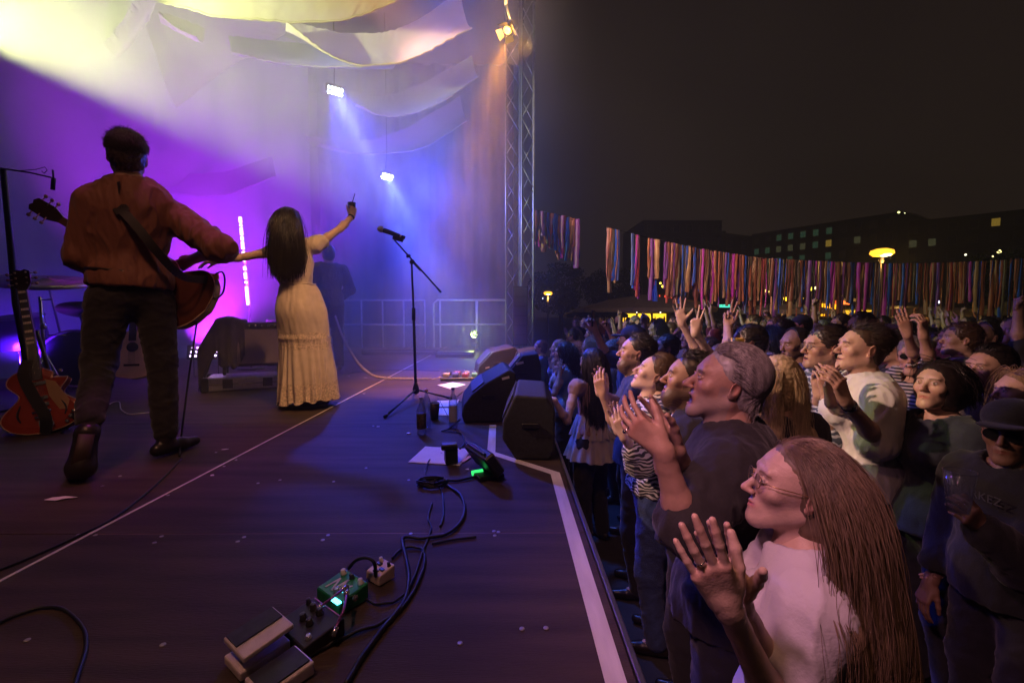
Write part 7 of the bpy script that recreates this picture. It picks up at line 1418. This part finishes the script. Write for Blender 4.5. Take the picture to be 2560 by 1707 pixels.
# string of small far lights
for i, (px, py, Y, r, c, lb) in enumerate([(1657, 716, 30, .09, (1, .75, .08), 'glowing lantern left of the blue ribbon'), (1651, 708, 30, .07, (1, .75, .08), 'smaller lantern glow above the neon letters'), (1663, 713, 30, .06, (1, .8, .2), 'thin lantern glow beside the blue ribbon'), (1914, 727, 26, .07, (1, .75, .15), 'starry bulb left of the twin lanterns'), (1925, 729, 26, .07, (1, .75, .15), 'starry bulb right of its twin under the ribbons'), (2025, 722, 28, .14, (1, .8, .05), 'square yellow window lantern under the ribbons'),
        (2041, 720, 27, .10, (1, .9, .4), 'left one of two white yellow lanterns'), (2050, 719, 27, .08, (1, .9, .4), 'right one of two white yellow lanterns'), (2101, 738, 26, .10, (.9, .8, .05), 'flat yellow green light above the orange kiosk'), (1966, 746, 24, .14, (1, .6, .03), 'amber strip light over the flat parasol'), (2003, 746, 24, .11, (1, .6, .03), 'amber block light right of the strip light'), (1481, 801, 19, .035, (1, .8, .5), 'single tiny bulb under the dark green parasol'),
        (1592, 781, 19, .025, (1, .9, .7), 'tiny white bulb at the wide parasol rim, left'), (1651, 781, 19, .03, (1, .9, .7), 'tiny white bulb at the wide parasol rim, right'), (1357, 746, 25, .03, (.8, .8, .9), 'tiny white point left of the small street lamp'), (1765, 784, 20, .03, (1, .7, .5), 'tiny pink bulb under the beige parasol'), (1815, 749, 28, .04, (.8, .9, .1), 'tiny yellow green bulb above the cyan sign'), (1850, 747, 28, .03, (1, .8, .2), 'tiny yellow bulb right of the cyan sign'),
        (2013, 786, 16, .035, (1, .25, .03), 'small orange tail light over the heads'), (2414, 637, 40, .08, (1, .95, .6), 'white lamp streak on the right house'), (2498, 629, 40, .16, (1, .85, .3), 'elongated lamp on the far right house'), (2247, 531, 45, .10, (.9, .9, .3), 'roof lamp on the corner of the big house'), (2262, 533, 46, .05, (.6, .6, .3), 'faint second roof lamp'), (2482, 641, 38, .07, (.8, .65, .3), 'dim lamp below the elongated one'), (1640, 646, 36, .05, (.4, .4, .4), 'faint point among the ribbons'), (2347, 755, 14, .04, (.75, .75, 1), 'white glint above a raised fist')]):
    p = at(px, py, Y); t = empty('lantern', p, lb, 'lantern', 'small far lights in the square'); mb = MB(); mb.lathe(p, [(.001, -r), (r * .8, -r * .6), (r, 0), (r * .8, r * .6), (.001, r)], 10); mb.build('bulb', emi('bulb_%d' % i, c, 3.5), t); mb = MB(); mb.tube([p + V((0, 0, r * .9)), p + V((0, 0, r + .25))], .008, 5); mb.build('wire', M_cord, t)
# houses
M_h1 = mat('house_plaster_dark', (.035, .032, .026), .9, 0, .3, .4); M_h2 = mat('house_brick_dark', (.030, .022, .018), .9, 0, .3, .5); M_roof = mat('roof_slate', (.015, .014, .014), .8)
def house(label, A_, B_, zt, depth, m, rows, wins, roofh=.9, name='apartment_house'):
    A_, B_ = V(A_), V(B_); d = (B_ - A_); d.z = 0; L = d.length; u = d.normalized(); n = V((u.y, -u.x, 0));
    if n.y > 0: n = -n
    t = empty(name, ((A_.x + B_.x) / 2, (A_.y + B_.y) / 2, GZ), label, 'building'); base = [V((A_.x, A_.y, GZ)), V((B_.x, B_.y, GZ)), V((B_.x, B_.y, GZ)) - n * depth, V((A_.x, A_.y, GZ)) - n * depth]
    mb = MB(); mb.prism(base, (0, 0, zt - GZ)); mb.build('wall', m, t); mb = MB(); c = [p + V((0, 0, zt - GZ)) for p in base]; e = .35
    c = [c[0] - u * e + n * e, c[1] + u * e + n * e, c[2] + u * e - n * e, c[3] - u * e - n * e]; mid0 = (c[0] + c[3]) / 2 + u * 1.5 + V((0, 0, roofh)); mid1 = (c[1] + c[2]) / 2 - u * 1.5 + V((0, 0, roofh)); mb.add(c + [mid0, mid1], [(0, 1, 5, 4), (2, 3, 4, 5), (1, 2, 5), (3, 0, 4), (3, 2, 1, 0)]); rf = mb.build('roof', M_roof, t)
    for k in range(3): mb = MB(); p = mid0.lerp(mid1, .2 + .3 * k) - V((0, 0, .3)); mb.box(p, (.8, .8, 1.6)); mb.build('chimney', m, rf)
    rs = random.Random(len(label)); 
    for r_ in range(rows):
        nc = int(L / 2.9)
        for c_ in range(nc):
            q = wins(r_, (c_ + .5) / nc, rs); z = zt - 2.0 - r_ * 3.0; p = A_ + u * L * (c_ + .5) / nc; p.z = z
            fm = MB(); M = rotm((u, V((0, 0, 1)).cross(u), (0, 0, 1))); fm.box(p + n * .03, (1.5, .10, 1.8), M); w_ = fm.build('window', M_pole, t); g = MB(); g.box(p + n * .09, (.62 * 2, .03, 1.55), M); g.box(p + n * .11, (.06, .02, 1.55), M); g.build('pane', emi('pane_%d' % q, [(.002, .002, .002), (.018, .042, .024), (.045, .045, .022), (.22, .14, .02)][q], 1.0) if q else mat('pane_off', (.01, .01, .012), .15), w_)
def w1(r, x, rs): return (3 if (r == 1 and .50 < x < .60) else rs.choice([1, 1, 2, 1, 0])) if x < .66 and r < 4 and (x + .12 * r) > .12 else (rs.choice([0, 0, 2, 0]) if r == 1 else 0)
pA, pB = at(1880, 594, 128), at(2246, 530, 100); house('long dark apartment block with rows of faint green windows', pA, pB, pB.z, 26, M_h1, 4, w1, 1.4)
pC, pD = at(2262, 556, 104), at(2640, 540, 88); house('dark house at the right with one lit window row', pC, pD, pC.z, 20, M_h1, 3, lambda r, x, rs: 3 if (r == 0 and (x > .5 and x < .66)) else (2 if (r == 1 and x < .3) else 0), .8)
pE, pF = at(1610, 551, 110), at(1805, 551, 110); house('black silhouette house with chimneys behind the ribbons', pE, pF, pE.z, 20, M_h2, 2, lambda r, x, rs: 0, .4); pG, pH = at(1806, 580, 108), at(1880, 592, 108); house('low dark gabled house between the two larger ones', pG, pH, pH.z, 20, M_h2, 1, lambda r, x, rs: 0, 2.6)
for i, (px, Y, w, h, lb) in enumerate([(1400, 34, 5, 5.2, 'dark tree crown behind the small street lamp'), (1530, 36, 4.5, 5.0, 'dark tree crown above the dark green parasol'), (2500, 24, 4, 4.2, 'dark tree crown at the right edge')]):
    c = at(px, 740, Y); c.z = 1.6; t = empty('tree', (c.x, c.y, GZ), lb, 'tree', 'dark trees around the square'); mb = MB(); mb.tube([(c.x, c.y, GZ), (c.x + .1, c.y, .4), (c.x, c.y, 2.4)], [.22, .17, .08], 8)
    rs = random.Random(i)
    for k in range(6): a = k * 1.05; mb.tube([(c.x, c.y, .6 + k * .2), (c.x + 1.2 * math.cos(a), c.y + 1.2 * math.sin(a), 1.9 + k * .25)], [.07, .02], 5)
    mb.build('trunk', mat('bark', (.05, .035, .025), .9), t); mb = MB()
    for k in range(5200):
        while 1:
            q = V((rs.uniform(-1, 1), rs.uniform(-1, 1), rs.uniform(-1, 1)))
            if q.length < 1 and mnoise.noise(q * 2.2 + V((i * 7, 0, 0))) > -.12: break
        p = V((c.x + q.x * w / 2, c.y + q.y * w / 2, 2.6 + q.z * h / 2.6)); s_ = rs.uniform(.06, .14); x = V((rs.uniform(-1, 1), rs.uniform(-1, 1), rs.uniform(-1, 1))).normalized() * s_; y = x.orthogonal().normalized() * s_ * .6; mb.add([p - x, p + y, p + x, p - y], [(0, 1, 2, 3)])
    mb.build('crown', mat('foliage', (.04, .05, .02), .8), t)

# ================================================================ THE REST OF THE AUDIENCE: a few built figures, then copies with their own clothes
TOPC = [('black', (.02, .02, .022)), ('grey', (.13, .12, .13)), ('white', (.55, .52, .52)), ('navy', (.02, .03, .09)), ('maroon', (.13, .02, .025)), ('olive', (.07, .07, .03)), ('pale blue', (.20, .28, .40)), ('dusky pink', (.35, .16, .17)), ('brown', (.10, .055, .03)), ('lilac', (.28, .20, .36))]
TM = {n: fabric('crowd_top_' + n.replace(' ', '_'), c) for n, c in TOPC}
VAR = [ # (words, female, hair, hair colour word+rgb, skin, arms, mouth, beard, yaw)
 ('short dark haired man', False, 'short', (.025, .017, .012), 'b', None, 'closed', None, -100),
 ('short brown haired man clapping', False, 'short', (.07, .04, .022), 'a', 'clap', 'smile', None, -110),
 ('long dark haired woman smiling', True, 'long', (.022, .014, .012), 'c', None, 'smile', None, -105),
 ('fair haired woman clapping', True, 'long', (.30, .19, .09), 'a', 'clap', 'part', None, -98),
 ('bearded man, fist raised', False, 'crop', (.03, .02, .015), 'b', 'fist', 'open', ((.03, .02, .015), .9), -92),
 ('brown haired woman, both arms up', True, 'back', (.08, .05, .03), 'c', 'up', 'open', None, -112),
 ('bald man', False, 'bald', (.05, .035, .03), 'a', None, 'closed', ((.08, .06, .05), .4), -88),
 ('capped man raising a phone', False, 'cap', (.03, .02, .015), 'b', 'phone', 'closed', None, -104),
 ('dark skinned crop haired man', False, 'crop', (.012, .010, .010), 'e', None, 'smile', None, -95),
 ('curly haired woman waving', True, 'big', (.02, .014, .012), 'd', 'wave', 'smile', None, -100),
 ('bespectacled grey haired man', False, 'short', (.20, .19, .18), 'a', None, 'part', None, -96),
 ('red haired woman, hands clasped', True, 'back', (.22, .08, .035), 'c', 'clap', 'closed', None, -106)]
def build_var(i, X, Y, lab, cat_grp):
    w, fem, hair, hc, sk, arms, mouth, beard, yaw = VAR[i]; yr = R(yaw); s = .95 if fem else 1.03; hd = A((X, Y, GZ + 1.63 * s)); fw = A((math.sin(yr), -math.cos(yr), .05)); lt = A((math.cos(yr), math.sin(yr), 0)); U = A((0, 0, 1.)); P_ = lambda f, l, z: hd + fw * f * s + lt * l * s + U * z * s
    am = {}
    if arms == 'clap': am = {'l': dict(w=P_(.30, .04, -.33), f=fw * .25 + U, b=lt, t=-fw, c=(.15, .2, .2, .3)), 'r': dict(w=P_(.30, -.04, -.34), f=fw * .2 + U, b=-lt, t=-fw, c=(.1, .1, .2, .3))}
    if arms == 'fist': am = {'r': dict(w=P_(.18, -.22, .22), f=U, b=-lt, t=fw, c=(1.3, 1.3, 1.3, 1.3), th=.1, hint=(0, 0, -1))}
    if arms == 'up': am = {'l': dict(w=P_(.12, .20, .33), f=U, b=-fw, t=-lt, sp=.2), 'r': dict(w=P_(.12, -.18, .36), f=U, b=-fw, t=lt, sp=.2)}
    if arms == 'phone': am = {'r': dict(w=P_(.33, -.05, .06), f=U * .8 + fw * .3, b=-lt, t=lt, c=(.8, .8, .8, .8), hint=(0, 0, -1))}
    if arms == 'wave': am = {'l': dict(w=P_(.15, .2, .27), f=U, b=-fw, t=-lt, c=(.1, .1, .2, .2), sp=.25)}
    r = aud(lab, 0, 0, 1, fw, s=s, arms=am, female=fem, skin=sk, hair=None if hair == 'cap' else ('back' if hair == 'long' else hair), hairc=hc, top=TM[TOPC[i % 10][0]], bottom=M_blackj, hh=.0075, seed=300 + i, hk=dict(mouth=mouth, beard=beard), gar=dict(h=.018, sleeve=.45, off=.02), tr=dict(h=.022), body_h=.03, shoes=True, _hd=hd, group=cat_grp,
            hairk=dict(hug=0, lift=.3, shell={'long': 'long', 'cap': 'short'}.get(hair, hair), n=0 if hair in ('cap', 'bald') else (1500 if hair in ('long', 'big') else 260), length={'long': .38, 'big': .26}.get(hair, .04), r=.0017 if hair in ('long', 'big') else .0020, seg=8 if hair in ('long', 'big') else 4, part=hair == 'long', gravity=1.2 if hair in ('long', 'big') else .25, curl=.3 if hair == 'big' else 0, jitter=.25))
    t, org, M = r[0], r[1], r[2]
    if hair == 'cap':
        P, Fc = hair_shell(hd, M, s, 'short', .01, 3); np_mesh('hair', [(P, Fc, 0)], [hair_mat('hair_capman', hc)], t, org)
        f = Field(hd - .2, hd + .25, .009); f.ell(hd + M @ A((0, .015, .065)), (.095, .11, .078), 0, M=M); f.plane(hd + M @ A((0, 0, .04)), -M[:, 2]); f.ell(hd + M @ A((0, -.115, .045)), (.07, .07, .012), .01, M=M); P, Fc = f.mesh(); np_mesh('cap', [(P, Fc, 0)], [M_navy], t, org)
        mb = MB(); p = r[3]['wr'] + U * .12 + fw * .02; mb.box(tuple(p), (.075, .009, .15), Matrix.Rotation(yr, 3, 'Z'), bev=.003); ph_ = mb.build('phone', M_black, t)
    if i == 10: glasses(hd, M, s, t, org, mat('frame_black', (.02, .02, .02), .3))
    return t
_aud = aud
def aud(label, px, py, Y, fwd, s=None, _hd=None, **k):
    if _hd is None: return _aud(label, px, py, Y, fwd, s=s, **k)
    global at; o = at; at = lambda *a: V(tuple(_hd))
    try:
        arms = k.pop('arms'); return _aud(label, px, py, Y, fwd, s=s, arms=arms, **k)
    finally: at = o
rs = random.Random(77); taken = [(float(o.location.x), float(o.location.y)) for o in COL.objects if o.parent is None and o.get('category') == 'person']
spots = [(1430, 842, 8.2, 0), (1478, 838, 7.6, 1), (1512, 832, 7.2, 2), (1578, 838, 6.3, 7), (1545, 850, 9.0, 5), (1628, 845, 6.0, 0), (1560, 862, 5.2, 11), (1665, 870, 4.4, 4), (1600, 826, 8.5, 8), (1530, 880, 4.6, 10), (1700, 842, 6.3, 1), (1440, 875, 6.4, 3), (1500, 868, 5.8, 9), (1640, 820, 7.5, 2),
         (1790, 838, 6.5, 5), (1830, 835, 5.6, 10), (1920, 850, 4.4, 2), (2000, 815, 6.0, 7), (2150, 815, 4.8, 8), (2215, 830, 4.2, 3), (2100, 812, 6.2, 4), (2400, 850, 3.6, 1), (2380, 905, 3.1, 11), (2460, 845, 4.0, 6), (2510, 850, 3.4, 0), (2555, 905, 2.6, 10), (2420, 905, 3.3, 4), (2010, 905, 3.1, 9), (2240, 870, 3.5, 0), (1900, 890, 3.0, 6), (2550, 985, 2.2, 3)]
pts = [(float(at(px, py, Y)[0]), Y, v) for px, py, Y, v in spots]
Y = 3.4
while Y < 19:
    step = .58 if Y < 9 else .75; x = 1.0 if Y < 11 else .6
    xmin = max(.85, Y * (1440 - 1273) / 1138) if Y > 5 else 1.1
    x = xmin + rs.random() * .3
    while x < Y * 1.15 + .3:
        pts.append((x + rs.uniform(-.12, .12), Y + rs.uniform(-.15, .15), rs.choice([0, 1, 2, 3, 6, 8, 10, 11, 0, 2, 6, 8, 1, 3, 10, 4, 5, 7, 9]))); x += step * rs.uniform(.9, 1.25) * (1 if Y < 9 else 1.25)
    Y += .62 if Y < 9 else 1.0
protos = {}; used = set(); n_c = 0
def landmark(px, Y):
    for a, b, s_ in ((0, 1450, 'right of truss tower'), (1450, 1540, 'below dark green parasol'), (1540, 1640, 'under wide dark parasol'), (1640, 1720, 'below red neon letters'), (1720, 1800, 'below the beige parasol'), (1800, 1880, 'below the cyan sign'), (1880, 2020, 'before flat grey parasol'), (2020, 2090, 'below the twin lanterns'), (2090, 2160, 'before the orange kiosk'), (2160, 2260, 'below large street lamp'), (2260, 2380, 'before long yellow bar'), (2380, 2470, 'below dark right house'), (2470, 9999, 'at the right edge')):
        if px < b: return s_
def depthw(Y): return 'near rows' if Y < 4.2 else 'few rows back' if Y < 5.6 else 'middle rows' if Y < 7.4 else 'deep in the crowd' if Y < 10 else 'far back' if Y < 14 else 'very last rows'
for k, (x, y, v) in enumerate(pts):
    if any((x - a) ** 2 + (y - b) ** 2 < (.40 if y < 6 else .44) ** 2 for a, b in taken): continue
    if n_c >= 250: break
    taken.append((x, y)); px = 1273 + x / y * 1138; w = VAR[v][0]; names = [n for n, _ in TOPC]; rs.shuffle(names); wt = [n for n in names if n in ('black', 'grey', 'navy', 'maroon', 'brown', 'olive')] + names; lab = None
    for nme in wt[rs.randrange(3):] + wt:
        l_ = f'{w}, {nme} top, {landmark(px, y)}, {depthw(y)}'
        if l_ not in used: lab = l_; break
    if lab is None:
        for v2 in range(12):
            l_ = f'{VAR[v2][0]}, {nme} top, {landmark(px, y)}, {depthw(y)}'
            if l_ not in used: v = v2; lab = l_; break
    if lab is None: lab = l_
    used.add(lab)
    if len(lab.replace('/', ' ').split()) > 16: print('LONG', lab)
    pass; n_c += 1; grp = 'people in the rest of the audience'
    if v not in protos:
        protos[v] = (build_var(v, x, y, lab, grp), x, y); t = protos[v][0]
    else:
        t = copy_tree(protos[v][0]); t.location = (x, y, GZ); t['label'] = lab; t.rotation_euler = (0, 0, R(rs.uniform(-22, 18))); sc = rs.uniform(.955, 1.035); t.scale = (sc, sc, sc)
    if k < len(spots): hz = at(spots[k][0], spots[k][1], y).z; cur = 1.63 * (.95 if VAR[v][1] else 1.03); sc = max(.9, min(1.08, (hz - GZ) / cur)); t.scale = (sc,) * 3; t.location = (x, y, GZ); t.rotation_euler = (0, 0, R(rs.uniform(-10, 10)))
    for ch in t.children:
        if ch.name.startswith('shirt'): ch.material_slots[0].link = 'OBJECT'; ch.material_slots[0].material = TM[nme]
print('crowd', n_c)
